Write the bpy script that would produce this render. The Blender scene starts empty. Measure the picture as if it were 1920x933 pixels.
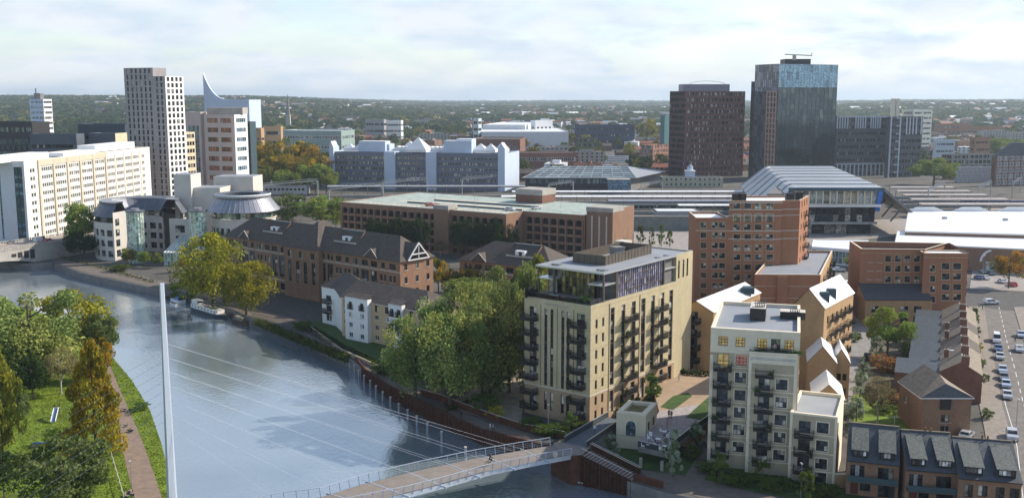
import bpy, bmesh, math, random
import numpy as np
from mathutils import Vector, Matrix
R=math.radians; PI=math.pi
rnd=random.Random(7)
SC=bpy.context.scene
COL=SC.collection
# ---------------------------------------------------------------- survey: photo pixel <-> place in the world
F=1900.; PITCH=math.atan(284.5/F); H=61.
CP,SP=math.cos(PITCH),math.sin(PITCH)
def ray(u,v):
    x=(u-960)/F; y=(v-466.5)/F
    return (x,CP-y*SP,-SP-y*CP)
def G(u,v,z=0.):
    d=ray(u,v); t=(z-H)/d[2]
    return Vector((d[0]*t,d[1]*t))
def XU(u,Y,z=20.):
    return (u-960)/F*(Y*CP-(z-H)*SP)
def zv(p,v):
    d=ray(960,v); return H+d[2]*p[1]/d[1]
def along(c,d,u,z):
    t=(u-960)/F; k=(z-H)*SP
    return (t*(c[1]*CP-k)-c[0])/(d[0]-t*d[1]*CP)
def su(p0,p1,u,z):
    d=(Vector(p1)-Vector(p0)); d.normalize()
    return along(p0,d,u,z)
def boxfp(uL,uC,uR,YC,th,h,depthmax=None):
    th=R(th); C=Vector((XU(uC,YC,h),YC))
    dl=Vector((-math.cos(th),math.sin(th))); dr=Vector((math.sin(th),math.cos(th)))
    cl=lambda x:max(4,min(150,x)); L=C+dl*cl(along(C,dl,uL,h)); Rr=C+dr*cl(along(C,dr,uR,h))
    return [L,C,Rr,L+Rr-C]
# ---------------------------------------------------------------- materials
MATS={}
def nt(name):
    m=bpy.data.materials.new(name); m.use_nodes=True
    n=m.node_tree.nodes; l=m.node_tree.links; b=n['Principled BSDF']; return m,n,l,b
def rgba(c): return (c[0],c[1],c[2],1)
def mat(name,col,rough=.8,var=.15,scale=.6,metal=0,spec=.3,bump=0,obj_random=0,emit=None,es=0):
    if name in MATS: return MATS[name]
    m,n,l,b=nt(name)
    b.inputs['Roughness'].default_value=rough; b.inputs['Metallic'].default_value=metal
    b.inputs['Specular IOR Level'].default_value=spec
    b.inputs['Base Color'].default_value=rgba(col)
    if var or obj_random:
        tc=n.new('ShaderNodeTexCoord')
        geo=n.new('ShaderNodeNewGeometry')
        nz=n.new('ShaderNodeTexNoise'); nz.inputs['Scale'].default_value=scale; nz.inputs['Detail'].default_value=6; nz.inputs['Roughness'].default_value=.65
        l.new(geo.outputs['Position'],nz.inputs['Vector'])
        mr=n.new('ShaderNodeMapRange'); mr.inputs[1].default_value=.3; mr.inputs[2].default_value=.7
        mr.inputs[3].default_value=1-var; mr.inputs[4].default_value=1+var
        l.new(nz.outputs['Fac'],mr.inputs[0])
        hs=n.new('ShaderNodeHueSaturation'); hs.inputs['Color'].default_value=rgba(col)
        src=mr.outputs[0]
        if obj_random:
            oi=n.new('ShaderNodeObjectInfo'); m2=n.new('ShaderNodeMapRange'); m2.inputs[3].default_value=1-obj_random; m2.inputs[4].default_value=1+obj_random
            l.new(oi.outputs['Random'],m2.inputs[0])
            mm=n.new('ShaderNodeMath'); mm.operation='MULTIPLY'; l.new(src,mm.inputs[0]); l.new(m2.outputs[0],mm.inputs[1]); src=mm.outputs[0]
        l.new(src,hs.inputs['Value']); l.new(hs.outputs[0],b.inputs['Base Color'])
        if bump:
            bp=n.new('ShaderNodeBump'); bp.inputs['Strength'].default_value=bump; bp.inputs['Distance'].default_value=.1
            l.new(nz.outputs['Fac'],bp.inputs['Height']); l.new(bp.outputs[0],b.inputs['Normal'])
    if emit: b.inputs['Emission Color'].default_value=rgba(emit); b.inputs['Emission Strength'].default_value=es
    MATS[name]=m; return m
def brick(name,c1,c2,mort,bw=.45,bh=.15,var=.2,scale=.12,ms=.02,bias=0,rough=.85):
    if name in MATS: return MATS[name]
    m,n,l,b=nt(name); b.inputs['Roughness'].default_value=rough; b.inputs['Specular IOR Level'].default_value=.2
    uv=n.new('ShaderNodeUVMap'); uv.uv_map='UVMap'
    br=n.new('ShaderNodeTexBrick'); br.inputs['Color1'].default_value=rgba(c1); br.inputs['Color2'].default_value=rgba(c2); br.inputs['Mortar'].default_value=rgba(mort)
    br.inputs['Scale'].default_value=1; br.inputs['Brick Width'].default_value=bw; br.inputs['Row Height'].default_value=bh; br.inputs['Mortar Size'].default_value=ms; br.inputs['Bias'].default_value=bias
    l.new(uv.outputs[0],br.inputs['Vector'])
    geo=n.new('ShaderNodeNewGeometry')
    nz=n.new('ShaderNodeTexNoise'); nz.inputs['Scale'].default_value=scale*4; nz.inputs['Detail'].default_value=8; nz.inputs['Roughness'].default_value=.7
    mp=n.new('ShaderNodeMapping'); mp.inputs['Scale'].default_value=(1,1,.35)
    l.new(geo.outputs['Position'],mp.inputs[0]); l.new(mp.outputs[0],nz.inputs['Vector'])
    mr=n.new('ShaderNodeMapRange'); mr.inputs[1].default_value=.3; mr.inputs[2].default_value=.7; mr.inputs[3].default_value=1-var; mr.inputs[4].default_value=1+var
    l.new(nz.outputs['Fac'],mr.inputs[0])
    hs=n.new('ShaderNodeHueSaturation'); l.new(br.outputs['Color'],hs.inputs['Color']); l.new(mr.outputs[0],hs.inputs['Value']); l.new(hs.outputs[0],b.inputs['Base Color'])
    bp=n.new('ShaderNodeBump'); bp.inputs['Strength'].default_value=.4; bp.inputs['Distance'].default_value=.02; bp.invert=True
    l.new(br.outputs['Fac'],bp.inputs['Height']); l.new(bp.outputs[0],b.inputs['Normal'])
    MATS[name]=m; return m
def glass(name,dark=(.02,.025,.03),light=(.5,.47,.4),p=.2,rough=.05,spec=.8,mid=None,lit=None,es=0,metal=0):
    """glazing: dark room behind most panes, blinds or curtains behind some"""
    if name in MATS: return MATS[name]
    m,n,l,b=nt(name); b.inputs['Roughness'].default_value=rough; b.inputs['Specular IOR Level'].default_value=spec; b.inputs['Metallic'].default_value=metal
    geo=n.new('ShaderNodeNewGeometry'); oi=n.new('ShaderNodeObjectInfo')
    ad=n.new('ShaderNodeMath'); ad.operation='ADD'; l.new(geo.outputs['Random Per Island'],ad.inputs[0]); l.new(oi.outputs['Random'],ad.inputs[1])
    fr=n.new('ShaderNodeMath'); fr.operation='FRACT'; l.new(ad.outputs[0],fr.inputs[0])
    cr=n.new('ShaderNodeValToRGB'); e=cr.color_ramp; e.interpolation='CONSTANT'
    e.elements[0].position=0; e.elements[0].color=rgba(dark)
    e.elements[1].position=1-p; e.elements[1].color=rgba(light)
    x=e.elements.new((1-p)*.5); x.color=rgba(mid or [c*2.2+.01 for c in dark])
    x=e.elements.new(1-p*.5); x.color=rgba([c*.5 for c in light])
    l.new(fr.outputs[0],cr.inputs[0])
    nz=n.new('ShaderNodeTexNoise'); nz.inputs['Scale'].default_value=1.1; nz.inputs['Detail'].default_value=3
    l.new(geo.outputs['Position'],nz.inputs['Vector'])
    mr=n.new('ShaderNodeMapRange'); mr.inputs[1].default_value=.35; mr.inputs[2].default_value=.65; mr.inputs[3].default_value=.4; mr.inputs[4].default_value=1.5; l.new(nz.outputs['Fac'],mr.inputs[0])
    hs=n.new('ShaderNodeHueSaturation'); l.new(cr.outputs[0],hs.inputs['Color']); l.new(mr.outputs[0],hs.inputs['Value']); l.new(hs.outputs[0],b.inputs['Base Color'])
    if lit: b.inputs['Emission Color'].default_value=rgba(lit); b.inputs['Emission Strength'].default_value=es
    MATS[name]=m; return m
def leafmat(name,c1,c2,trans=.35,nscale=.35):
    if name in MATS: return MATS[name]
    m,n,l,b=nt(name); n.remove(b)
    geo=n.new('ShaderNodeNewGeometry'); oi=n.new('ShaderNodeObjectInfo')
    nz=n.new('ShaderNodeTexNoise'); nz.inputs['Scale'].default_value=nscale; nz.inputs['Detail'].default_value=3; l.new(geo.outputs['Position'],nz.inputs['Vector'])
    a=n.new('ShaderNodeMath'); a.operation='MULTIPLY_ADD'; l.new(geo.outputs['Random Per Island'],a.inputs[0]); a.inputs[1].default_value=.5; l.new(nz.outputs['Fac'],a.inputs[2])
    mr=n.new('ShaderNodeMapRange'); mr.inputs[1].default_value=.35; mr.inputs[2].default_value=1.1; l.new(a.outputs[0],mr.inputs[0])
    mx=n.new('ShaderNodeMix'); mx.data_type='RGBA'; mx.inputs[6].default_value=rgba(c1); mx.inputs[7].default_value=rgba(c2); l.new(mr.outputs[0],mx.inputs[0])
    hs=n.new('ShaderNodeHueSaturation'); l.new(mx.outputs[2],hs.inputs['Color'])
    m2=n.new('ShaderNodeMapRange'); m2.inputs[3].default_value=.8; m2.inputs[4].default_value=1.25; l.new(oi.outputs['Random'],m2.inputs[0]); l.new(m2.outputs[0],hs.inputs['Value'])
    m3=n.new('ShaderNodeMapRange'); m3.inputs[3].default_value=.485; m3.inputs[4].default_value=.51; l.new(oi.outputs['Random'],m3.inputs[0]); l.new(m3.outputs[0],hs.inputs['Hue'])
    d=n.new('ShaderNodeBsdfDiffuse'); t=n.new('ShaderNodeBsdfTranslucent'); ms=n.new('ShaderNodeMixShader'); ms.inputs[0].default_value=trans
    l.new(hs.outputs[0],d.inputs[0]); l.new(hs.outputs[0],t.inputs[0]); l.new(d.outputs[0],ms.inputs[1]); l.new(t.outputs[0],ms.inputs[2])
    l.new(ms.outputs[0],n['Material Output'].inputs[0])
    MATS[name]=m; return m
# palette
BR_Y=brick('brick_buff',(.53,.455,.285),(.46,.39,.24),(.46,.40,.28),var=.13)
BR_B=brick('brick_cream',(.46,.39,.275),(.40,.34,.24),(.43,.38,.29),var=.13)
BR_T=brick('brick_tan',(.46,.29,.14),(.38,.23,.11),(.4,.3,.2),var=.12)
BR_P=brick('brick_plinth',(.42,.30,.19),(.34,.23,.14),(.4,.32,.22),var=.12)
BR_R=brick('brick_red',(.36,.155,.085),(.30,.125,.065),(.33,.2,.13),var=.1)
BR_D=brick('brick_dark_red',(.20,.085,.055),(.15,.06,.04),(.22,.15,.12),var=.2)
BR_O=brick('brick_office',(.29,.165,.10),(.22,.12,.078),(.26,.18,.13),var=.15)
BR_M=brick('brick_maroon',(.10,.045,.045),(.08,.035,.035),(.09,.05,.05),var=.25)
BR_G=brick('brick_grey',(.12,.115,.125),(.10,.095,.105),(.12,.115,.12),var=.25)
BR_V=brick('brick_pale_grey',(.34,.32,.33),(.27,.25,.26),(.32,.3,.3),var=.15)
STONE=mat('stone_white',(.70,.625,.49),.8,.10,.5)
STONEP=mat('stone_pale',(.56,.52,.46),.8,.1,.3)
CONC=mat('concrete',(.36,.34,.31),.85,.18,.4)
CONCD=mat('concrete_dark',(.17,.165,.16),.85,.25,.4)
WHITE=mat('render_white',(.78,.78,.77),.7,.05,.2)
WHITEB=mat('panel_pale_blue',(.48,.56,.68),.5,.05,.2)
CREAM=mat('render_cream',(.62,.52,.36),.7,.08,.3)
TANP=mat('panel_tan',(.55,.40,.24),.7,.1,.3)
DKM=mat('metal_dark',(.03,.028,.028),.5,.1,1)
FRM=mat('frame_dark',(.022,.022,.024),.5,0)
FRW=mat('frame_white',(.7,.7,.7),.5,0)
BRZ=mat('metal_bronze',(.12,.10,.08),.45,.15,.8,metal=.3)
GREYM=mat('metal_grey',(.32,.34,.36),.4,.08,.5,metal=.5)
LTM=mat('metal_light',(.62,.63,.65),.35,.05,.5,metal=.6)
TILE=mat('roof_tile_brown',(.085,.068,.058),.8,.3,.9,bump=.5)
TILEG=mat('roof_tile_grey',(.21,.175,.135),.8,.3,1.2,bump=.5)
SLATE=mat('roof_slate',(.055,.065,.075),.55,.35,1.6,bump=.4,spec=.5)
SLATER=mat('roof_slate_worn',(.10,.11,.105),.7,.6,3.5,bump=.4)
TERR=mat('roof_terracotta',(.25,.10,.06),.8,.3,.8)
FELT=mat('roof_membrane_grey',(.26,.28,.31),.7,.1,.25)
FELTD=mat('roof_felt_dark',(.07,.07,.075),.7,.2,.4)
ROOFW=mat('roof_white_metal',(.72,.73,.74),.45,.06,.2,spec=.5)
ZINC=mat('roof_zinc',(.33,.33,.36),.38,.15,.3,metal=.6)
ZINCD=mat('roof_lead_dark',(.13,.14,.17),.45,.2,.4,metal=.4)
TEALD=mat('panel_teal_dark',(.045,.08,.095),.5,.1,.5)
GREEND=mat('deck_green',(.34,.40,.36),.8,.25,.3)
ASPH=mat('asphalt',(.085,.083,.08),.9,.3,.5)
ASPHL=mat('asphalt_worn',(.17,.155,.14),.9,.28,.5)
PAVE=mat('paving_brown',(.27,.21,.16),.9,.25,.5)
PAVEG=mat('paving_grey',(.24,.23,.22),.9,.25,.6)
GRAVEL=mat('gravel_pale',(.30,.25,.18),.95,.3,.5)
URBAN=mat('ground_urban',(.095,.09,.08),.95,.5,.06)
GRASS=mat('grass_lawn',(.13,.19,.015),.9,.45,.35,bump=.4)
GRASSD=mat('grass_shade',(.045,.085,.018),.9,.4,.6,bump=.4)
WMARK=mat('paint_white',(.75,.75,.75),.7,.1,2)
RUST=mat('corten',(.085,.032,.018),.85,.4,1.2,bump=.3)
BARK=mat('bark',(.09,.07,.05),.9,.3,3)
BARKL=mat('bark_birch',(.38,.35,.3),.9,.3,3)
WOOD=mat('deck_boards',(.22,.19,.168),.8,.15,.8)
BLUEP=mat('paint_blue',(.02,.13,.45),.4,.05)
ORANGE=mat('panel_orange',(.40,.24,.18),.6,.1)
TEALG=mat('panel_teal',(.06,.15,.16),.4,.1)
G_D=glass('glazing_dark',(.012,.014,.018),(.42,.40,.35),.16,spec=.4); G_L=glass('glazing_curtained',(.02,.024,.03),(.55,.52,.46),.3,spec=.45)
G_B=glass('glazing_blue',(.05,.10,.15),(.25,.33,.38),.3,spec=1.0,metal=.25)
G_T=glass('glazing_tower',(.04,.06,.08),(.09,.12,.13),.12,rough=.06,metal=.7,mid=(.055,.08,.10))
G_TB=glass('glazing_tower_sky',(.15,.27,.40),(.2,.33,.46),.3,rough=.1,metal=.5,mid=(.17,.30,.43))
G_G=glass('glazing_green',(.05,.08,.075),(.42,.46,.4),.3,spec=1.)
G_GR=glass('glass_pale_green',(.22,.33,.28),(.5,.6,.5),.5,spec=1.)
G_Y=glass('glazing_lit',(.16,.12,.03),(.7,.5,.16),.4,lit=(1,.66,.2),es=.13)
G_O=glass('glazing_olive',(.06,.06,.02),(.4,.36,.13),.4,spec=.8)
G_P=glass('glazing_pink',(.25,.11,.08),(.6,.25,.2),.5,lit=(1,.35,.2),es=.1)
# ---------------------------------------------------------------- mesh collector
class M:
    def __init__(s,org=(0,0,0)): s.v=[];s.f=[];s.m=[];s.uv=[];s.mats=[];s.o=Vector(org)
    def mi(s,m):
        if m not in s.mats: s.mats.append(m)
        return s.mats.index(m)
    def face(s,pts,m,uv=None):
        b=len(s.v); s.v+= [tuple(p) for p in pts]; s.f.append(tuple(range(b,b+len(pts)))); s.m.append(s.mi(m))
        if uv is None:
            # planar metres mapping
            a=Vector(pts[0]);n=None
            e1=Vector(pts[1])-a; e2=Vector(pts[2])-a; n=e1.cross(e2)
            if abs(n.z)>.7*n.length: uv=[(p[0],p[1]) for p in pts]
            else:
                t=Vector((-n.y,n.x,0)); 
                if t.length<1e-9: t=Vector((1,0,0))
                t.normalize(); uv=[(p[0]*t.x+p[1]*t.y,p[2]) for p in pts]
        s.uv+=uv
    def box(s,c,d,m,rz=0,top=None):
        cx,cy,cz=c; hx,hy,hz=d[0]/2,d[1]/2,d[2]/2; co,si=math.cos(rz),math.sin(rz)
        P=[(cx+x*co-y*si,cy+x*si+y*co,cz+z) for z in(-hz,hz) for x,y in((-hx,-hy),(hx,-hy),(hx,hy),(-hx,hy))]
        for q in((0,1,5,4),(1,2,6,5),(2,3,7,6),(3,0,4,7)): s.face([P[i] for i in q],m)
        s.face([P[i] for i in (4,5,6,7)],top or m); s.face([P[i] for i in (3,2,1,0)],m)
    def beam(s,a,b,w,t,m):
        a=Vector(a);b=Vector(b);d=b-a;L=d.length
        if L<1e-6:return
        d/=L; up=Vector((0,0,1)) if abs(d.z)<.95 else Vector((1,0,0)); x=d.cross(up).normalized()*w/2; y=x.cross(d).normalized()*t/2
        A=[a-x-y,a+x-y,a+x+y,a-x+y];B=[p+d*L for p in A]
        for i in range(4): j=(i+1)%4; s.face([A[j],A[i],B[i],B[j]],m)
        s.face(A,m); s.face(B[::-1],m)
    def tube(s,a,b,r,m,n=8,r2=None):
        a=Vector(a);b=Vector(b);d=(b-a).normalized(); up=Vector((0,0,1)) if abs(d.z)<.95 else Vector((1,0,0)); x=d.cross(up).normalized(); y=d.cross(x)
        r2=r if r2 is None else r2
        A=[a+(x*math.cos(i*2*PI/n)+y*math.sin(i*2*PI/n))*r for i in range(n)];B=[b+(x*math.cos(i*2*PI/n)+y*math.sin(i*2*PI/n))*r2 for i in range(n)]
        for i in range(n): j=(i+1)%n; s.face([A[i],A[j],B[j],B[i]],m)
        s.face(A[::-1],m); s.face(B,m)
    def prism(s,poly,z0,z1,m,top=None,bottom=False):
        n=len(poly)
        for i in range(n):
            a,b=poly[i],poly[(i+1)%n]; s.face([(a[0],a[1],z0),(b[0],b[1],z0),(b[0],b[1],z1),(a[0],a[1],z1)],m)
        s.face([(p[0],p[1],z1) for p in poly],top or m)
        if bottom: s.face([(p[0],p[1],z0) for p in reversed(poly)],m)
    def wall(s,p0,p1,z0,z1,m,wins=(),dep=.2,ztop=None):
        """a wall sheet with real openings; outside is to the right of p0->p1"""
        p0=Vector(p0);p1=Vector(p1);d=p1-p0;L=d.length;d/=L;n=Vector((d.y,-d.x))
        ws=[w for w in wins if w[0]>.02 and w[0]+w[2]<L-.02 and w[1]>z0+.01 and w[1]+w[3]<z1-.01]
        xs=sorted(set([0,L]+[round(a,3) for w in ws for a in (w[0],w[0]+w[2])])); zs=sorted(set([z0,z1]+[round(a,3) for w in ws for a in (w[1],w[1]+w[3])]))
        P=lambda x,z,k=0:(p0.x+d.x*x-n.x*k,p0.y+d.y*x-n.y*k,z)
        ix={x:i for i,x in enumerate(xs)}; iz={z:i for i,z in enumerate(zs)}
        hole=set()
        for w in ws:
            for i in range(ix[round(w[0],3)],ix[round(w[0]+w[2],3)]):
                for j in range(iz[round(w[1],3)],iz[round(w[1]+w[3],3)]): hole.add((i,j))
        for i in range(len(xs)-1):
            j=0
            while j<len(zs)-1:
                if (i,j) in hole: j+=1; continue
                k=j
                while k+1<len(zs)-1 and (i,k+1) not in hole: k+=1
                a,b,c,e=xs[i],xs[i+1],zs[j],zs[k+1]
                s.face([P(a,c),P(b,c),P(b,e),P(a,e)],m,[(a,c),(b,c),(b,e),(a,e)]); j=k+1
        for w in ws:
            a,b,c,e=w[0],w[0]+w[2],w[1],w[1]+w[3]
            for q in ([P(a,c),P(a,e),P(a,e,dep),P(a,c,dep)],[P(b,e),P(b,c),P(b,c,dep),P(b,e,dep)],[P(b,c),P(a,c),P(a,c,dep),P(b,c,dep)],[P(a,e),P(b,e),P(b,e,dep),P(a,e,dep)]):
                s.face(q,m)
        return ws
    def mesh(s,name,smooth=False):
        me=bpy.data.meshes.new(name); o=s.o
        me.from_pydata([(a-o.x,b-o.y,c-o.z) for a,b,c in s.v],[],s.f)
        for m in s.mats: me.materials.append(m)
        me.polygons.foreach_set('material_index',s.m)
        uv=me.uv_layers.new(name='UVMap'); uv.data.foreach_set('uv',[c for p in s.uv for c in p])
        if smooth: me.polygons.foreach_set('use_smooth',[True]*len(s.f))
        return me
    def obj(s,name,parent=None,smooth=False,loc=None,rz=0,**k):
        if not s.f: return None
        me=s.mesh(name,smooth)
        ob=bpy.data.objects.new(name,me); COL.objects.link(ob)
        if parent is not None: ob.parent=parent
        if loc is not None: ob.location=loc
        elif parent is None: ob.location=s.o
        ob.rotation_euler.z=rz
        for a,b in k.items(): ob[a]=b
        return ob
def tag(o,label,cat,group=None,kind=None):
    o['label']=label; o['category']=cat
    if group: o['group']=group
    if kind: o['kind']=kind
    return o
def thing(name,label,cat,loc=(0,0,0),rz=0,group=None):
    o=bpy.data.objects.new(name,None); COL.objects.link(o); o.location=(loc[0],loc[1],loc[2] if len(loc)>2 else 0); o.rotation_euler.z=rz
    o.empty_display_size=.5
    return tag(o,label,cat,group)
def copy_tree(o,loc=None,rz=None,sc=None,parent=None,**k):
    c=o.copy(); COL.objects.link(c)
    if parent is not None: c.parent=parent
    if loc is not None: c.location=(loc[0],loc[1],loc[2] if len(loc)>2 else 0)
    if rz is not None: c.rotation_euler.z=rz
    if sc is not None: c.scale=(sc,sc,sc) if not isinstance(sc,(tuple,list)) else sc
    for a,b in k.items(): c[a]=b
    for ch in list(o.children): copy_tree(ch,parent=c)
    return c
def structure(m,name): return m.obj(name,kind='structure')
# ---------------------------------------------------------------- windows
WC={}
def win_mesh(w,h,style):
    key=(round(w,1),round(h,1),str(style))
    if key in WC: return WC[key]
    w=round(w,1);h=round(h,1)
    m=M(); g=style.get('g',G_D); f=style.get('f',FRM); nx=style.get('nx',2); nz=style.get('nz',1); t=style.get('t',.07); dep=style.get('dep',.2)
    kind=style.get('k','')
    # panes as separate islands
    for i in range(nx):
        for j in range(nz):
            a=-w/2+w*i/nx; b=-w/2+w*(i+1)/nx; c=h*j/nz; e=h*(j+1)/nz
            gg=g
            if kind=='strip' and j%2==0: gg=style.get('sp',DKM)
            m.face([(a,0,c),(b,0,c),(b,0,e),(a,0,e)],gg)
    y=-t/2-.005
    for i in range(nx+1): 
        x=-w/2+w*i/nx; x=min(max(x,-w/2+t/2),w/2-t/2); m.box((x,y,h/2),(t,t,h-.01),f)
    for j in range(nz+1):
        z=h*j/nz; z=min(max(z,t/2+.006),h-t/2-.006); m.box((0,y-.006,z),(w-.01,t,t),f)
    if kind=='door': m.box((-w/2+w/4,y-.03,h*.5),(.05,.05,.3),f)
    if style.get('sill'): m.box((0,-dep-.03,-.06),(w+.2,.2,.1),style['sill'])
    if style.get('sur'):
        sm=style['sur']; q=.16
        m.box((-w/2-q/2,-dep-.02,h/2),(q,.07,h+.02),sm); m.box((w/2+q/2,-dep-.02,h/2),(q,.07,h+.02),sm); m.box((0,-dep-.025,h+q/2),(w+q*2,.08,q),sm)
    if style.get('arch'):
        # segmental or round head: spandrels in wall colour
        sm=style['arch']; rr=style.get('rise',min(w/2,h*.5)); N=8; pts=[(-w/2+w*i/N, h-rr+rr*math.sin(math.acos(max(-1,min(1,-1+2*i/N))))) for i in range(N+1)]
        for i in range(N):
            a,b=pts[i],pts[i+1]; m.face([(a[0],-dep*.8,a[1]),(b[0],-dep*.8,b[1]),(b[0],-dep*.8,h),(a[0],-dep*.8,h)],sm)
    me=m.mesh('window')
    WC[key]=me; return me
class B:
    """a building: walls with openings, windows as parts"""
    def __init__(s,name,label,cat,org,z=0,group=None,limit=96):
        s.root=thing(name,label,cat,(org[0],org[1],z),0,group); s.o=(org[0],org[1],z); s.w=M(s.o); s.r=M(s.o); s.t=M(s.o); s.wins=[]; s.limit=limit
    def face(s,p0,p1,z0,z1,m,wins=(),dep=.2,style=None):
        """wins: (s,z,w,h[,style[,name]])"""
        p0=Vector(p0);p1=Vector(p1)
        ws=s.w.wall(p0,p1,z0,z1,m,wins,dep)
        d=(p1-p0).normalized();n=Vector((d.y,-d.x)); ang=math.atan2(d.y,d.x)
        for w in ws:
            st=dict(w[4] if len(w)>4 and w[4] else (style or {})); st.setdefault('dep',dep)
            c=p0+d*(w[0]+w[2]/2)-n*(dep-.005)
            s.wins.append((c.x,c.y,w[1],ang,w[2],w[3],st,w[5] if len(w)>5 else 'window'))
    def poly(s,poly,z0,z1,m,specs=None,dep=.2,style=None,roof=FELT,par=.5,cop=None,parw=.35):
        n=len(poly); specs=specs or {}
        for i in range(n):
            p0=Vector(poly[i]);p1=Vector(poly[(i+1)%n]); L=(p1-p0).length
            sp=specs.get(i); w=[]; st=style
            if sp: w=grid(L,z0,z1,**{k:v for k,v in sp.items() if k!='style'}); st=sp.get('style',style)
            s.face(p0,p1,z0,z1,m,w,dep,st)
        flat_roof(s,poly,z1,roof,m,par,cop,parw)
    def done(s,**k):
        s.w.obj('wall',s.root); s.r.obj('roof',s.root); s.t.obj('trim',s.root)
        names={}
        for w in s.wins: names.setdefault(w[7],[]).append(w)
        for nm,L in names.items():
            L.sort(key=lambda w:-(w[4]*w[5])/((w[0])**2+(w[1])**2)); 
            for w in L[:s.limit]:
                me=win_mesh(w[4],w[5],w[6]); o=bpy.data.objects.new(nm,me); COL.objects.link(o); o.parent=s.root
                o.location=(w[0]-s.o[0],w[1]-s.o[1],w[2]-s.o[2]); o.rotation_euler.z=w[3]
                o.scale=(w[4]/round(w[4],1),1,w[5]/round(w[5],1))
            rest=L[s.limit:]
            if rest:
                mm=M(s.o)
                for w in rest:
                    me=win_mesh(w[4],w[5],w[6]); co,si=math.cos(w[3]),math.sin(w[3]); sx=w[4]/round(w[4],1); sz=w[5]/round(w[5],1)
                    V=[(w[0]+v.co.x*sx*co-v.co.y*si,w[1]+v.co.x*sx*si+v.co.y*co,w[2]+v.co.z*sz) for v in me.vertices]
                    for p in me.polygons: mm.face([V[i] for i in p.vertices],me.materials[p.material_index],[(0,0)]*len(p.vertices))
                mm.obj(nm,s.root,kind='stuff')
        return s.root
def flat_roof(s,poly,z1,roof,m,par=.5,cop=None,parw=.35):
    if par<=0: s.r.face([(p[0],p[1],z1) for p in poly],roof); return
    c=sum((Vector(p) for p in poly),Vector((0,0)))/len(poly); n=len(poly)
    inn=[]
    for i in range(n):
        p=Vector(poly[i]);a=(Vector(poly[i-1])-p).normalized();b=(Vector(poly[(i+1)%n])-p).normalized()
        sn=abs(a.x*b.y-a.y*b.x) or 1
        sg=-1 if (b.x*a.y-b.y*a.x)<0 else 1
        inn.append(p+(a+b)*(parw/sn)*sg)
    cop=cop or m
    for i in range(n):
        j=(i+1)%n; a,b,c2,d=poly[i],poly[j],inn[j],inn[i]
        s.r.face([(a[0],a[1],z1),(b[0],b[1],z1),(c2[0],c2[1],z1),(d[0],d[1],z1)],cop)
        s.r.face([(d[0],d[1],z1-par),(d[0],d[1],z1),(c2[0],c2[1],z1),(c2[0],c2[1],z1-par)],m)
    s.r.face([(p[0],p[1],z1-par) for p in inn],roof)
def grid(L,z0,z1,nc=6,nr=3,w=1.4,h=1.6,sill=.9,mx=1.,base=0,top=0,skip=(),gap=None):
    out=[]; fh=(z1-z0-base-top)/nr
    for j in range(nr):
        for i in range(nc):
            if (i,j) in skip or i in skip: continue
            c=mx+(L-2*mx)*(i+.5)/nc; ww=w if w>=1 or w*1>1 else w*(L-2*mx)/nc; hh=h if h>=1 else h*fh
            out.append((c-ww/2,z0+base+j*fh+sill,ww,min(hh,fh-sill-.1)))
    return out
def gable(mm,A,Bp,C,D,ze,zr,roof,over=.4,hip0=0,hip1=0,wallm=None,th=.12):
    """ridge runs from the middle of side A-D to the middle of side B-C (A,B front eave; C,D back eave)"""
    A,Bp,C,D=[Vector(p) for p in (A,Bp,C,D)]
    e=(Bp-A).normalized(); g=(D-A).normalized()
    A=A-e*over-g*over; Bp=Bp+e*over-g*over; C=C+e*over+g*over; D=D-e*over+g*over
    r0=(A+D)/2+e*hip0; r1=(Bp+C)/2-e*hip1
    V3=lambda p,z:(p.x,p.y,z)
    for dz,flip in((0,0),(-th,1)):
        Q=[[V3(A,ze+dz),V3(Bp,ze+dz),V3(r1,zr+dz),V3(r0,zr+dz)],[V3(C,ze+dz),V3(D,ze+dz),V3(r0,zr+dz),V3(r1,zr+dz)]]
        if hip0: Q.append([V3(D,ze+dz),V3(A,ze+dz),V3(r0,zr+dz)])
        if hip1: Q.append([V3(Bp,ze+dz),V3(C,ze+dz),V3(r1,zr+dz)])
        for q in Q: mm.face(q[::-1] if flip else q,roof)
    for a,b in((A,Bp),(C,D)): mm.face([V3(a,ze-th),V3(b,ze-th),V3(b,ze),V3(a,ze)],FRW if wallm is None else wallm)
    return r0,r1
def gable_end(s,p0,p1,ze,zr,m):
    a=Vector(p0);b=Vector(p1);c=(a+b)/2
    s.w.face([(a.x,a.y,ze),(b.x,b.y,ze),(c.x,c.y,zr)],m)
# ================================================================ camera, world, light
cam=bpy.data.cameras.new('camera'); co=bpy.data.objects.new('camera',cam); COL.objects.link(co)
co.location=(0,0,H); co.rotation_euler=(PI/2-PITCH,0,0); cam.sensor_width=36; cam.lens=F/1920*36; cam.clip_end=60000; cam.clip_start=1
SC.camera=co
SUN_AZ=R(70); SUN_EL=R(33)      # azimuth measured from +Y towards +X
w=bpy.data.worlds.new('World'); SC.world=w; w.use_nodes=True; n=w.node_tree.nodes; l=w.node_tree.links
bg=n['Background']; bg.inputs[1].default_value=.15
sk=n.new('ShaderNodeTexSky'); sk.sky_type='NISHITA'; sk.sun_disc=False; sk.sun_elevation=SUN_EL; sk.sun_rotation=SUN_AZ; sk.altitude=60; sk.air_density=1.0; sk.dust_density=.6; sk.ozone_density=1.5
tc=n.new('ShaderNodeTexCoord'); sep=n.new('ShaderNodeSeparateXYZ'); l.new(tc.outputs['Generated'],sep.inputs[0])
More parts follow.
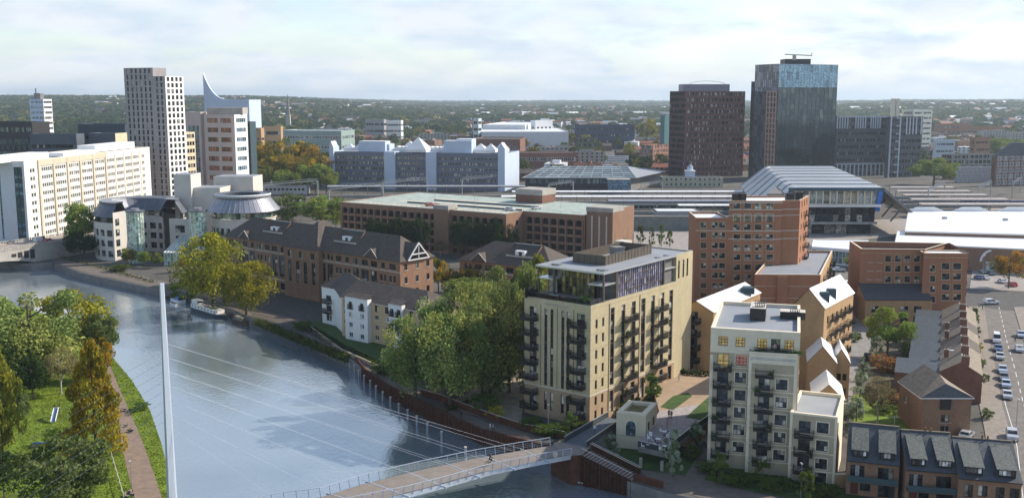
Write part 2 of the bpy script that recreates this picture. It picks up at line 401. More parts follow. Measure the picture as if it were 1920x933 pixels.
# thin cloud sheet: project the direction on a flat layer
mz=n.new('ShaderNodeMath'); mz.operation='MAXIMUM'; l.new(sep.outputs[2],mz.inputs[0]); mz.inputs[1].default_value=0
az=n.new('ShaderNodeMath'); az.operation='ADD'; l.new(mz.outputs[0],az.inputs[0]); az.inputs[1].default_value=.26
dx=n.new('ShaderNodeMath'); dx.operation='DIVIDE'; l.new(sep.outputs[0],dx.inputs[0]); l.new(az.outputs[0],dx.inputs[1])
dy=n.new('ShaderNodeMath'); dy.operation='DIVIDE'; l.new(sep.outputs[1],dy.inputs[0]); l.new(az.outputs[0],dy.inputs[1])
cb=n.new('ShaderNodeCombineXYZ'); l.new(dx.outputs[0],cb.inputs[0]); l.new(dy.outputs[0],cb.inputs[1])
nz=n.new('ShaderNodeTexNoise'); nz.inputs['Scale'].default_value=2.3; nz.inputs['Detail'].default_value=8; nz.inputs['Roughness'].default_value=.52; nz.inputs['Distortion'].default_value=.25
l.new(cb.outputs[0],nz.inputs['Vector'])
cr=n.new('ShaderNodeMapRange'); cr.inputs[1].default_value=.34; cr.inputs[2].default_value=.60; cr.inputs[3].default_value=.22; cr.inputs[4].default_value=.97; cr.interpolation_type='SMOOTHSTEP'; l.new(nz.outputs['Fac'],cr.inputs[0])
# towards the horizon the veil closes
hz=n.new('ShaderNodeMapRange'); hz.inputs[1].default_value=.0; hz.inputs[2].default_value=.09; hz.inputs[3].default_value=1.0; hz.inputs[4].default_value=0; l.new(sep.outputs[2],hz.inputs[0])
mxm=n.new('ShaderNodeMath'); mxm.operation='MAXIMUM'; l.new(cr.outputs[0],mxm.inputs[0]); l.new(hz.outputs[0],mxm.inputs[1])
n2=n.new('ShaderNodeTexNoise'); n2.inputs['Scale'].default_value=4.5; n2.inputs['Detail'].default_value=7; l.new(cb.outputs[0],n2.inputs['Vector'])
cc=n.new('ShaderNodeValToRGB'); cc.color_ramp.elements[0].position=.35; cc.color_ramp.elements[0].color=(3.55,4.15,4.85,1); cc.color_ramp.elements[1].position=.62; cc.color_ramp.elements[1].color=(4.6,4.85,5.2,1); l.new(n2.outputs['Fac'],cc.inputs[0])
mx=n.new('ShaderNodeMix'); mx.data_type='RGBA'; e1=n.new('ShaderNodeMapRange'); e1.inputs[1].default_value=.28; e1.inputs[2].default_value=.62; e1.inputs[3].default_value=1; e1.inputs[4].default_value=.12; l.new(sep.outputs[2],e1.inputs[0])
e2=n.new('ShaderNodeMapRange'); e2.inputs[1].default_value=-.5; e2.inputs[2].default_value=.3; e2.inputs[3].default_value=.6; e2.inputs[4].default_value=1; l.new(sep.outputs[1],e2.inputs[0])
e3=n.new('ShaderNodeMath'); e3.operation='MULTIPLY'; l.new(e1.outputs[0],e3.inputs[0]); l.new(e2.outputs[0],e3.inputs[1])
e4=n.new('ShaderNodeMath'); e4.operation='MULTIPLY'; l.new(mxm.outputs[0],e4.inputs[0]); l.new(e3.outputs[0],e4.inputs[1]); l.new(e4.outputs[0],mx.inputs[0]); l.new(sk.outputs[0],mx.inputs[6]); l.new(cc.outputs[0],mx.inputs[7])
l.new(mx.outputs[2],bg.inputs[0])
sd=bpy.data.lights.new('sun','SUN'); so=bpy.data.objects.new('sun',sd); COL.objects.link(so); sd.energy=5.0; sd.angle=R(.6); sd.color=(1,.90,.76)
so.rotation_euler=Vector((math.sin(SUN_AZ)*math.cos(SUN_EL),math.cos(SUN_AZ)*math.cos(SUN_EL),math.sin(SUN_EL))).to_track_quat('Z','Y').to_euler()
so.location=(300,100,250)
SC.view_settings.view_transform='Standard'; SC.view_settings.look='None'; SC.view_settings.gamma=1; SC.view_settings.exposure=.40
# ================================================================ land and water
def px(L,z=0): return [G(u,v,z) for u,v in L]
shoreR=px([(-330,483),(0,491),(60,494),(100,491),(147,510),(206,523),(285,539),(345,549),(400,565),(440,581),(472,596),(551,614),(600,645),(654,669),(686,695),(727,723),(789,755),(854,785),(905,808),(960,822),(1020,838),(1080,868),(1150,893),(1245,922),(1310,935),(1420,985)])
shoreL=px([(420,1500),(360,1030),(329,933),(303,832),(281,767),(247,712),(206,663),(190,640),(150,612),(60,580),(-100,545),(-420,512)])
def fill(name,poly,z,m,kind='structure',skirt=None,**k):
    bm=bmesh.new(); vs=[bm.verts.new((p[0],p[1],z)) for p in poly]
    es=[bm.edges.new((vs[i],vs[(i+1)%len(vs)])) for i in range(len(vs))]
    r=bmesh.ops.triangle_fill(bm,use_beauty=True,use_dissolve=False,edges=es)
    for f in bm.faces:
        if f.normal.z<0: f.normal_flip()
    me=bpy.data.meshes.new(name)
    if skirt:
        zz,idx,sm=skirt
        for i in idx:
            a,b=poly[i],poly[(i+1)%len(poly)]
            q=[bm.verts.new((a[0],a[1],zz)),bm.verts.new((b[0],b[1],zz)),bm.verts.new((b[0],b[1],z)),bm.verts.new((a[0],a[1],z))]
            f=bm.faces.new(q); f.material_index=1
    bm.to_mesh(me); bm.free(); me.materials.append(m)
    if skirt: me.materials.append(skirt[2])
    o=bpy.data.objects.new(name,me); COL.objects.link(o); o['kind']=kind
    for a,b in k.items(): o[a]=b
    return o
nR=len(shoreR)
fill('ground',list(shoreR)+[Vector((140,20)),Vector((3000,20)),Vector((3000,1200)),Vector((-3000,1200)),Vector((-3000,480))],0,URBAN,skirt=(-4,range(nR-1),CONCD))
nL=len(shoreL)
fill('park_ground',list(shoreL)+[Vector((-3000,350)),Vector((-3000,-300)),Vector((-60,-300))],0,GRASS,skirt=(-4,range(nL-1),mat('bank_earth',(.09,.07,.045),.9,.4,.8)))
# water
m,nn,ll,b=nt('river_water')
b.inputs['Base Color'].default_value=(.045,.043,.028,1); b.inputs['Roughness'].default_value=.035; b.inputs['IOR'].default_value=1.75; b.inputs['Specular IOR Level'].default_value=.75
geo=nn.new('ShaderNodeNewGeometry'); mp=nn.new('ShaderNodeMapping'); mp.inputs['Rotation'].default_value=(0,0,.6); mp.inputs['Scale'].default_value=(1,.55,1); ll.new(geo.outputs['Position'],mp.inputs[0])
a1=nn.new('ShaderNodeTexNoise'); a1.inputs['Scale'].default_value=1.3; a1.inputs['Detail'].default_value=5; a1.inputs['Roughness'].default_value=.6; ll.new(mp.outputs[0],a1.inputs['Vector'])
a2=nn.new('ShaderNodeTexNoise'); a2.inputs['Scale'].default_value=.05; a2.inputs['Detail'].default_value=3; ll.new(geo.outputs['Position'],a2.inputs['Vector'])
mr=nn.new('ShaderNodeMapRange'); mr.inputs[1].default_value=.35; mr.inputs[2].default_value=.65; mr.inputs[3].default_value=.12; mr.inputs[4].default_value=.55; ll.new(a2.outputs['Fac'],mr.inputs[0])
bp=nn.new('ShaderNodeBump'); bp.inputs['Distance'].default_value=.16; ll.new(a1.outputs['Fac'],bp.inputs['Height']); ll.new(mr.outputs[0],bp.inputs['Strength']); ll.new(bp.outputs[0],b.inputs['Normal'])
cr=nn.new('ShaderNodeMix'); cr.data_type='RGBA'; cr.inputs[6].default_value=(.26,.345,.41,1); cr.inputs[7].default_value=(.44,.51,.57,1); b.inputs['Metallic'].default_value=.62; ll.new(a2.outputs['Fac'],cr.inputs[0]); ll.new(cr.outputs[2],b.inputs['Base Color'])
WATER=m
fill('river_water',[Vector(p) for p in((-900,-300),(400,-300),(400,230),(60,420),(-900,560))],-2.5,WATER)
# far terrain with low wooded hills
def ss(a,b,x): t=max(0,min(1,(x-a)/(b-a))); return t*t*(3-2*t)
from mathutils import noise as mn
def terr(x,y):
    if y<=1200: return 0
    az=x/max(y,1)
    k=ss(1300,4200,y)
    left=ss(-.05,-.28,az); right=ss(.25,.42,az)
    h=k*(8+40*left+14*right)
    h+=k*10*mn.noise(Vector((x/1400,y/1400,3)))
    h-=ss(5000,13000,y)*12
    return max(h,0)
tm=M(); ys=[1200*(14000/1200)**(i/60) for i in range(61)]; xs=[-1+2*i/70 for i in range(71)]
P=[[ (x*(y*.75+2200),y,terr(x*(y*.75+2200),y)) for x in xs] for y in ys]
FARG=mat('ground_far',(.055,.075,.03),.95,.7,.004)
for j in range(60):
    for i in range(70): tm.face([P[j][i],P[j][i+1],P[j+1][i+1],P[j+1][i]],FARG)
tm.obj('hills',kind='structure',smooth=True)
# ---------------------------------------------------------------- roads, paths, lawns
def strip(name,pts,z,m,t=None,edge=CONC,kerb=False):
    fill(name,pts,z,m)
def pathband(L,Rr,z0=0): return px(L,z0)+px(Rr,z0)[::-1]
c3=lambda L:[(x/2.9167,613+y/2.9167) for x,y in L]
fill('riverside_path',pathband(c3([(560,120),(585,250),(600,330),(640,450),(655,560),(668,660),(700,800),(735,930),(790,1100)]),c3([(578,130),(600,200),(640,300),(665,360),(718,480),(770,600),(815,720),(850,820),(885,930),(950,1100)])),.03,mat('path_tarmac_pink',(.23,.17,.13),.95,.22,.7))
fill('bark_patch',px(c3([(195,635),(400,600),(470,640),(400,655),(200,660)])),.02,mat('sand_play',(.4,.29,.17),.9,.15,1))
# town side riverside path and hard surfaces
inner=px([(100,470),(150,486),(215,505),(300,526),(360,538),(420,554),(480,578),(560,600),(625,635),(672,655),(705,680),(760,712),(815,745),(870,772),(925,798),(985,812),(1040,822)])
outer=px([(95,489),(147,507),(206,520),(285,537),(345,547),(400,563),(440,579),(472,593),(551,611),(600,642),(654,666),(686,692),(727,720),(789,752),(854,782),(905,805),(960,819),(1025,835)])
fill('riverside_walk',outer+inner[::-1],.03,mat('paving_river',(.15,.125,.105),.9,.25,.6))
fill('walk_lower',px([(1200,880),(1300,893),(1420,925),(1600,960),(1600,985),(1400,960),(1290,925),(1235,912)]),.04,mat('paving_river',(.15,.125,.105),.9,.25,.6))
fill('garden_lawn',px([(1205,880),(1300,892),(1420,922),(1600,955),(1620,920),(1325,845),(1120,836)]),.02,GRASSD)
fill('footpath_to_block',px([(1283,895),(1320,900),(1345,855),(1340,840),(1318,838)]),.045,mat('paving_river',(.15,.125,.105),.9,.25,.6))
fill('office_plaza',px([(470,590),(585,625),(640,600),(610,560),(490,545),(455,565)]),.02,mat('plaza_dark',(.075,.07,.065),.9,.3,.5))
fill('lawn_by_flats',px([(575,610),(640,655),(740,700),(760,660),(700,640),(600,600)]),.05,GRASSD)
fill('yard_gravel',px([(830,760),(880,775),(975,800),(985,735),(985,680),(940,690),(880,735)]),.03,GRAVEL)
fill('yard_waste',px([(790,745),(850,770),(900,735),(950,690),(900,700)]),.02,mat('soil',(.14,.10,.07),.95,.35,.5))
fill('courtyard_paving',px([(1190,835),(1215,760),(1240,712),(1300,695),(1345,715),(1380,760),(1340,840),(1280,800)]),.035,mat('paving_sand',(.34,.25,.17),.9,.15,.5))
fill('lane_paving',px([(1590,600),(1633,600),(1640,640),(1615,690),(1592,760),(1560,800),(1560,700)]),.02,PAVEG)
fill('lane_strip',px([(1548,560),(1578,560),(1602,600),(1578,700),(1560,760),(1545,700)]),.05,PAVE)
fill('lane_upper',px([(1560,560),(1610,560),(1612,600),(1550,600)]),.025,mat('paving_pale',(.36,.33,.3),.9,.15,.4))
fill('garden_grass',px([(1600,790),(1760,815),(1735,745),(1690,735),(1600,740)]),.02,GRASS)
fill('garden_yards',px([(1625,735),(1725,740),(1735,600),(1640,600)]),.015,mat('garden_earth',(.10,.09,.06),.9,.5,.4))
# street on the right
rl=px([(1846,575),(1856,637),(1866,681),(1872,714),(1880,758),(1892,799),(1901,837),(1911,932),(1925,1100)])
rr=[p+Vector((8.2,-.6)) for p in rl]
fill('street',rl+rr[::-1],.02,ASPHL)
fill('pavement',[p-Vector((.1,0)) for p in rl]+[p-Vector((4.6,-.3)) for p in rl][::-1],.14,mat('pavement_slab',(.25,.22,.19),.9,.2,.8),skirt=(0,range(len(rl)-1),CONC))
fill('pavement',[p+Vector((.1,0)) for p in rr][::-1]+[p+Vector((4,0)) for p in rr],.14,mat('pavement_slab',(.25,.22,.19),.9,.2,.8),skirt=(0,range(len(rl)-1),CONC))
fill('cross_street',px([(1808,572),(1960,590),(2300,640),(2300,590),(1930,548),(1816,543)]),.03,ASPH)
fill('car_park_surface',px([(1818,541),(1926,546),(2100,560),(2100,505),(1825,498)]),.03,mat('asphalt_pale',(.30,.27,.25),.9,.2,.4))
fill('car_park_surface',px([(1535,572),(1612,572),(1612,478),(1540,470)]),.03,ASPHL)
lm=M()
for i in range(len(rl)-1):
    a=rl[i]+Vector((.5,0)); b2=rl[i+1]+Vector((.5,0))
    if i>=3: lm.face([(a.x,a.y,.032),(a.x+.12,a.y,.032),(b2.x+.12,b2.y,.032),(b2.x,b2.y,.032)][::-1],WMARK)
    a=(rl[i]+rr[i])/2;b2=(rl[i+1]+rr[i+1])/2; n_=int((a-b2).length/6)
    for k in range(n_):
        p=a.lerp(b2,k/n_); q=a.lerp(b2,(k+.5)/n_); lm.face([(p.x-.07,p.y,.032),(q.x-.07,q.y,.032),(q.x+.07,q.y,.032),(p.x+.07,p.y,.032)],WMARK)
structure(lm,'road_marking')
# railway ground
fill('railway_ballast',[Vector((-420,505)),Vector((170,505)),Vector((600,505)),Vector((600,640)),Vector((-420,600)) ],.02,mat('ballast',(.10,.085,.075),.95,.35,.3))
fill('road_by_car_park',px([(690,478),(1160,500),(1300,520),(1300,505),(1150,480),(690,462)]),.03,ASPH)
fill('station_forecourt',px([(1150,475),(1420,470),(1700,440),(1700,410),(1150,425)]),.028,mat('asphalt_pale',(.30,.27,.25),.9,.2,.4))
HAZE=True
if HAZE:
    hm=M(); hm.box((0,6500,66),(23000,14400,140),DKM)
    ho=hm.obj('haze',kind='stuff'); ho.data.materials.clear()
    m=bpy.data.materials.new('haze'); m.use_nodes=True; n=m.node_tree.nodes; n.remove(n['Principled BSDF']); pv=n.new('ShaderNodeVolumePrincipled'); pv.inputs['Density'].default_value=.00009; pv.inputs['Color'].default_value=(.72,.86,1,1); pv.inputs['Anisotropy'].default_value=.3
    m.node_tree.links.new(pv.outputs[0],n['Material Output'].inputs['Volume']); ho.data.materials.append(m)
    ho['label']='pale blue air between the town and the far hills'
# ================================================================ plants
def np_mesh(name,V,Fc,mats,mi=None):
    me=bpy.data.meshes.new(name); nv=len(V); nf=len(Fc)
    me.vertices.add(nv); me.vertices.foreach_set('co',V.astype('f').ravel())
    me.loops.add(nf*4); me.loops.foreach_set('vertex_index',Fc.astype('i').ravel())
    me.polygons.add(nf); me.polygons.foreach_set('loop_start',np.arange(0,nf*4,4,dtype='i')); me.polygons.foreach_set('loop_total',np.full(nf,4,dtype='i'))
    for m in mats: me.materials.append(m)
    if mi is not None: me.polygons.foreach_set('material_index',mi.astype('i'))
    me.update(calc_edges=True); me.validate(); return me
def leaf_quads(rs,C,s,flat=.4):
    n=len(C); a=rs.normal(size=(n,3)); a/=np.linalg.norm(a,axis=1)[:,None]; b=rs.normal(size=(n,3)); b=np.cross(a,b); b/=np.linalg.norm(b,axis=1)[:,None]; c=np.cross(a,b)
    sz=(s*rs.uniform(.6,1.35,n))[:,None]
    b=b*sz; c=c*sz*.75
    V=np.stack([C-b-c*.4,C-c,C+b+c*.3,C+c],1).reshape(-1,3)
    return V,np.arange(n*4).reshape(n,4)
def crown(kind,seed,n,leaf,mats):
    """unit crown: height 1, half width about .5; foliage from z .12 to 1, made of leaf clumps on limbs"""
    rs=np.random.RandomState(seed); C=[]
    K={'round':46,'willow':46,'cone':70,'poplar':60,'shrub':34,'slim':30,'wide':60}[kind]
    cl=[]
    for i in range(K):
        if kind in('round','wide','shrub','willow'):
            d=rs.normal(size=3); d/=np.linalg.norm(d); d[2]=d[2]*.9+.1
            if kind!='shrub' and d[2]<-.55: d[2]=-.3
            r=rs.uniform(.4,1.2)**.6; zc,rz=(.58,.40) if kind!='shrub' else (.45,.5)
            p=np.array([d[0]*.44*r,d[1]*.44*r,zc+d[2]*rz*r]); cl.append((p,rs.uniform(.075,.19)))
        elif kind=='cone':
            z=rs.uniform(.04,1)**1.05; rr=.42*(1-z**1.6)**.9+.03; a=rs.uniform(0,2*PI); r=rr*rs.uniform(.5,1); cl.append((np.array([r*math.cos(a),r*math.sin(a),z*.95]),.05+.09*(1-z)))
        else:
            z=rs.uniform(.16,1); rr=.44*math.sin(PI*min(1,(z*.86+.12)))**.6; a=rs.uniform(0,2*PI); r=rr*rs.uniform(.3,1); cl.append((np.array([r*math.cos(a),r*math.sin(a),z*.95]),rs.uniform(.07,.13)))
    per=n//K; mi=[]
    for p,r in cl:
        k=int(per*rs.uniform(.6,1.4)); q=rs.normal(size=(k,3)); q/=np.linalg.norm(q,axis=1)[:,None]; q*=(rs.uniform(.3,1,k)**.5)[:,None]*r
        q[:,2]*=.7
        if kind=='willow': q[:,2]-=rs.uniform(0,.22,k)*np.where(p[2]<.75,1,.4)
        C.append(p+q); mi+= [rs.randint(len(mats))]*k
    C=np.concatenate(C); C[:,2]=np.clip(C[:,2],.02,1.02)
    V,Fc=leaf_quads(rs,C,leaf); return V,Fc,np.array(mi)
TP={}
def trunk_mesh(seed,bm_,kind,h=1.):
    r=random.Random(seed); m=M(); t=.022
    m.tube((0,0,-.02),(.01,0,.3),t*1.25,bm_,7,t*.9); m.tube((.01,0,.3),(0,.01,.82),t*.9,bm_,6,t*.2)
    if kind!='cone':
        for i in range(7):
            z=.24+.07*i; a=i*2.4+r.random(); d=.30+.1*r.random(); m.tube((.008,0,z),(math.cos(a)*d,math.sin(a)*d,z+.2+.1*r.random()),t*.5,bm_,5,t*.1)
    return m.mesh('trunk')
def tree_proto(key,kind,n,leaf,cols,trans=.35,bark=BARK,nv=3):
    L=[]
    for s in range(nv):
        mats=[leafmat('leaf_%s_%d'%(key,i),c[0],c[1],trans) for i,c in enumerate(cols)]
        V,Fc,mi=crown(kind,hash(key)%1000+s if 0 else sum(map(ord,key))+s*17,n,leaf,mats); L.append((np_mesh('crown',V,Fc,mats,mi),trunk_mesh(s,bark,kind)))
    TP[key]=L
g=lambda a,b:(tuple(c*1.25 for c in a),tuple(c*1.55 for c in b))
tree_proto('green','round',8000,.021,[g((.065,.105,.024),(.15,.20,.04)),g((.09,.12,.025),(.20,.22,.045))])
tree_proto('willow','willow',10000,.018,[g((.08,.12,.035),(.19,.225,.07)),g((.10,.14,.04),(.22,.245,.085))])
tree_proto('bigwillow','willow',13000,.0155,[g((.08,.12,.035),(.20,.235,.075)),g((.12,.145,.035),(.27,.27,.08)),g((.05,.08,.022),(.11,.14,.04))])
tree_proto('yellowgreen','willow',8000,.019,[g((.14,.155,.015),(.29,.27,.025)),g((.09,.11,.015),(.2,.19,.02))])
tree_proto('gold','cone',12000,.017,[g((.18,.14,.015),(.30,.22,.022)),g((.13,.12,.015),(.24,.20,.022))])
tree_proto('poplar','poplar',8500,.018,[g((.11,.13,.02),(.24,.24,.04)),g((.08,.11,.015),(.2,.19,.03))])
tree_proto('greygreen','round',8500,.019,[g((.07,.105,.03),(.15,.19,.07)),g((.05,.085,.025),(.12,.16,.045))])
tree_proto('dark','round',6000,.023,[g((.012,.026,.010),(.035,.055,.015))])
tree_proto('autumn','round',5200,.021,[g((.20,.14,.012),(.40,.26,.02)),g((.10,.10,.015),(.25,.18,.02)),g((.05,.07,.015),(.12,.12,.02))])
tree_proto('orange','round',4600,.021,[g((.22,.09,.012),(.34,.17,.02)),g((.10,.08,.015),(.2,.13,.02))])
tree_proto('olive','round',3600,.019,[g((.11,.10,.04),(.2,.17,.08))],bark=BARKL)
tree_proto('young','slim',2600,.024,[g((.04,.075,.015),(.10,.14,.03))])
tree_proto('silver','slim',2600,.024,[g((.13,.17,.11),(.33,.38,.30)),g((.06,.10,.04),(.16,.2,.11))])
tree_proto('shrub','shrub',2600,.03,[g((.03,.055,.012),(.09,.13,.025))])
tree_proto('shrubsilver','shrub',2600,.03,[g((.12,.15,.09),(.30,.33,.24))])
tree_proto('shrubrust','shrub',2600,.03,[g((.16,.08,.03),(.28,.15,.05))])
tree_proto('shrubyellow','shrub',2600,.03,[g((.16,.16,.02),(.34,.3,.03))])
tree_proto('far','round',700,.055,[g((.03,.05,.014),(.08,.095,.022))])
tree_proto('faryellow','round',700,.055,[g((.08,.085,.014),(.2,.17,.02))])
TN=[0]
def tree(key,x,y,h,w,label,group=None,z=0,cat='tree',name=None,flat=False):
    TN[0]+=1; w*={'gold':1.45,'green':1.2,'bigwillow':1.2,'willow':1.2,'yellowgreen':1.2,'greygreen':1.15}.get(key,1); cm,tm_=TP[key][TN[0]%len(TP[key])]
    nm=name or {'willow':'willow_tree','bigwillow':'willow_tree','gold':'conifer_tree','poplar':'poplar_tree'}.get(key,'shrub' if key.startswith('shrub') else 'tree')
    if nm=='shrub' and cat=='tree': cat='shrub'
    t=thing(nm,label,cat,(x,y,z),rnd.random()*6.28,group); t.scale=(w,w,h)
    for a,me in (('trunk',tm_),('crown',cm)):
        o=bpy.data.objects.new(a,me); COL.objects.link(o); o.parent=t
    return t
def tpx(key,u,vb,vt,wpx,label,group=None,**k):
    """tree standing at pixel u,vb on the ground, top at vt, crown wpx pixels wide"""
    z=k.get('z',0); p=G(u,vb,z); h=zv(p,vt)-z; w=wpx/F*math.hypot(p.y,H)
    return tree(key,p.x,p.y,max(h,1),w,label,group,**k)
# ================================================================ people
def skin_body(J,E,Rr,segs):
    me=bpy.data.meshes.new('b'); me.from_pydata(J,E,[]); o=bpy.data.objects.new('b',me); COL.objects.link(o)
    md=o.modifiers.new('s','SKIN'); md.use_smooth_shade=True
    sv=me.skin_vertices[0].data
    for i,r in enumerate(Rr): sv[i].radius=(r,r) if not isinstance(r,tuple) else r
    sv[0].use_root=True
    sb=o.modifiers.new('u','SUBSURF'); sb.levels=1; sb.render_levels=1
    dg=bpy.context.evaluated_depsgraph_get(); dg.update(); m2=bpy.data.meshes.new_from_object(o.evaluated_get(dg)); bpy.data.objects.remove(o); return m2
SKIN=mat('skin',(.45,.28,.2),.6,0); HAIR=mat('hair_dark',(.03,.02,.015),.7,0)
CLO={'dark':mat('cloth_black',(.02,.02,.025),.9,0),'white':mat('cloth_white',(.7,.7,.72),.9,0),'pink':mat('cloth_pink',(.5,.28,.3),.9,0),'blue':mat('cloth_navy',(.05,.08,.16),.9,0),'grey':mat('cloth_grey',(.25,.25,.26),.9,0),'red':mat('cloth_red',(.4,.06,.05),.9,0)}
PM={}
def person_mesh(pose,top,bot):
    key=(pose,top,bot)
    if key in PM: return PM[key]
    sit=pose in('sit','cycle')
    hz=.92 if not sit else (.50 if pose=='sit' else .95)
    J=[(0,0,hz),(0,.01,hz+.22),(0,0,hz+.46),(0,-.01,hz+.56),(0,-.02,hz+.66),(0,-.025,hz+.78)]; Rr=[(.15,.11),(.13,.10),(.15,.10),.055,.085,.07]
    lean=.28 if pose=='cycle' else (.05 if pose=='walk' else 0)
    J=[(x,y-lean*(z-hz),z) for x,y,z in J]
    E=[(0,1),(1,2),(2,3),(3,4),(4,5)]
    for s in(-1,1):
        b=len(J); sh=(s*.19,J[2][1],J[2][2]+.02)
        if pose=='cycle': el,ha=(s*.22,sh[1]-.22,sh[2]-.2),(s*.2,sh[1]-.42,sh[2]-.3)
        elif pose=='sit': el,ha=(s*.22,sh[1]-.05,sh[2]-.27),(s*.12,sh[1]-.3,sh[2]-.3)
        else:
            k=.16*s if pose=='walk' else .03; el,ha=(s*.24,sh[1]+k*.6,sh[2]-.28),(s*.23,sh[1]+k-.06,sh[2]-.52)
        J+=[sh,el,ha,(ha[0],ha[1]-.05,ha[2]-.08)]; Rr+=[.06,.045,.034,.026]; E+=[(2,b),(b,b+1),(b+1,b+2),(b+2,b+3)]
        b=len(J); hp=(s*.095,0,hz-.05)
        if pose=='sit': kn,an,to=(s*.1,-.42,hz),(s*.1,-.42,.09),(s*.1,-.58,.04)
        elif pose=='cycle': kn,an,to=(s*.1,-.36,hz-.14-.12*s),(s*.1,-.22,hz-.55-.14*s),(s*.1,-.36,hz-.6-.14*s)
        else:
            k=(.2*s if pose=='walk' else 0); kn,an,to=(s*.1,-k*.5-.03,.49),(s*.1,-k+(.04 if k<0 else 0),.09),(s*.1,-k-.15,.04)
        J+=[hp,kn,an,to]; Rr+=[.095,.06,.042,.035]; E+=[(0,b),(b,b+1),(b+1,b+2),(b+2,b+3)]
    me=skin_body(J,E,Rr,0)
    for m in (SKIN,CLO[top],CLO[bot],HAIR): me.materials.append(m)
    hdz=J[4][2]
    for p in me.polygons:
        c=p.center
        if c.z>J[3][2]: p.material_index=3 if (c.y>J[4][1]+.0 or c.z>hdz+.1) else 0
        elif c.z>hz-.02 or (abs(c.x)>.17 and c.z>hz-.3): p.material_index=1
        else: p.material_index=2
        if pose in('walk','stand') and abs(c.x)>.19 and c.z<J[2][2]-.47: p.material_index=0
    me.name='body'; PM[key]=me; return me
def person(p,z,rz,pose,top,bot,label,group=None):
    me=person_mesh(pose,top,bot); o=bpy.data.objects.new('person',me); COL.objects.link(o); o.location=(p[0],p[1],z); o.rotation_euler.z=rz; return tag(o,label,'person',group)
# ================================================================ cars
CARP={}
def car_paint(c): return mat('car_paint_%s'%c,{'white':(.75,.76,.78),'silver':(.45,.47,.5),'red':(.42,.04,.04),'blue':(.08,.13,.25),'black':(.02,.02,.025),'grey':(.14,.15,.17),'paleblue':(.4,.48,.58)}[c],.25,0,metal=.25,spec=.7)
def car_proto(color,kind='car'):
    key=(color,kind)
    if key in CARP: return CARP[key]
    P=car_paint(color); L,W=(4.3,1.78) if kind=='car' else (5.2,1.95)
    if kind=='van': prof=[(-2.6,.35),(-2.6,1.9),(-2.4,2.15),(1.0,2.15),(1.75,1.15),(2.5,1.0),(2.6,.6),(2.6,.35)]; gl=[(1.0,2.05),(.35,2.05),(.35,1.25),(1.62,1.2)]
    elif kind=='suv': prof=[(-2.15,.4),(-2.2,1.0),(-2.0,1.55),(-1.8,1.66),(.1,1.66),(.95,1.12),(1.95,.98),(2.15,.7),(2.12,.4)]; gl=[(-1.95,1.08),(-1.78,1.58),(.05,1.58),(.8,1.1)]
    else: prof=[(-2.1,.35),(-2.12,.9),(-1.75,1.02),(-1.25,1.42),(.1,1.44),(.9,.98),(1.9,.82),(2.12,.6),(2.1,.35)]; gl=[(-1.72,1.0),(-1.22,1.37),(.06,1.38),(.82,.98)]
    root=thing('parked_car','parked car','car')
    m=M(); n=len(prof)
    def yw(z): return W/2*(1.0 if z<1.0 else 1-.16*(z-1.0)/.6)
    Lf=[(x,-yw(z),z) for x,z in prof]; Rt=[(x,yw(z),z) for x,z in prof]
    m.face(Lf,P); m.face(Rt[::-1],P)
    for i in range(n):
        j=(i+1)%n; m.face([Lf[j],Lf[i],Rt[i],Rt[j]],P if prof[i][1]>.36 or prof[j][1]>.36 else DKM)
    m.obj('body',root)
    w=M()
    for s in(-1,1):
        q=[(x,s*(yw(z)+.012),z) for x,z in gl]; w.face(q if s>0 else q[::-1],G_D)
        w.box((-.45,s*(yw(1.2)+.02),1.2),(.06,.02,.45),P)
    for (xa,za),(xb,zb) in (((prof[-4][0],prof[-4][1]) if kind!='van' else prof[4],prof[-5] if kind!='van' else prof[3]),((prof[2]),(prof[3]))):
        if kind=='van' and xa<0: continue
        a=.82; nx,nz=(zb-za),-(xb-xa); ll_=math.hypot(nx,nz) or 1; nx/=ll_;nz/=ll_
        if nz<0: nx,nz=-nx,-nz
        x0,z0=xa+(xb-xa)*.1+nx*.012,za+(zb-za)*.1+nz*.012; x1,z1=xa+(xb-xa)*.9+nx*.012,za+(zb-za)*.9+nz*.012
        w.face([(x0,-W/2*a,z0),(x0,W/2*a,z0),(x1,W/2*a*.94,z1),(x1,-W/2*a*.94,z1)],G_D)
    w.obj('window',root)
    for x in(-1.35,1.35) if kind!='van' else (-1.6,1.7):
        for s in(-1,1):
            t=M(); t.tube((0,-.1,0),(0,.1,0),.33,DKM,14); t.tube((0,-.112,0),(0,.112,0),.19,GREYM,10); t.obj('wheel',root,loc=(x,s*(W/2-.09),.33))
    for s in(-1,1):
        t=M(); t.box((0,0,0),(.06,.34,.14),LTM); t.obj('headlight',root,loc=(prof[-2][0]-.01,s*.6,.68 if kind=='car' else .8))
    CARP[key]=(root,[False]); return CARP[key]
def car(p,ang,color,label,kind='car',group='cars parked around the site',z=.02):
    root,used=car_proto(color,kind)
    if not used[0]: used[0]=True; o=root
    else: o=copy_tree(root)
    o.location=(p[0],p[1],z); o.rotation_euler.z=ang; o['label']=label; o['group']=group
    if kind=='van': o.name='parked_van'; o['category']='van'
    return o
# ================================================================ lamp post
def lamp_proto():
    r=thing('street_lamp','lamp','lamp post'); m=M(); m.tube((0,0,0),(0,0,5.4),.07,GREYM,8,.04); m.obj('post',r)
    m=M(); m.box((.0,-.25,5.42),(.28,.75,.09),LTM); m.obj('lamp_head',r); return r
LAMP=[None]
def lamp(p,label,sc=1,rz=0,z=0):
    if LAMP[0] is None: LAMP[0]=lamp_proto(); o=LAMP[0]
    else: o=copy_tree(LAMP[0])
    o.location=(p[0],p[1],z); o.scale=(sc,)*3; o.rotation_euler.z=rz; o['label']=label; o['group']='lamp posts'; return o
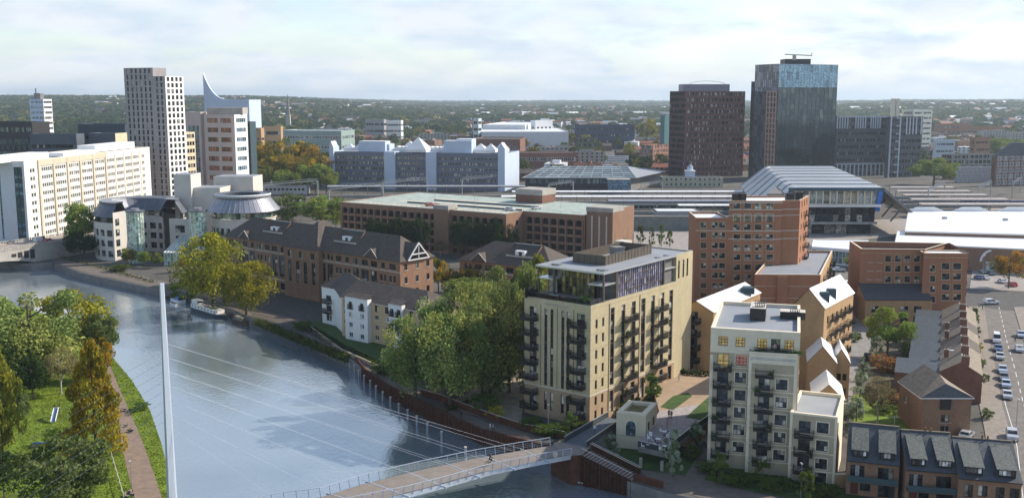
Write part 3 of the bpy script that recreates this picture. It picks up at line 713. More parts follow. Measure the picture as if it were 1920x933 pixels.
# ================================================================ balcony kit
def balcony_mesh(w=3.4,d=1.5,bars=True):
    m=M(); m.box((0,-d/2,-.1),(w,d,.2),DKM); slab=m.mesh('slab')
    r=M()
    for a,b in (((-w/2+.03,-d+.03),(w/2-.03,-d+.03)),((-w/2+.03,-d+.03),(-w/2+.03,-.05)),((w/2-.03,-d+.03),(w/2-.03,-.05))):
        r.beam((a[0],a[1],1.1),(b[0],b[1],1.1),.06,.06,DKM); r.beam((a[0],a[1],.08),(b[0],b[1],.08),.05,.05,DKM)
        L=math.hypot(b[0]-a[0],b[1]-a[1]); n_=int(L/.15)
        for i in range(n_+1):
            x=a[0]+(b[0]-a[0])*i/n_; y=a[1]+(b[1]-a[1])*i/n_; r.box((x,y,.6),(.045,.045,1.0),DKM)
    return slab,r.mesh('railing')
BALC={}
def plant_pot():
    rs=np.random.RandomState(5); C=rs.normal(size=(120,3))*[.22,.16,.22]+[0,0,.65]; mats=[leafmat('leaf_pot',(.04,.09,.02),(.12,.2,.04))]
    V,Fc=leaf_quads(rs,C,.11); a=np_mesh('plant',V,Fc,mats)
    m=M(); m.box((0,0,.2),(.6,.35,.4),CONCD); return a,m.mesh('planter')
POT=plant_pot()
def chair_mesh():
    m=M(); m.box((0,0,.42),(.5,.5,.06),CLO['grey']); m.box((0,.24,.68),(.5,.05,.45),CLO['grey'])
    for x in(-.22,.22):
        for y in(-.22,.22): m.box((x,y,.2),(.04,.04,.4),FRM)
    m.box((.8,0,.68),(.6,.6,.04),LTM); m.tube((.8,0,0),(.8,0,.66),.03,FRM,6); return m.mesh('seat')
SEAT=chair_mesh()
def balcony(b,p0,p1,s,z,w=3.4,d=1.5,furn=True):
    key=(w,d)
    if key not in BALC: BALC[key]=balcony_mesh(w,d)
    p0=Vector(p0);p1=Vector(p1);dd=(p1-p0).normalized(); c=p0+dd*s; ang=math.atan2(dd.y,dd.x)
    o=bpy.data.objects.new('balcony',BALC[key][0]); COL.objects.link(o); o.parent=b.root; o.location=(c.x-b.o[0],c.y-b.o[1],z-b.o[2]); o.rotation_euler.z=ang
    r=bpy.data.objects.new('railing',BALC[key][1]); COL.objects.link(r); r.parent=o
    if furn:
        k=rnd.random()
        sd=rnd.choice((-1,1))
        if k<.75:
            pl=bpy.data.objects.new('planter',POT[1]); COL.objects.link(pl); pl.parent=o; pl.location=(sd*(w/2-.5),-d+.35,0)
            pp=bpy.data.objects.new('plant',POT[0]); COL.objects.link(pp); pp.parent=o; pp.location=(sd*(w/2-.5),-d+.35,0); s_=rnd.uniform(.7,1.3); pp.scale=(s_,s_,s_)
        if k>.3:
            st=bpy.data.objects.new('seat',SEAT); COL.objects.link(st); st.parent=o; st.location=(-sd*.6,-.6,0)
    return o
def W(p0,p1,u0,u1,v0,v1,style=None,name='window',zg=10):
    p0=Vector(p0);p1=Vector(p1);d=(p1-p0).normalized(); um=(u0+u1)/2; z=zg
    for _ in range(4):
        s=su(p0,p1,um,z); pt=p0+d*s; za=zv(pt,v1); zb=zv(pt,v0); z=(za+zb)/2
    a=su(p0,p1,u0,z); c=su(p0,p1,u1,z)
    return (a,za,max(c-a,.3),zb-za,style,name)
def S(p0,p1,u,v=None,z=10):
    p0=Vector(p0);p1=Vector(p1);d=(p1-p0).normalized()
    for _ in range(4):
        s=su(p0,p1,u,z); pt=p0+d*s
        if v is None: break
        z=zv(pt,v)
    return s,z
def at(p0,p1,s,n=0):
    p0=Vector(p0);p1=Vector(p1);d=(p1-p0).normalized(); return p0+d*s+Vector((d.y,-d.x))*n
def text(body,parent,p0,p1,s,z,size,m,org,out=.06,name='lettering'):
    p=at(p0,p1,s,out); d=Vector(p1)-Vector(p0); c=bpy.data.curves.new(name,'FONT'); c.body=body; c.size=size; c.extrude=.03; c.align_x='CENTER'; c.materials.append(m)
    o=bpy.data.objects.new(name,c); COL.objects.link(o); dg=bpy.context.evaluated_depsgraph_get(); dg.update(); me=bpy.data.meshes.new_from_object(o.evaluated_get(dg)); bpy.data.objects.remove(o)
    o=bpy.data.objects.new(name,me); COL.objects.link(o); o.parent=parent; o.location=(p.x-org[0],p.y-org[1],z-org[2]); o.rotation_euler=(PI/2,0,math.atan2(d.y,d.x)); return o
# ================================================================ 1 buff brick riverside block
h=23.2; A=G(977,556,h);Bc=G(1108,573,h);C=G(1298,518,h)
d=(C-Bc).normalized(); f=Vector((d.y,-d.x)); L1=(C-Bc).length; wd=(A-Bc).length
A=Bc+Vector((-d.y,d.x)).normalized()*wd; D=A+C-Bc
b=B('apartment_block','tall buff brick riverside apartment block with dark balconies and a glass penthouse','apartment block',Bc)
sW={'g':G_L,'nx':2,'nz':2,'k':'door','dep':.3}; sS={'g':G_L,'nx':1,'nz':12,'k':'strip','sp':DKM,'dep':.35}; sN={'g':G_D,'nx':1,'nz':2,'dep':.3}
tr=wd/15.1
wins=[]
for i,z in enumerate([19.0,16.1,13.2,10.3,7.4,4.5,1.6]):
    wins.append((2.1*tr-.85,z+.05,1.7,2.35,sW,'balcony_door')); wins.append((12.95*tr-.9,z+.05,1.8,2.35,sW,'balcony_door'))
for s in(5.05,6.45,8.95,10.15):
    wins.append((s*tr-.35,6.4,.7,15.0,sS)); wins.append((s*tr-.35,1.6,.7,3.6,{'g':G_L,'nx':1,'nz':2,'dep':.35}))
b.face(A,Bc,6.0,h,BR_Y,[w for w in wins if w[1]>6.1]); b.face(A,Bc,0,6.0,BR_P,[w for w in wins if w[1]<6.0 and w[1]+w[3]<5.9])
for z in (4.5,):  # doors that cross the plinth line
    pass
for i,z in enumerate([19.0,16.1,13.2,10.3,7.4,4.5,1.6]):
    balcony(b,A,Bc,1.7*tr,z,3.4,1.6); balcony(b,A,Bc,12.5*tr,z,3.4,1.6)
# long side
wins=[]; low=[]
def zz(s): return at(Bc,C,s)
for (u,wv) in ((1117.6,.75),(1130,.75)):
    s,_=S(Bc,C,u)
    for k in range(8):
        z=1.2+2.9*k; (wins if z>6 else low).append((s-wv/2,z if z>6.1 or z<4 else 3.9,wv,1.7,sN))
for (u0,u1,zt) in ((1143.5,1151,21.6),(1183,1190.5,21.6),(1200.5,1208.5,21.6),(1237,1243.5,21.6),(1253,1260,21.6),(1164,1171,21.6),(1219,1226,21.6)):
    s0,_=S(Bc,C,u0);s1,_=S(Bc,C,u1)
    wins.append((s0,6.6,s1-s0,zt-6.6,dict(sS,nx=1))); low.append((s0,1.2,s1-s0,4.3,{'g':G_L,'nx':1,'nz':2,'dep':.3}))
s_core,_=S(Bc,C,1264.5)
b.face(Bc,at(Bc,C,s_core),6.0,h,BR_Y,wins,.3); b.face(Bc,at(Bc,C,s_core),0,6.0,BR_P,low,.3)
s1c,_=S(Bc,C,1174.5); s2c,_=S(Bc,C,1231)
for k in range(6):
    z=18.4-2.9*k; balcony(b,Bc,C,s1c,z,4.2,1.5); balcony(b,Bc,C,s2c,z,4.2,1.5)
# stair core, taller
PC=at(Bc,C,s_core); hr=zv(at(Bc,C,S(Bc,C,1132,z=29)[0]),511)
cw=[]
for u in(1273,1281.5,1289): 
    s,_=S(PC,C,u,z=26); cw.append((s-.35,23.6,.7,hr-25.0,{'g':G_D,'nx':1,'nz':4,'dep':.3}))
b.face(PC,C,0,hr,BR_Y,cw); b.face(C,D,0,hr,BR_Y); b.face(D,A,0,h,BR_Y)
PD=PC+(A-Bc); b.face(PD,PC,h,hr,BR_Y); b.face(D,PD,h,hr,BR_Y)
flat_roof(b,[PC,C,D,PD],hr+.02,FELT,BR_Y,.3,LTM)
# terrace floor and parapet, string courses and pilaster grooves
flat_roof(b,[A,Bc,PC,PD],h,PAVEG,BR_Y,.25,CONCD,.4)
def band(bb,p0,p1,z,hh,m,out=.06,s0=0,s1=None):
    p0=Vector(p0);p1=Vector(p1);L=(p1-p0).length; s1=L if s1 is None else s1; c=at(p0,p1,(s0+s1)/2,out/2); dd=p1-p0
    bb.t.box((c.x,c.y,z),(s1-s0,out,hh),m,math.atan2(dd.y,dd.x))
for zq in (9,11.9,14.8,17.7,20.6):
    band(b,A,Bc,zq,.05,BR_P,.02); band(b,Bc,C,zq,.05,BR_P,.02,0,s_core)
for sq in(6.3,17.4):
    c=at(Bc,C,sq,.08); b.t.tube((c.x,c.y,0),(c.x,c.y,h-.6),.06,BRZ,6)
band(b,A,Bc,6.05,.22,STONEP); band(b,Bc,PC,6.05,.22,STONEP); band(b,Bc,PC,h-.7,.08,BR_P,.03)
for s in(3.9,7.7,11.4): 
    c=at(A,Bc,s*tr,.02); b.t.box((c.x,c.y,14),(.1,.06,16),BRZ,math.atan2((Bc-A).y,(Bc-A).x))
for s in(8.0,14.2,25.0):
    c=at(Bc,C,s,.02); b.t.box((c.x,c.y,13.5),(.12,.06,14),BRZ,math.atan2(d.y,d.x))
text('CHRISTCHURCH WHARF',b.root,A,Bc,7.2*tr,h-1.05,.5,LTM,b.o)
# penthouse
s0,_=S(Bc,C,1132,z=26); rt=hr; up=Vector((-d.y,d.x)).normalized()
def Q(s,t,z): p=Bc+d*s+up*t; return (p.x,p.y,z)
pent=M(b.o)
# roof slab with square openings and overhang
S0,S1=s0-.4,s_core; T0,T1=-.25,wd+.2
def ph(mm,s0,s1,t0,t1,z0,z1,m,top=None): mm.prism([Q(s0,t0,0)[:2],Q(s1,t0,0)[:2],Q(s1,t1,0)[:2],Q(s0,t1,0)[:2]],z0,z1,m,top,True)
op=[(S0+1.2,S0+3.6,.7,3.6),(S0+1.2,S0+3.6,wd-4.2,wd-1.2),(S1-7,S1-5,.6,2.2),(S1-3.5,S1-1.5,.6,2.2)]
xs=sorted({S0,S1}|{x for o in op for x in o[:2]}); ts=sorted({T0,T1}|{x for o in op for x in o[2:]})
for i in range(len(xs)-1):
    for j in range(len(ts)-1):
        a,c,e,g_=xs[i],xs[i+1],ts[j],ts[j+1]
        if any(o[0]<=a and c<=o[1] and o[2]<=e and g_<=o[3] for o in op): continue
        ph(pent,a,c,e,g_,rt-.35,rt,LTM,FELT)
pent.obj('roof_canopy',b.root)
col=M(b.o)
sG,_=S(Bc,C,1157,z=26); sE,_=S(Bc,C,1245,z=26)
for s in(s0,s0+4.6,sG-.3,sE):
    for t in(.15,wd-.15): ph(col,s,s+.35,t-.15,t+.15,h,rt-.35,BRZ)
for t in(3.8,wd-3.9): ph(col,s0,s0+.35,t-.2,t+.2,h,rt-.35,BRZ)
# intermediate balcony slabs of the open corners
for s_a,s_b,t0,t1 in ((s0,sG,.1,3.6),(sE+.3,S1,.1,3.0),(s0,s0+3,wd-3.6,wd-.1)): ph(col,s_a,s_b,t0,t1,h+2.9,h+3.15,LTM)
col.obj('column_frame',b.root)
def cwall(mm,p0,p1,z0,z1,nx,nz,g_,fm=BRZ,t=.1):
    p0=Vector(p0[:2]);p1=Vector(p1[:2]);dd=p1-p0;L=dd.length;ang=math.atan2(dd.y,dd.x)
    for i in range(nx):
        for j in range(nz):
            a=p0+dd*i/nx;c=p0+dd*(i+1)/nx;e=z0+(z1-z0)*j/nz;g2=z0+(z1-z0)*(j+1)/nz; mm.face([(a.x,a.y,e),(c.x,c.y,e),(c.x,c.y,g2),(a.x,a.y,g2)],g_)
    for i in range(nx+1): c=at(p0,p1,L*i/nx,t/2+.004); mm.box((c.x,c.y,(z0+z1)/2),(t,t,z1-z0),fm,ang)
    for j in range(nz+1): c=at(p0,p1,L/2,t/2+.009); mm.box((c.x,c.y,z0+(z1-z0)*j/nz),(L,t,t),fm,ang)
for nm,a,c,nx,nz,gg in (('glazing',Q(s0+2.8,wd-3.9,0),Q(s0+2.8,3.9,0),9,3,G_O),('glazing',Q(sG,.35,0),Q(sE,.35,0),22,4,glass('glazing_mauve',(.10,.10,.16),(.35,.33,.42),.35,spec=1.)),('glazing',Q(s0+3.2,3.6,0),Q(sG,3.6,0),3,2,G_L),('glazing',Q(sE,3.1,0),Q(S1,3.1,0),4,2,G_L),('glazing',Q(s0+3.2,wd-.4,0),Q(s0+3.2,wd-3.6,0),3,2,G_D)):
    mm=M(b.o); cwall(mm,a,c,h-.2,rt-.36,nx,nz,gg); mm.obj(nm,b.root)
core=M(b.o); ph(core,s0+3.4,S1-.1,3.9,wd-.6,h-.2,rt-.4,DKM); ph(core,sG+.2,S1-.2,.6,4,h-.2,rt-.4,CONCD); core.obj('penthouse_core',b.root)
# plant enclosure on the roof
en=M(b.o)
e0,e1,e2=[Vector((*G(u,v,rt+1.9),)) for u,v in((1074.8,473.8),(1134.6,479.6),(1221.4,458.3))]
e3=e0+e2-e1
for a,c in((e0,e1),(e1,e2),(e2,e3),(e3,e0)):
    dd=(c-a);L=dd.length; mid=(a+c)/2; en.box((mid.x,mid.y,rt+.95),(L,.12,1.9),BRZ,math.atan2(dd.y,dd.x))
    for i in range(int(L/1.3)+1):
        p=at(a,c,min(L,i*1.3),.08); en.box((p.x,p.y,rt+.95),(.07,.05,1.88),DKM,math.atan2(dd.y,dd.x))
p=(e0+e1+e2+e3)/4; en.box((p.x+1,p.y+2,rt+.9),(2.2,2.2,1.8),GREYM,.5); en.box((p.x+1,p.y+2,rt+1.95),(2.5,2.5,.15),CONCD,.5)
en.obj('plant_enclosure',b.root)
p=Vector(Q(S1-1,wd-3,0)); en=M(b.o); en.box((p.x,p.y,rt+1),(3,2.5,2),STONEP,.9); en.obj('lift_overrun',b.root)
# terrace rail
rl_=M(b.o)
for a,c in((A,Bc),(Bc,Vector(Q(s0,0,0)[:2])),(A,Vector(Q(s0,wd,0)[:2]))):
    dd=c-a; L=dd.length; m_=(a+c)/2+(up*.25*(0 if a==A and c==Bc else (1 if a==Bc else -1)))+(d*.25 if c==Bc and a==A else Vector((0,0))); ang=math.atan2(dd.y,dd.x)
    rl_.box((m_.x,m_.y,h+.95),(L-.3,.05,.06),FRM,ang); rl_.box((m_.x,m_.y,h+.45),(L-.4,.02,.8),G_D,ang)
rl_.obj('terrace_railing',b.root)
b.done(); BUFF=b
def sofa(p,ang,z,m,label,grp=None):
    t=thing('outdoor_sofa',label,'sofa',(p[0],p[1],z),ang,grp); q=M(); q.box((0,0,.2),(2,.85,.4),m); q.obj('seat',t); q=M(); q.box((0,.36,.55),(2,.2,.5),m); q.box((-.93,-.05,.48),(.16,.7,.3),m); q.box((.93,-.05,.48),(.16,.7,.3),m); q.obj('backrest',t); return t
sofa(Q(1.6,9.6*tr,0),-.6,h-.2,WHITE,'white sofa on the penthouse terrace, the farther from the corner'); sofa(Q(1.3,7.2*tr,0),1.0,h-.2,LTM,'pale grey sofa near the middle of the penthouse terrace front')
t=thing('planter_bed','low stone planter with green plants at the terrace corner of the buff block','planter',(*Q(1.6,2.2,0)[:2],h-.2),math.atan2(d.y,d.x)); q=M(); q.box((0,0,.3),(2,3,.6),STONEP); q.obj('tub',t)
o=bpy.data.objects.new('plants',POT[0]); COL.objects.link(o); o.parent=t; o.scale=(2.8,4,1.3)
t=thing('curved_screen','black curved privacy screen at the left end of the penthouse terrace','screen',(*Q(1.6,wd-2.6,0)[:2],h-.2),math.atan2(d.y,d.x)); q=M()
for i in range(10):
    a0=PI*.35+i*.13;a1=a0+.135; q.face([(math.cos(a0)*3-1,math.sin(a0)*2.4-.4,0),(math.cos(a1)*3-1,math.sin(a1)*2.4-.4,0),(math.cos(a1)*3-1,math.sin(a1)*2.4-.4,2.1),(math.cos(a0)*3-1,math.sin(a0)*2.4-.4,2.1)],DKM); q.face([(math.cos(a1)*2.9-1,math.sin(a1)*2.3-.4,0),(math.cos(a0)*2.9-1,math.sin(a0)*2.3-.4,0),(math.cos(a0)*2.9-1,math.sin(a0)*2.3-.4,2.1),(math.cos(a1)*2.9-1,math.sin(a1)*2.3-.4,2.1)],DKM)
q.obj('panel',t)
# ================================================================ 2 cream riverside block
h=23.7; A=G(1333,613,h);Bc=G(1501,623,h);C=G(1533,573,h); d=(Bc-A).normalized(); up=Vector((-d.y,d.x)); Ld=(C-Bc).dot(up); C=Bc+up*max(Ld,21); D=A+C-Bc
b=B('apartment_block','cream brick riverside apartment block with white string courses, lit top floor and stacked black balconies','apartment block',A)
sC={'g':G_L,'nx':2,'nz':2,'sur':STONE,'sill':STONE,'dep':.22}; sY=dict(sC,g=G_Y,nx=3,nz=3); sPk=dict(sC,g=G_P,nx=3,nz=3); sDo={'g':G_L,'nx':2,'nz':2,'k':'door','dep':.25}
sN2={'g':G_L,'nx':3,'nz':2,'sur':STONE,'sill':STONE,'dep':.22}
wn=[];fl=[20.7-2.97*i for i in range(7)]
# left half : col A doors + col B windows
sB,_=S(A,Bc,1388.5,710); sA,_=S(A,Bc,1355,705); sBay0,_=S(A,Bc,1403.5,700); sBay1=(Bc-A).length
sB0,_=S(A,Bc,1387,675)
z0=[zv(at(A,Bc,sB),684.5)-2.95*i for i in range(7)]
for i,z in enumerate(z0):
    if i<6: wn.append((sA-.9,z-.75,1.8,2.5,dict(sDo,g=G_Y) if i==0 else sDo,'balcony_door'))
    wn.append((sB-.9,z,1.8,1.75,sPk if i==0 else sN2))
b.face(A,at(A,Bc,sBay0),0,19.9,BR_B,wn)
# stone top storey
tw=[W(A,Bc,u0,u1,v0,v1,sY) for u0,u1,v0,v1 in((1347,1365,629.5,647),(1379.4,1397.3,631.5,649.5),(1420,1438,634,654),(1471,1488.5,637,656))]+[W(A,Bc,1445.5,1463,635,657.5,dict(sDo,g=G_O),'balcony_door')]
b.face(A,Bc,19.9,h,STONE,tw)
# projecting bay of lower floors
bo=1.3; b0=at(A,Bc,sBay0,bo); b1=at(A,Bc,sBay1-.25,bo); zb=19.9
wn=[]
sCc,_=S(b0,b1,1434,690); sDd,_=S(b0,b1,1467,690); zd0=zv(at(b0,b1,sDd),697)
for i in range(7):
    z=zd0-2.95*i
    if i<6: wn.append((sCc-.9,z-.75,1.8,2.5,dict(sDo,g=G_Y) if i==0 else sDo,'balcony_door'))
    wn.append((sDd-.9,z,1.8,1.75,dict(sY,g=G_Y) if i==0 else sN2))
b.face(b0,b1,0,18.5,BR_B,wn); b.face(b0,b1,18.5,20.4,STONE); b.face(at(A,Bc,sBay0,0),b0,0,20.4,BR_B); b.face(b1,at(A,Bc,sBay1-.25,0),0,20.4,STONE)
b.r.face([(p.x,p.y,20.1) for p in(b0,b1,at(A,Bc,sBay1-.25),at(A,Bc,sBay0))],PAVEG)
for k in (sBay0+.02,):
    pass
b.face(at(A,Bc,sBay0),Bc,0,19.9,BR_B)
b.face(Bc,C,0,h,STONE); b.face(C,D,0,h,BR_B); b.face(D,A,0,h,BR_B)
flat_roof(b,[A,Bc,C,D],h,FELT,STONE,.6,STONE,.5)
for (p0,p1,s0,s1,zs) in ((A,Bc,0,sBay0,z0),(b0,b1,0,None,[zd0-2.95*i for i in range(7)])):
    for z in zs: band(b,p0,p1,z-.45,.16,STONE,.07,s0,s1)
band(b,A,Bc,19.85,.45,STONE,.14,0,sBay0); band(b,A,Bc,h-.15,.3,STONE,.2); band(b,A,Bc,h-.9,.12,STONE,.1); band(b,b0,b1,20.3,.25,STONE,.16); band(b,b0,b1,18.6,.2,STONE,.12)
for p,s in(((A,Bc),.25),((b0,b1),.25),((b0,b1),(b1-b0).length-.25)):
    c=at(p[0],p[1],s,.03); b.t.box((c.x,c.y,9.6),(.5,.07,19),STONE,math.atan2(d.y,d.x))
for z in (19.9,16.9,13.9,10.9,7.9,4.9): band(b,Bc,C,z,.1,STONEP,.04)
text('CHRISTCHURCH WHARF',b.root,b0,b1,(b1-b0).length/2,19.1,.62,mat('letter_grey',(.45,.47,.5),.4,0),b.o)
for i,z in enumerate(z0[:6]): balcony(b,A,Bc,sA,z-.8,2.9,1.3)
for i in range(6): balcony(b,b0,b1,sCc,zd0-2.95*i-.8,2.9,1.3)
# top terrace railing + planters
q=M(b.o); p0_,p1_=at(b0,b1,.8,-.15),at(b0,b1,(b1-b0).length-1,-.15); dd=p1_-p0_
q.beam((p0_.x,p0_.y,21.1),(p1_.x,p1_.y,21.1),.05,.05,DKM)
for i in range(60): p=p0_+dd*i/59; q.box((p.x,p.y,20.6),(.04,.04,1.0),DKM)
q.obj('terrace_railing',b.root)
for s in(2,5.2,7.5):
    p=at(b0,b1,s,-.5); o=bpy.data.objects.new('planter',POT[1]); COL.objects.link(o); o.parent=b.root; o.location=(p.x-b.o[0],p.y-b.o[1],20.12); o.scale=(2.6,1,.9)
    o2=bpy.data.objects.new('plant',POT[0]); COL.objects.link(o2); o2.parent=o; o2.scale=(1,1,.8)
person(at(b0,b1,4.0,-.7),20.12,math.atan2(d.y,d.x),'stand','pink','blue','person in a pink top standing on the top terrace of the cream block')
# roof plant
for nm,(u,v),(sx,sy,sz) in(('chimney_housing',(1424,597),(2.6,6.0,2.2)),('air_handling_unit',(1489,598),(4.2,2.6,1.3))):
    p=G(u,v,h-.6); q=M(b.o); q.box((p.x,p.y+1,h-.6+sz/2),(sx,sy,sz),DKM,math.atan2(d.y,d.x),STONEP); 
    for i in range(6): q.box((p.x-.8+i*.3,p.y-.4,h-.6+sz+.25),(.12,.9,.5),DKM,math.atan2(d.y,d.x))
    if nm=='chimney_housing':
        for i in range(6): q.box((p.x+.4+i*.3,p.y+3.0,h-.6+sz+.25),(.12,.9,.5),DKM,math.atan2(d.y,d.x))
    q.obj(nm,b.root)
b.done(); CREAMB=(A,Bc,C,D)
# lower wing
h2=11.4; W0=G(1482,771,h2);W1=G(1571,781,h2); dw=(W1-W0).normalized(); uw=Vector((-dw.y,dw.x)); W2=W1+uw*13; W3=W0+uw*13
b=B('apartment_wing','four storey cream brick wing with flat grey roof, right of the cream block','apartment wing',W0)
wn=[]
sE_,_=S(W0,W1,1508,815); sF,_=S(W0,W1,1542.5,802)
for i in range(4):
    z=zv(at(W0,W1,sF),811.5)-2.95*i
    if z<.2: z=.25
    if i<3: wn.append((sE_-.9,z-.75 if z>.8 else .1,1.8,2.4,sDo,'balcony_door')); balcony(b,W0,W1,sE_,z-.8,2.9,1.3)
    wn.append((sF-.9,z,1.8,1.75,sN2)); band(b,W0,W1,z-.4,.16,STONE,.07)
b.face(W0,W1,0,h2,BR_B,wn); b.face(W1,W2,0,h2,STONE); b.face(W2,W3,0,h2,BR_B); b.face(W3,W0,0,h2,BR_B)
flat_roof(b,[W0,W1,W2,W3],h2,FELT,STONE,.5,STONE,.4); band(b,W0,W1,h2-.15,.3,STONE,.15)
for s in(.2,(W1-W0).length-.2): c=at(W0,W1,s,.03); b.t.box((c.x,c.y,5.6),(.4,.07,11),STONE,math.atan2(dw.y,dw.x))
c=at(W1,W2,.25,.08); b.t.tube((c.x,c.y,0),(c.x,c.y,h2-1),.07,DKM,6)
b.done()
t=thing('garden_wall','short buff brick wall between the cream wing and the dark townhouses','wall',(W1.x+1.2,W1.y-.4,0)); q=M(); q.box((0,0,1.1),(2.6,.5,2.2),BR_T); q.box((0,0,2.25),(2.8,.6,.12),STONE); q.obj('brickwork',t)
# ================================================================ generic pitched block
def house(name,label,cat,A,Bc,depth,ze,zr,wallm,roofm,wins=(),side=(),hip0=0,hip1=0,over=.35,gab=(0,0),z0=0,group=None,**k):
    """front wall A->B, ridge parallel to the front"""
    A=Vector(A);Bc=Vector(Bc);d=(Bc-A).normalized();up=Vector((-d.y,d.x));C=Bc+up*depth;D=A+up*depth
    b=B(name,label,cat,(A+Bc)/2,0,group)
    b.face(A,Bc,z0,ze,wallm,wins); b.face(Bc,C,z0,ze,wallm,side); b.face(C,D,z0,ze,wallm); b.face(D,A,z0,ze,wallm)
    gable(b.r,A,Bc,C,D,ze,zr,roofm,over,hip0,hip1,k.get('trim'))
    if not hip1: gable_end(b,Bc,C,ze,zr-.05,wallm)
    if not hip0: gable_end(b,D,A,ze,zr-.05,wallm)
    return b
def gfront(name,label,cat,A,Bc,depth,ze,zr,wallm,roofm,wins=(),side=(),over=.3,group=None,trim=None):
    """gable faces the front wall A->B, ridge runs back"""
    A=Vector(A);Bc=Vector(Bc);d=(Bc-A).normalized();up=Vector((-d.y,d.x));C=Bc+up*depth;D=A+up*depth
    b=B(name,label,cat,(A+Bc)/2,0,group)
    b.face(A,Bc,0,ze,wallm,wins); b.face(Bc,C,0,ze,wallm,side); b.face(C,D,0,ze,wallm); b.face(D,A,0,ze,wallm)
    gable(b.r,Bc,C,D,A,ze,zr,roofm,over,0,0,trim); gable_end(b,A,Bc,ze,zr-.05,wallm); gable_end(b,C,D,ze,zr-.05,wallm)
    return b
sSash={'g':G_L,'nx':2,'nz':2,'f':FRW,'sill':STONE,'dep':.18}; sSm={'g':G_D,'nx':1,'nz':2,'dep':.18}; sDk={'g':G_D,'nx':2,'nz':1,'dep':.2}
# ---- 3 tan gabled block between the two riverside blocks
Y0=G(1271,706,0); ze=zv(Y0,577); A=Y0; f3=Vector((.82,-.57)).normalized(); B1=A+f3*along(A,f3,1338,ze)
L=(B1-A).length; zr=zv((A+B1)/2,563); dp3=along((A+B1)/2,(-f3.y,f3.x),1396,zr)
w=[]
s,_=S(A,B1,1274.8,600)
for i in range(5): w.append((s-.4,ze-2.2-2.9*i,.8,1.5,sSm))
s2,_=S(A,B1,1302,600)
for i in range(5): w.append((s2-.8,ze-2.6-2.9*i if i<4 else max(.1,ze-2.6-2.9*i),1.6,2.2,{'g':G_L,'nx':2,'nz':2,'k':'door','dep':.2},'balcony_door'))
b=gfront('apartment_block','tan brick gabled block with a white metal roof between the buff and the cream blocks','apartment block',A,B1,dp3,ze,zr,BR_T,ROOFW,w,[x for x in grid(dp3,0,ze,7,4,1.,1.5,1.0)],over=.25,trim=STONE)
for i in range(4): balcony(b,A,B1,s2,ze-2.65-2.9*i,3.2,1.4)
for z in(ze-2.9,ze-5.8,ze-8.7,3.2): band(b,A,B1,z,.1,BR_P,.04)
q=M(b.o); p=at(A,B1,L*.80,0)+Vector((-f3.y,f3.x))*(dp3*.8); q.prism([(p.x-1.4,p.y-1.5),(p.x+1.8,p.y-1.5),(p.x+1.8,p.y+1.5),(p.x-.2,p.y+1.5)],ze+.6,zr-.1,TEALD); q.obj('dormer',b.root)
b.done()
# ---- 4 second gabled block with teal dormers
ze2=18.3; A=Vector((XU(1488,207,ze2),207)); B1=A+f3*along(A,f3,1546,ze2)

b=gfront('apartment_block','narrow tan gabled block with white roof and two teal dormers behind the cream block','apartment block',A,B1,20,ze2,zv((A+B1)/2,540),BR_T,ROOFW,(),grid(20,0,ze2,6,4,1.,1.5,1.0),over=.25,trim=STONE)
zr_=zv((A+B1)/2,540)
for i,k in enumerate((3.5,8)):
    q=M(b.o); p=at(A,B1,(B1-A).length*.80)+Vector((-f3.y,f3.x))*k; q.prism([(p.x-.9,p.y-.8),(p.x+.9,p.y-.8),(p.x+.9,p.y+.8),(p.x-.9,p.y+.8)],ze2+.3,zr_-1.1,TEALD); q.obj('dormer',b.root)
Cc=B1+Vector((0,0))
dS=(B1-A).normalized(); upS=Vector((-dS.y,dS.x))
for i in range(4):
    for k in (5,10,15): balcony(b,B1,B1+upS*20,k,15.0-2.95*i,2.4,1.2,furn=False)
b.done()
# ---- 5 three low gabled houses right of the cream block
def lowhouse(lab,uf0,uf1,Yf,ze,zr,dep,ang):
    A=Vector((XU(uf0,Yf,ze),Yf)); L=(XU(uf1,Yf,ze)-XU(uf0,Yf,ze)); dd=Vector((math.cos(ang),math.sin(ang))); B1=A+dd*L
    b=gfront('gabled_house',lab,'house',A,B1,dep,ze,zr,BR_T,ROOFW,[(L*.3,1.2,.8,1.4,sSm),(L*.62,1.2,.8,1.4,sSm),(L*.3,4.2,.8,1.4,sSm),(L*.62,4.2,.8,1.4,sSm)],grid(dep,0,ze,3,2,.8,1.5,1.1,1.5),over=.2,trim=STONE)
    b.done(); return b
lowhouse('tan brick house with steep white roof, hard against the cream block',1515,1566,196,9.0,12.4,14,-.25)
lowhouse('tan brick house with white roof at the lane, rightmost beside the cream block',1560,1592,200,7.8,10.8,9,-.25)
lowhouse('low white gabled roof just behind the flat roofed cream wing',1524,1580,176,7.6,10.4,10,-.25)
# ---- 6 red brick tower and its wings
sT={'g':G_Y if 0 else G_L,'nx':2,'nz':2,'sill':STONE,'dep':.2,'f':FRM,'sur':mat('stone_tan',(.40,.31,.19),.8,.1,.5)}
YT=268.; hT=zv((0,YT),376); hl=zv((0,YT),408)
T0=Vector((XU(1305,YT,hl),YT)); T1=Vector((XU(1367,YT,hT),YT-.3)); T2=Vector((XU(1466,YT,hT),YT-.8)); T3=Vector((XU(1502,YT,hT),YT+.8)); T4=T3+Vector((8.5,17)) 
T4=T3+Vector((.42,.907))*along(T3,(.42,.907),1517,hT)
b=B('brick_tower','tall red brick tower block with arched upper windows behind the tan gabled block','apartment tower',T1,limit=90)
rows=[386,444.6,464,482,501,520,538.5,556]
def colrows(p0,p1,us,vs,w,hh,st):
    o=[]
    for u in us:
        for v in vs:
            s,z=S(p0,p1,u,v); o.append((s-w/2,z-hh/2,w,hh,st))
    return o
wn=colrows(T1,T2,(1381.6,1401.8,1422,1443),rows,1.7,1.55,sT)
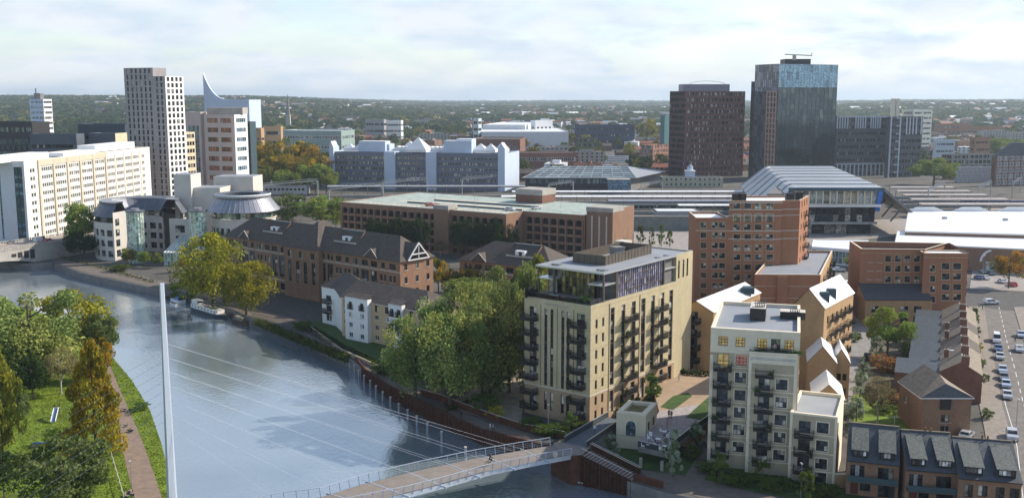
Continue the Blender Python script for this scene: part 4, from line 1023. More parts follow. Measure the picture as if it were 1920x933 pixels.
for u in(1381.6,1401.8,1422,1443):
    s,z=S(T1,T2,u,408); s_,zb=S(T1,T2,u,431)
    wn.append((s-.85,z-1.1,1.7,2.0,{'g':G_O,'nx':2,'nz':2,'dep':.2,'arch':BR_R,'sur':STONEP,'rise':.85})); wn.append((s-.85,zb+.0,1.7,1.5,sT))
b.face(T1,T2,0,hT,BR_R,wn); b.face(T2,T2+Vector((.1,1.2)),0,hT,BR_R); b.face(T2+Vector((.1,1.2)),T3,0,hT,BR_R)
sd=[w_ for w_ in grid((T4-T3).length,0,hT,3,11,1.1,1.6,.9,1.5)]
b.face(T3,T4,0,hT,BR_R,sd)
TB=T4+(T1-T3)*1.0; b.face(T4,TB,0,hT,BR_R); b.face(TB,T1,0,hT,BR_R)
flat_roof(b,[T1,T2,T2+Vector((.1,1.2)),T3,T4,TB],hT,ROOFW,BR_R,.5,STONE,.4)
for v in(393,404,433,448): _,z=S(T1,T2,1420,v); band(b,T1,T2,z,.18,STONEP,.08); band(b,T2+Vector((.1,1.2)),T3,z,.18,STONEP,.06)
band(b,T1,T2,hT-.5,.25,STONEP,.15)
for i in range(8): balcony(b,T3,T4,(T4-T3).length*.7,hT-5-2.95*i,2.4,1.2,furn=False)
q=M(b.o)
for u,dp in((1380,2),(1391,2),(1497,6),(1480,3)):
    x=XU(u,YT+dp,hT); q.box((x,YT+dp,hT+.6),(2,1.6,2.2),DKM)
q.obj('roof_plant',b.root); b.done()
b=B('brick_wing','lower red brick wing joined to the left of the brick tower','apartment wing',T0)
wn=colrows(T0,T1,(1318.9,1340.5,1353.8),[422,441,460,479,498,516,535,553,572],1.5,1.5,sT)
b.poly([T0,T1-Vector((.01,0)),T1+Vector((-.01,14)),T0+Vector((.6,14))],0,hl,BR_R,{},roof=ROOFW,cop=STONE)
b.w=M(b.o); b.face(T0,T1,0,hl,BR_R,wn); b.face(T1+Vector((0,14)),T0+Vector((.6,14)),0,hl,BR_R); b.face(T0+Vector((.6,14)),T0,0,hl,BR_R)
_,z=S(T0,T1,1330,432); band(b,T0,T1,z,.18,STONEP,.06); b.done()
# flat roofed block in front of the tower
YF=250.; hF=zv((0,YF),514); F0=Vector((XU(1415,YF,hF),YF));F1=Vector((XU(1537.6,YF,hF),YF-.5)); F2=F1+Vector((.36,.93))*along(F1,(.36,.93),1561,hF); F3=F0+(F2-F1)
b=B('apartment_block','flat roofed red brick block in front of the brick tower, tan balcony side','apartment block',F0)
b.face(F0,F1,0,hF,BR_R); L=(F2-F1).length; b.face(F1,F2,0,hF,BR_T,grid(L,0,hF,6,4,1.1,1.7,.7)); b.face(F2,F3,0,hF,BR_R); b.face(F3,F0,0,hF,BR_R)
flat_roof(b,[F0,F1,F2,F3],hF,FELT,BR_R,.6,STONE,.4)
for z in(hF-3,hF-6,hF-9): band(b,F0,F1,z,.1,STONEP,.04)
c=at(F0,F1,(F1-F0).length*.42,.3); b.t.box((c.x,c.y,hF/2),(2.6,.6,hF-.8),BR_R)
for i in range(4):
    for k in(.25,.55,.85): balcony(b,F1,F2,L*k,hF-3.2-2.95*i,2.6,1.3)
b.done()
# ---- 7 red brick block on the right
YR=zv; YG=G(1608,598,0).y; hR=zv((0,YG),466); A=Vector((XU(1614.5,YG,hR),YG)); B1=Vector((XU(1733,YG,hR),YG-1.2)); C1=Vector((XU(1732,YG-5,hR),YG-5.2)); D1=Vector((XU(1813,YG-5,hR),YG-6)); E1=D1+Vector((2.2,17)); F_=A+Vector((1.8,15))
b=B('brick_block','broad red brick apartment block with a black lean-to roof at the end of the lane','apartment block',A)
wn=colrows(A,B1,(1665,1683.4,1701,1719.4),(485,503.6,523.4),1.5,1.75,sT)
b.face(A,B1,0,hR,BR_R,wn); b.face(B1,C1,0,hR,BR_R)
wn=colrows(C1,D1,(1773,1794.5),(499,518,538,557),2.0,1.7,sT)+colrows(C1,D1,(1748.5,),(503,522.5,542,561),1.3,1.7,sT)
b.face(C1,D1,0,hR-.4,BR_R,wn); b.face(D1,E1,0,hR,BR_R,grid(17,0,hR,3,6,1.2,1.6,.9)); b.face(E1,F_,0,hR,BR_R); b.face(F_,A,0,hR,BR_R)
flat_roof(b,[A,B1,E1+Vector((-.5,0)),F_],hR,FELTD,BR_R,1.6,STONE,.5)
flat_roof(b,[C1,D1,D1+Vector((.8,6)),C1+Vector((.8,6))],hR-.38,ROOFW,BR_R,.3,STONE,.4)
band(b,A,B1,hR-1.2,.25,BR_T,.1); band(b,C1,D1,hR-1.6,.25,BR_T,.1)
for k in range(3):
    _,z=S(A,B1,1640,492+16*k)
    for u in(1633,1650): s,_=S(A,B1,u,490); c=at(A,B1,s,.03); b.t.box((c.x,c.y,z),(2,.06,.12),STONEP)
for i in range(5): balcony(b,D1,E1,5,hR-3.5-3*i,2.4,1.3,furn=False); balcony(b,D1,E1,11,hR-3.5-3*i,2.4,1.3,furn=False)
# lean-to
_,zt=S(A,B1,1670,531); _,zl=S(A-Vector((0,7)),B1-Vector((0,7)),1670,561)
P0,P1=A-Vector((.6,7.5)),Vector((B1.x-.2,A.y-7.8)); q=M(b.o)
q.face([(P0.x-.3,P0.y-.3,zl),(P1.x,P1.y-.3,zl),(P1.x,B1.y-.02,zt),(A.x-.3,A.y-.02,zt)],SLATE); q.face([(P1.x,P1.y-.3,zl-.15),(P0.x-.3,P0.y-.3,zl-.15),(A.x-.3,A.y,zt-.15),(P1.x,B1.y,zt-.15)],SLATE); q.obj('lean_to_roof',b.root)
w2=[]
for i,s in enumerate((1.6,5.0,9.5,13,16.6)): w2.append((s,3.4,2.0,1.9,dict(sT,f=FRM)));w2.append((s,.3,2.0,2.2,{'g':G_L,'nx':3,'nz':1,'k':'door'},'balcony_door'))
b.face(P0,P1,0,zl-.1,BR_T,w2); b.face(A,P0,0,zl,BR_T); b.face(P1,B1,0,zl,BR_R)
q=M(b.o); q.face([(A.x-.6,A.y,zl),(P0.x,P0.y,zl),(A.x,A.y,zt)],BR_T); q.obj('gable_wall',b.root)
b.done()
# ================================================================ terraced street
ridge0=G(1797,566,8.3); ridge1=G(1801,678,8.3)
dT=(ridge0-ridge1); LT=dT.length; dT/=LT; sideR=Vector((dT.y,-dT.x)); n_=7; pit=LT/n_
ordn=['nearest the gabled end house','second from the end house','third from the end house','middle','fifth from the end house','second from the far end','farthest up the street']
rc=[TILEG,TILEG,TILE,TILEG,TILE,TILEG,TILEG]
for i in range(n_):
    a=ridge1+dT*(pit*i); c=a+dT*pit
    # front wall faces the street (right): A at near end, ordering so outside = right of A->B : A far? use near->far with outside right
    A_=a+sideR*4.2; B_=c+sideR*4.2
    b=B('terraced_house','brick terraced house under a brown tiled roof, '+ordn[i]+' in the row','house',(a+c)/2,0,'terraced houses along the street')
    L=pit; g1=[(.9,1.0,1.3,1.5,sSash),(.9,4.0,1.0,1.4,sSash),(L-2.2,4.0,1.0,1.4,sSash),(L-1.9,.1,.95,2.1,{'g':DKM,'nx':1,'nz':1},'door')]
    b.face(A_,B_,0,5.9,BR_D,g1)
    Cc=c-sideR*3.8; Dd=a-sideR*3.8; b.face(B_,Cc,0,5.9,BR_D); b.face(Cc,Dd,0,5.9,BR_D,[(1.2,3.8,1,1.4,sSash)]); b.face(Dd,A_,0,5.9,BR_D)
    gable(b.r,A_,B_,Cc,Dd,5.9,8.3,rc[i],.3*0+.02)
    gable_end(b,Dd,A_,5.9,8.25,BR_D); gable_end(b,B_,Cc,5.9,8.25,BR_D)
    # rear outshot with a dark slate lean-to roof
    w_=6.2 if i else 8.5; e0=Dd+dT*.05; e1=Dd+dT*(pit*(.62 if i else .8)); e2=e1-sideR*w_; e3=e0-sideR*w_
    b.face(e3,e0,0,4.9,BR_D,[(1.5,1.0,1.2,1.3,sSash)]); b.face(e1,e2,0,4.9,BR_D); b.face(e2,e3,0,4.9,BR_D,[(.7,3,.9,1.2,sSash)])
    q=M(b.o); hi=6.3
    q.face([(e0.x,e0.y,4.9),(e1.x,e1.y,hi),(e2.x,e2.y,hi),(e3.x,e3.y,4.9)][::-1] if 0 else [(e3.x,e3.y,4.9),(e0.x,e0.y,4.9),(e1.x,e1.y,hi),(e2.x,e2.y,hi)],SLATE)
    q.face([(e2.x,e2.y,4.8),(e1.x,e1.y,4.8),(e1.x,e1.y,hi-.02),(e2.x,e2.y,hi-.02)],BR_D); q.face([(e3.x,e3.y,4.88),(e2.x,e2.y,4.88),(e2.x,e2.y,hi)],BR_D); q.obj('rear_roof',b.root)
    q=M(b.o); cp=a+sideR*.9+dT*.1; ang=math.atan2(dT.y,dT.x); q.box((cp.x,cp.y,8.6),(.7,1.5,1.9),BR_D,ang); q.box((cp.x,cp.y,9.6),(.85,1.7,.15),CONC,ang)
    for k in(-.45,0,.45): q.tube((cp.x+sideR.x*k,cp.y+sideR.y*k,9.65),(cp.x+sideR.x*k,cp.y+sideR.y*k,10.05),.14,TERR,8,.11)
    q.obj('chimney',b.root)
    if i in(1,3,4):
        q=M(b.o); cp=a-sideR*2.6+dT*.1; q.box((cp.x,cp.y,7.6),(.6,.9,1.6),BR_D,ang); q.box((cp.x,cp.y,8.45),(.7,1.,.12),CONC,ang); q.tube((cp.x,cp.y,8.5),(cp.x,cp.y,8.85),.13,TERR,8); q.obj('rear_chimney',b.root)
    if i in(1,):
        q=M(b.o); cp=a-sideR*1.9+dT*2.4; q.box((cp.x,cp.y,7.8),(.9,1.4,.1),LTM,ang); q.obj('rooflight',b.root)
    b.done()
# ---- end house with hipped gable
ze=7.2; e0=G(1730,745,ze); e1=G(1822,745,ze); d=(e1-e0).normalized(); up=Vector((-d.y,d.x)); A,B1=e0,e1; L=(B1-A).length; dep=11.
zr=ze+3.3
w=[(L*.40,z,1.5,1.3,{'g':G_D,'nx':2,'nz':1,'sill':BR_D}) for z in(ze-1.9,ze-4.5,.6)]
b=B('end_house','brown brick end house with wide pale tiled roof and slate gable behind the townhouses','house',(A+B1)/2)
C=B1+up*dep; D=A+up*dep
b.face(A,B1,0,ze,BR_O,w); b.face(B1,C,0,ze,BR_O,[(1.5,4.2,1,1.3,sSash),(4.5,4.2,1,1.3,sSash),(1.5,1,1,1.3,sSash)]); b.face(C,D,0,ze,BR_O); b.face(D,A,0,ze,BR_O,[(3,4,1,1.3,sSash)])
o_=.45; AA=A-d*o_-up*.15;BB=B1+d*o_-up*.15;CC=C+d*o_;DD=D-d*o_; m0=(AA+BB)/2; rr0=m0+up*4.0; rr1=m0+up*(dep+.2)
v3=lambda p,z:(p.x,p.y,z)
# slate half-hip: triangle from the eaves up to the apex, then ridge back
q=b.r; ap=m0+up*.05
q.face([v3(AA,ze),v3(BB,ze),v3(ap+up*1.0,zr-.9)],SLATE)
q.face([v3(BB,ze),v3(CC,ze),v3(rr1,zr),v3(rr0,zr),v3(ap+up*1.0,zr-.9)],TILEG); q.face([v3(DD,ze),v3(AA,ze),v3(ap+up*1.0,zr-.9),v3(rr0,zr),v3(rr1,zr)],TILEG)
for a_,c_ in((AA,BB),(BB,CC),(DD,AA)): q.face([v3(a_,ze-.2),v3(c_,ze-.2),v3(c_,ze),v3(a_,ze)],FRW)
q.face([v3(AA,ze-.2),v3(DD,ze-.2),v3(CC,ze-.2),v3(BB,ze-.2)],BR_O); q.face([v3(CC,ze),v3(DD,ze),v3(rr1,zr)],TILE)
q=M(b.o); c=at(A,B1,L*.47,.12); q.box((c.x,c.y,ze-1.2),(1.9,.3,1.9),FRM,math.atan2(d.y,d.x)); q.obj('oriel_frame',b.root)
b.done()
# ---- townhouse row, three stepped pairs seen from the front
zr0=zv(G(1591,933,0),0) if 0 else 9.8
names=['left pair of dark slate townhouses with curtained windows','middle pair of dark slate townhouses with white tied curtains','right pair of dark slate townhouses nearest the street']
segs=[((1591,791),(1687,800),(1580.6,861.5),(1674,871)),((1689,805),(1782,811),(1676,876),(1779,888)),((1785,818),(1899,827),(1780,893),(1897,905))]
zrs=[9.9,9.6,9.2]; yo=None
for i,(r0,r1,q0,q1) in enumerate(segs):
    zr=zrs[i]; R0=G(*r0,zr);R1=G(*r1,zr); ze=5.6; E0=G(*q0,ze);E1=G(*q1,ze)
    d=(R1-R0).normalized(); up=Vector((-d.y,d.x)); run=((R0-E0).dot(up)+(R1-E1).dot(up))/2
    E0=R0-up*run; E1=E0+d*((R1-R0).length-.03); Bk0=R0+up*run;Bk1=E1+up*run*2
    b=B('townhouse_pair',names[i],'townhouses',(E0+E1)/2,0,'slate roofed townhouses by the river')
    L=(E1-E0).length; F0_=E0+up*.5;F1_=E1+up*.5
    cur=glass('glazing_curtain_white',(.03,.03,.035),(.8,.8,.8),.45)
    w=[(L*.07,2.95,L*.27,1.9,{'g':cur,'nx':3,'nz':1,'sill':STONEP}),(L*.60,2.9,L*.3,1.9,{'g':G_D,'nx':3,'nz':1,'sill':BRZ}),(L*.09,.1,1.1,2.1,{'g':mat('door_red',(.12,.03,.02),.5,0),'nx':1,'nz':1},'door'),(L*.27,.8,1.5,1.2,sDk),(L*.62,.1,2.4,2.2,{'g':G_D,'nx':3,'nz':1},'door')]
    if i==2: w=[(L*.10,2.6,1.2,2.0,sDk),(L*.32,2.9,1.3,1.7,sDk),(L*.60,2.6,1.2,2.0,sDk),(L*.82,2.9,1.3,1.7,sDk),(L*.1,.1,1.1,2.1,sDk,'door'),(L*.6,.1,1.1,2.1,sDk,'door')]
    b.face(F0_,F1_,0,ze,BR_O,w); b.face(F1_,Bk1-up*.5,0,ze,BR_O); b.face(Bk1-up*.5,Bk0-up*.5,0,ze,BR_O,grid(L,0,ze,4,2,1.1,1.2,.9)); b.face(Bk0-up*.5,F0_,0,ze,BR_O)
    gable(b.r,E0,E1,Bk1,Bk0,ze,zr,SLATE,.02,0,0,FRM,.15)
    m0,m1=R0,E1+up*run
    for (p,s) in((0,0),(1,1)):
        a_,c_,r_=(E0,Bk0,m0) if p==0 else (E1,Bk1,m1)
        FQ=[v3(a_+up*.5,ze-.05),v3(c_-up*.5,ze-.05),v3(r_,zr-.25)]; b.w.face(FQ if p else FQ[::-1],BR_O)
    q=M(b.o); mp_=(m0+m1)/2; q.box((mp_.x,mp_.y,zr+.06),(L,.3,.14),TILEG,math.atan2(d.y,d.x)); q.obj('ridge_tiles',b.root)
    # dormers with low pitched worn slates
    for k,fx in enumerate((.24,.76)):
        q=M(b.o); c0=E0+d*(L*fx); W_=L*.145; slope=(zr-ze)/run
        f1,f2=run*.10,run*.86; zf=ze+slope*f1; zt=zf+1.35; zb_=ze+slope*f2
        P=lambda s,t,z:((c0+d*s+up*t).x,(c0+d*s+up*t).y,z)
        q.face([P(-W_,f1,zf+.05),P(W_,f1,zf+.05),P(W_,f1,zt),P(-W_,f1,zt)],FRM)
        q.face([P(W_,f1,zf),P(W_,f2,zb_),P(W_,f1,zt)],SLATE); q.face([P(-W_,f2,zb_),P(-W_,f1,zf),P(-W_,f1,zt)],SLATE)
        q.obj('dormer',b.root)
        q2=M(b.o); e=.18; q2.face([P(-W_-e,f1-.35,zt-.02),P(W_+e,f1-.35,zt-.02),P(W_+e,f2+.1,zb_+.15),P(-W_-e,f2+.1,zb_+.15)],SLATER); q2.face([P(W_+e,f1-.35,zt-.14),P(-W_-e,f1-.35,zt-.14),P(-W_-e,f2,zb_),P(W_+e,f2,zb_)],SLATE)
        q2.obj('dormer_roof',b.root)
        me=win_mesh(W_*2-.3,1.1,{'g':cur,'nx':4,'nz':1,'t':.06}); o=bpy.data.objects.new('window',me); COL.objects.link(o); o.parent=b.root; pp=P(0,f1-.03,zf+.3); o.location=(pp[0]-b.o[0],pp[1]-b.o[1],pp[2]); o.rotation_euler.z=math.atan2(d.y,d.x)
    if i<2:  # balcony at first floor
        q=M(b.o); c=E0+d*L*.5-up*.25; q.box((c.x,c.y,2.6),(L*.96,1.4,.12),BRZ,math.atan2(d.y,d.x)); q.box((c.x-up.x*.68,c.y-up.y*.68,3.1),(L*.96,.06,.9),TEALD,math.atan2(d.y,d.x)); q.obj('balcony',b.root)
    if i: 
        q=M(b.o)
        c=m0+d*(L*.5); q.tube((c.x,c.y,zr),(c.x,c.y,zr+.7),.15,TERR,8); c=c+d*.8; q.tube((c.x,c.y,zr),(c.x,c.y,zr+.6),.15,TERR,8); q.obj('chimney_pots',b.root)
    q=M(b.o); c=m1-d*.8
    q.tube((c.x,c.y,zr),(c.x,c.y,zr+1.6),.03,GREYM,5); q.tube((c.x-1,c.y,zr+1.6),(c.x+1,c.y,zr+1.5),.02,GREYM,5)
    for k in range(6): q.tube((c.x-.9+.35*k,c.y-.35,zr+1.58),(c.x-.9+.35*k,c.y+.35,zr+1.58),.015,GREYM,4)
    q.obj('aerial',b.root)
    b.done()
# ================================================================ white riverside flats
ze=10.2; A=G(640,557,ze); Bc=G(806,586,ze); d=(Bc-A).normalized(); up=Vector((-d.y,d.x)); L=(Bc-A).length; dep=12.5
zr=13.9
b=B('riverside_flats','white and tan rendered riverside flats under a dark brown hipped roof','flats',A)
C=Bc+up*dep; D=A+up*dep
sV={'g':G_L,'nx':2,'nz':1,'f':FRW,'sill':STONE,'dep':.15}; sVb={'g':G_D,'nx':3,'nz':1,'f':DKM,'dep':.3}
def sg(u): return S(A,Bc,u,600)[0]
bays=[(640,655,TANP,0),(655,697,WHITE,1.4),(697,735,TANP,0),(735,760,WHITE,1.2),(760,806,TANP,0)]
zrow=[zv(at(A,Bc,L*.4),v) for v in ()]; rows=[.9,3.5,6.1,8.2]
prev=None
for u0,u1,m_,o_ in bays:
    s0=max(0,sg(u0)); s1=min(L,sg(u1)); p0=at(A,Bc,s0,o_); p1=at(A,Bc,s1,o_); w_=s1-s0; n_=2 if w_>4 else 1
    wl=[]
    for j,z in enumerate([.8,3.4,6.0]):
        for i in range(n_): wl.append((w_*(i+.5)/n_-.65,z,1.3,1.2,sV))
    hh=ze if m_ is not WHITE else ze+.9
    for i in range(n_): wl.append((w_*(i+.5)/n_-.6,8.0 if hh<ze+.5 else 8.2,1.2,1.7,{'g':G_D,'nx':2,'nz':1,'f':DKM,'dep':.2} ))
    b.face(p0,p1,0,hh,m_,wl)
    if o_:
        b.face(at(A,Bc,s0,0),p0,0,hh,m_); b.face(p1,at(A,Bc,s1,0),0,hh,m_)
        q=b.r; mid=(p0+p1)/2; 
        P=lambda p,k,z:((p+up*k).x,(p+up*k).y,z)
        q.face([P(p0,-.2,hh),P(p1,-.2,hh),P(p1,2.2,hh+.9),P(p0,2.2,hh+.9)],TILE)
        for i in range(n_):
            balcony(b,p0,p1,w_*(i+.5)/n_,8.2,1.7,.35,furn=False)
b.face(A,Bc,0,.02,TANP); b.face(Bc,C,0,ze,TANP,grid(dep,0,ze,4,4,1.1,1.3,.8)); b.face(C,D,0,ze,TANP); b.face(D,A,0,ze,WHITE)
gable(b.r,A,Bc,C,D,ze,zr,TILE,.5,0,7,FRW)
q=M(b.o); c=at(A,Bc,L*.93); 
P=lambda s,t,z:(at(A,Bc,s,-t).x,at(A,Bc,s,-t).y,z)
q.face([P(L*.83,-.3,ze+.1),P(L*.93,-.3,ze+.1),P(L*.88,-.3,ze+2.3)],TILE); q.face([P(L*.93,-.3,ze+.1),P(L*.88,3.2,ze+2.3),P(L*.88,-.3,ze+2.3)],TILE); q.face([P(L*.83,-.3,ze+.1),P(L*.88,-.3,ze+2.3),P(L*.88,3.2,ze+2.3)],TILE); q.obj('gablet',b.root)
# left wing of the flats, set back and turned
Wl0=G(603,536,ze); Wl1=G(628,541,ze); 
dl=(Wl1-Wl0).normalized(); ul=Vector((-dl.y,dl.x)); Lw=(Wl1-Wl0).length
wl=[]
for j,z in enumerate([1.0,3.6,6.3]): wl.append((Lw/2-1.1,z,2.2,1.7,sVb))
b.face(Wl0,Wl1,0,ze,WHITE,wl,.25); W2=A+up*1.0
b.face(Wl1,W2,0,ze,WHITE); Dl=Wl0+up*11
b.face(Dl,Wl0,0,ze,WHITE)
for z in (3.3,6.0): balcony(b,Wl0,Wl1,Lw/2,z,2.8,1.2,furn=False)
q=b.r; rp=(Wl0+D)/2+up*1.5
R1_=(A+D)/2; v3=lambda p,z:(p[0],p[1],z)
E0=Wl0-dl*.4-up*.4; E1=Wl1+dl*.2-up*.4; E3=Dl-dl*.4
ridL=(Wl0+Dl)/2+dl*5
q.face([v3(E0,ze),v3(E1,ze),v3(A-up*.4,ze),v3(R1_,zr+.1),v3(ridL,zr+.1)],TILE); q.face([v3(E3,ze),v3(E0,ze),v3(ridL,zr+.1)],TILE)
q.face([v3(D+up*.4,ze),v3(E3,ze),v3(ridL,zr+.1),v3(R1_,zr+.1)],TILE)
b.done()
# ================================================================ brick office with big hipped roofs
def office(lab,e0,e1,e2px,ze,rise,name='office_building',full=True):
    A=G(*e0,ze);Bc=G(*e1,ze);d=(Bc-A).normalized();up=Vector((-d.y,d.x)); L=(Bc-A).length
    dep=along(Bc,up,e2px,ze); C=Bc+up*dep; D=A+up*dep
    b=B(name,lab,'office building',A,limit=90)
    sO={'g':G_D,'nx':2,'nz':1,'f':FRM,'sill':STONEP,'dep':.25}; sTall={'g':G_D,'nx':2,'nz':5,'f':FRM,'dep':.35}
    wl=[]; n_=int(L/3.9)
    for i in range(n_):
        s=1.2+(L-2.4)*(i+.5)/n_; w_=2.6 if i%4!=3 else 1.5
        wl.append((s-w_/2,ze-2.6,w_,1.7,dict(sO,nx=3)))
        if i%5 in(1,3): wl.append((s-1.2,ze-10.4,2.4,6.6,sTall))
        elif i%5==2: wl.append((s-1.6,ze-10.4,3.2,6.6,dict(sTall,nx=3)))
        else:
            for z in(ze-6.2,ze-9.9): wl.append((s-1.3,z,1.0,1.9,dict(sO,nx=1))); wl.append((s+.3,z,1.0,1.9,dict(sO,nx=1)))
        if ze>15: wl.append((s-1.3,ze-14.6,2.6,2.2,sO))
    b.face(A,Bc,0,ze,BR_O,wl); 
    sd=[]
    n2=max(3,int(dep/4))
    for i in range(n2):
        for z in(ze-2.6,ze-6.4,ze-10.0): sd.append((dep*(i+.5)/n2-.6,z,1.2,1.8,dict(sO,nx=1)))
    b.face(Bc,C,0,ze,BR_O,sd); b.face(C,D,0,ze,BR_O); b.face(D,A,0,ze,BR_O)
    band(b,A,Bc,ze-3.1,.2,STONEP,.08); band(b,A,Bc,ze-11.4,.25,STONEP,.1)
    # roofs: three hipped ranges
    P=lambda s,t,z:(at(A,Bc,s,-t).x,at(A,Bc,s,-t).y,z)
    zr=ze+rise; q=b.r; o=.6; h=dep/2
    def hip(mm,s0,s1,t0,t1,z0,z1,hl,hr,m1=TILE,m2=TILE):
        tm=(t0+t1)/2; k=min((t1-t0)/2,(s1-s0)/2)
        mm.face([P(s0,t0,z0),P(s1,t0,z0),P(s1-(k if hr else 0),tm,z1),P(s0+(k if hl else 0),tm,z1)],m1)
        mm.face([P(s1,t1,z0),P(s0,t1,z0),P(s0+(k if hl else 0),tm,z1),P(s1-(k if hr else 0),tm,z1)],m1)
        mm.face([P(s1,t0,z0),P(s1,t1,z0),P(s1-(k if hr else 0),tm,z1)],m1 if hr else BR_O); mm.face([P(s0,t1,z0),P(s0,t0,z0),P(s0+(k if hl else 0),tm,z1)],m1 if hl else BR_O)
    hip(q,-o,L+o,-o,dep+o,ze,zr,True,True)
    for s0,s1,zz_ in ((L*.40,L*.60,zr+1.6),) if full else ():
        # cross wing with taller pyramid
        tm_=-2.2; k=(s1-s0)/2; 
        q.face([P(s0,tm_,ze+.02),P(s1,tm_,ze+.02),P((s0+s1)/2,tm_+k*.9,zz_)],TILE)
        q.face([P(s1,tm_,ze+.02),P(s1,dep+o,ze+.02),P((s0+s1)/2,dep*.6,zz_),P((s0+s1)/2,tm_+k*.9,zz_)],TILE)
        q.face([P(s0,dep+o,ze+.02),P(s0,tm_,ze+.02),P((s0+s1)/2,tm_+k*.9,zz_),P((s0+s1)/2,dep*.6,zz_)],TILE)
        q.face([P(s1,dep+o,ze+.02),P(s0,dep+o,ze+.02),P((s0+s1)/2,dep*.6,zz_)],TILE)
        b.face(at(A,Bc,s0,1.8),at(A,Bc,s1,1.8),0,ze,BR_O,[((s1-s0)*f_-.9,ze-3,1.8,2,sO) for f_ in(.17,.5,.83)]+[((s1-s0)*f_-.8,ze-10.6,1.6,6.6,sTall) for f_ in(.17,.4,.62,.85)]); b.face(at(A,Bc,s0,0),at(A,Bc,s0,1.8),0,ze,BR_O); b.face(at(A,Bc,s1,1.8),at(A,Bc,s1,0),0,ze,BR_O)
    # gablets on the eaves
    for f_ in ((.13,.86) if full else (.22,)):
        g_=M(b.o); s=L*f_; wg=3.0; g_.face([P(s-wg,-o,ze+.15),P(s+wg,-o,ze+.15),P(s,-o+.4,ze+2.6)],TEALD if 0 else TILE); g_.face([P(s+wg,-o,ze+.15),P(s,4.6,ze+2.6),P(s,-o+.4,ze+2.6)],TILE); g_.face([P(s-wg,-o,ze+.15),P(s,-o+.4,ze+2.6),P(s,4.6,ze+2.6)],TILE)
        g_.beam(P(s-wg,-o-.05,ze+.2),P(s,-o+.3,ze+2.7),.15,.15,STONEP); g_.beam(P(s+wg,-o-.05,ze+.2),P(s,-o+.3,ze+2.7),.15,.15,STONEP); g_.obj('gablet',b.root)
    # plant wells with white units
    for f_ in ((.27,.69) if full else (.62,)):
        g_=M(b.o); s=L*f_; w_=5.; t0,t1=2.2,dep*.44; zs=ze+rise*(t0+o)/(h+o)
        zt=ze+rise*(t1+o)/(h+o)
        g_.face([P(s-w_,t0,zs+.12),P(s+w_,t0,zs+.12),P(s+w_,t1,zs+.12),P(s-w_,t1,zs+.12)],DKM); g_.face([P(s-w_,t1,zs+.1),P(s+w_,t1,zs+.1),P(s+w_,t1,zt+.7),P(s-w_,t1,zt+.7)],TEALD)
        g_.face([P(s-w_,t0,zs),P(s-w_,t1,zs),P(s-w_,t1,zt+.7)],BR_O); g_.face([P(s+w_,t1,zs),P(s+w_,t0,zs),P(s+w_,t1,zt+.7)],BR_O)
        g_.beam(P(s-w_,t0,zs+.5),P(s+w_,t0,zs+.5),.2,.5,CONC); g_.beam(P(s-w_,t1,zt+.7),P(s+w_,t1,zt+.7),.2,.2,CONC); g_.obj('plant_well',b.root)
        g_=M(b.o); c=at(A,Bc,s-.6,-(t0+1.8)); ang=math.atan2(d.y,d.x); g_.box((c.x,c.y,zs+1.1),(3.4,1.6,1.9),WHITE,ang); g_.box((c.x-.3,c.y-.82,zs+1.1),(1.1,.1,1.3),DKM,ang); g_.obj('cooling_unit',b.root)
    if full: # glazed white gable on the right end
        g_=M(b.o); E=lambda t,z,k=0:P(L+o+k,t,z)
        t0,t1=dep*.18,dep*.82
        g_.face([E(t0,ze+.1,.15),E(t1,ze+.1,.15),E((t0+t1)/2,ze+4.6,.15)],G_D)
        for a_,c_ in((E(t0,ze+.1,.2),E((t0+t1)/2,ze+4.8,.2)),(E(t1,ze+.1,.2),E((t0+t1)/2,ze+4.8,.2)),(E(t0,ze+.2,.2),E(t1,ze+.2,.2)),(E((t0+t1)/2,ze+.1,.2),E((t0+t1)/2,ze+4.5,.2)),(E(t0+1.5,ze+1.7,.2),E(t1-1.5,ze+1.7,.2))): g_.beam(a_,c_,.3,.3,FRW)
        g_.face([E(t0,ze+.1,.1),E((t0+t1)/2,ze+4.7,.1),P(L-h,(t0+t1)/2,ze+4.7),P(L-h*.4,t0,ze+2)],TILE); g_.face([E(t1,ze+.1,.1),P(L-h*.4,t1,ze+2),P(L-h,(t0+t1)/2,ze+4.7),E((t0+t1)/2,ze+4.7,.1)],TILE); g_.obj('glazed_gable',b.root)
    b.done()
office('long brown brick office with large dark tiled hipped roofs beside the river terrace',(423,442),(750,491),812,15.5,6.2)
office('smaller brown brick office with dark hipped roof half hidden by the car park and trees',(862,486),(1035,505),1085,11.5,5.5,full=False)
# ================================================================ multi storey car park
hc=17.3; Y=426.; P0=Vector((XU(637.5,Y,hc),Y)); Y1=G(949,401,hc).y; P1=Vector((XU(949,Y1,hc),Y1)); d=(P1-P0).normalized(); up=Vector((-d.y,d.x))
P2=P1+up*along(P1,up,981,hc); P3=P2+d*along(P2,d,1097,hc); P4=P3+up*42; P5=P0+up*(P4-P0).dot(up)
b=B('multi_storey_car_park','brown brick multi storey car park with arched top openings and pale green roof deck','car park',P0,limit=98)
sDark={'g':mat('void_dark',(.012,.012,.014),.9,0),'nx':1,'nz':1,'f':CONCD,'t':.06,'dep':.9}
def cprow(p0,p1,n,skip=()):
    L=(p1-p0).length; o=[]
    for i in range(n):
        if i in skip: continue
        s=1.0+(L-2)*(i+.5)/n; w_=(L-2)/n*.8
        o.append((s-w_/2,hc-4.6,w_,2.5,dict(sDark,arch=BR_O,rise=1.2,nx=1),'opening'))
        for k in range(1,5): o.append((s-w_/2,hc-4.6-3.1*k,w_,2.1,dict(sDark,nz=2),'opening'))
    return o
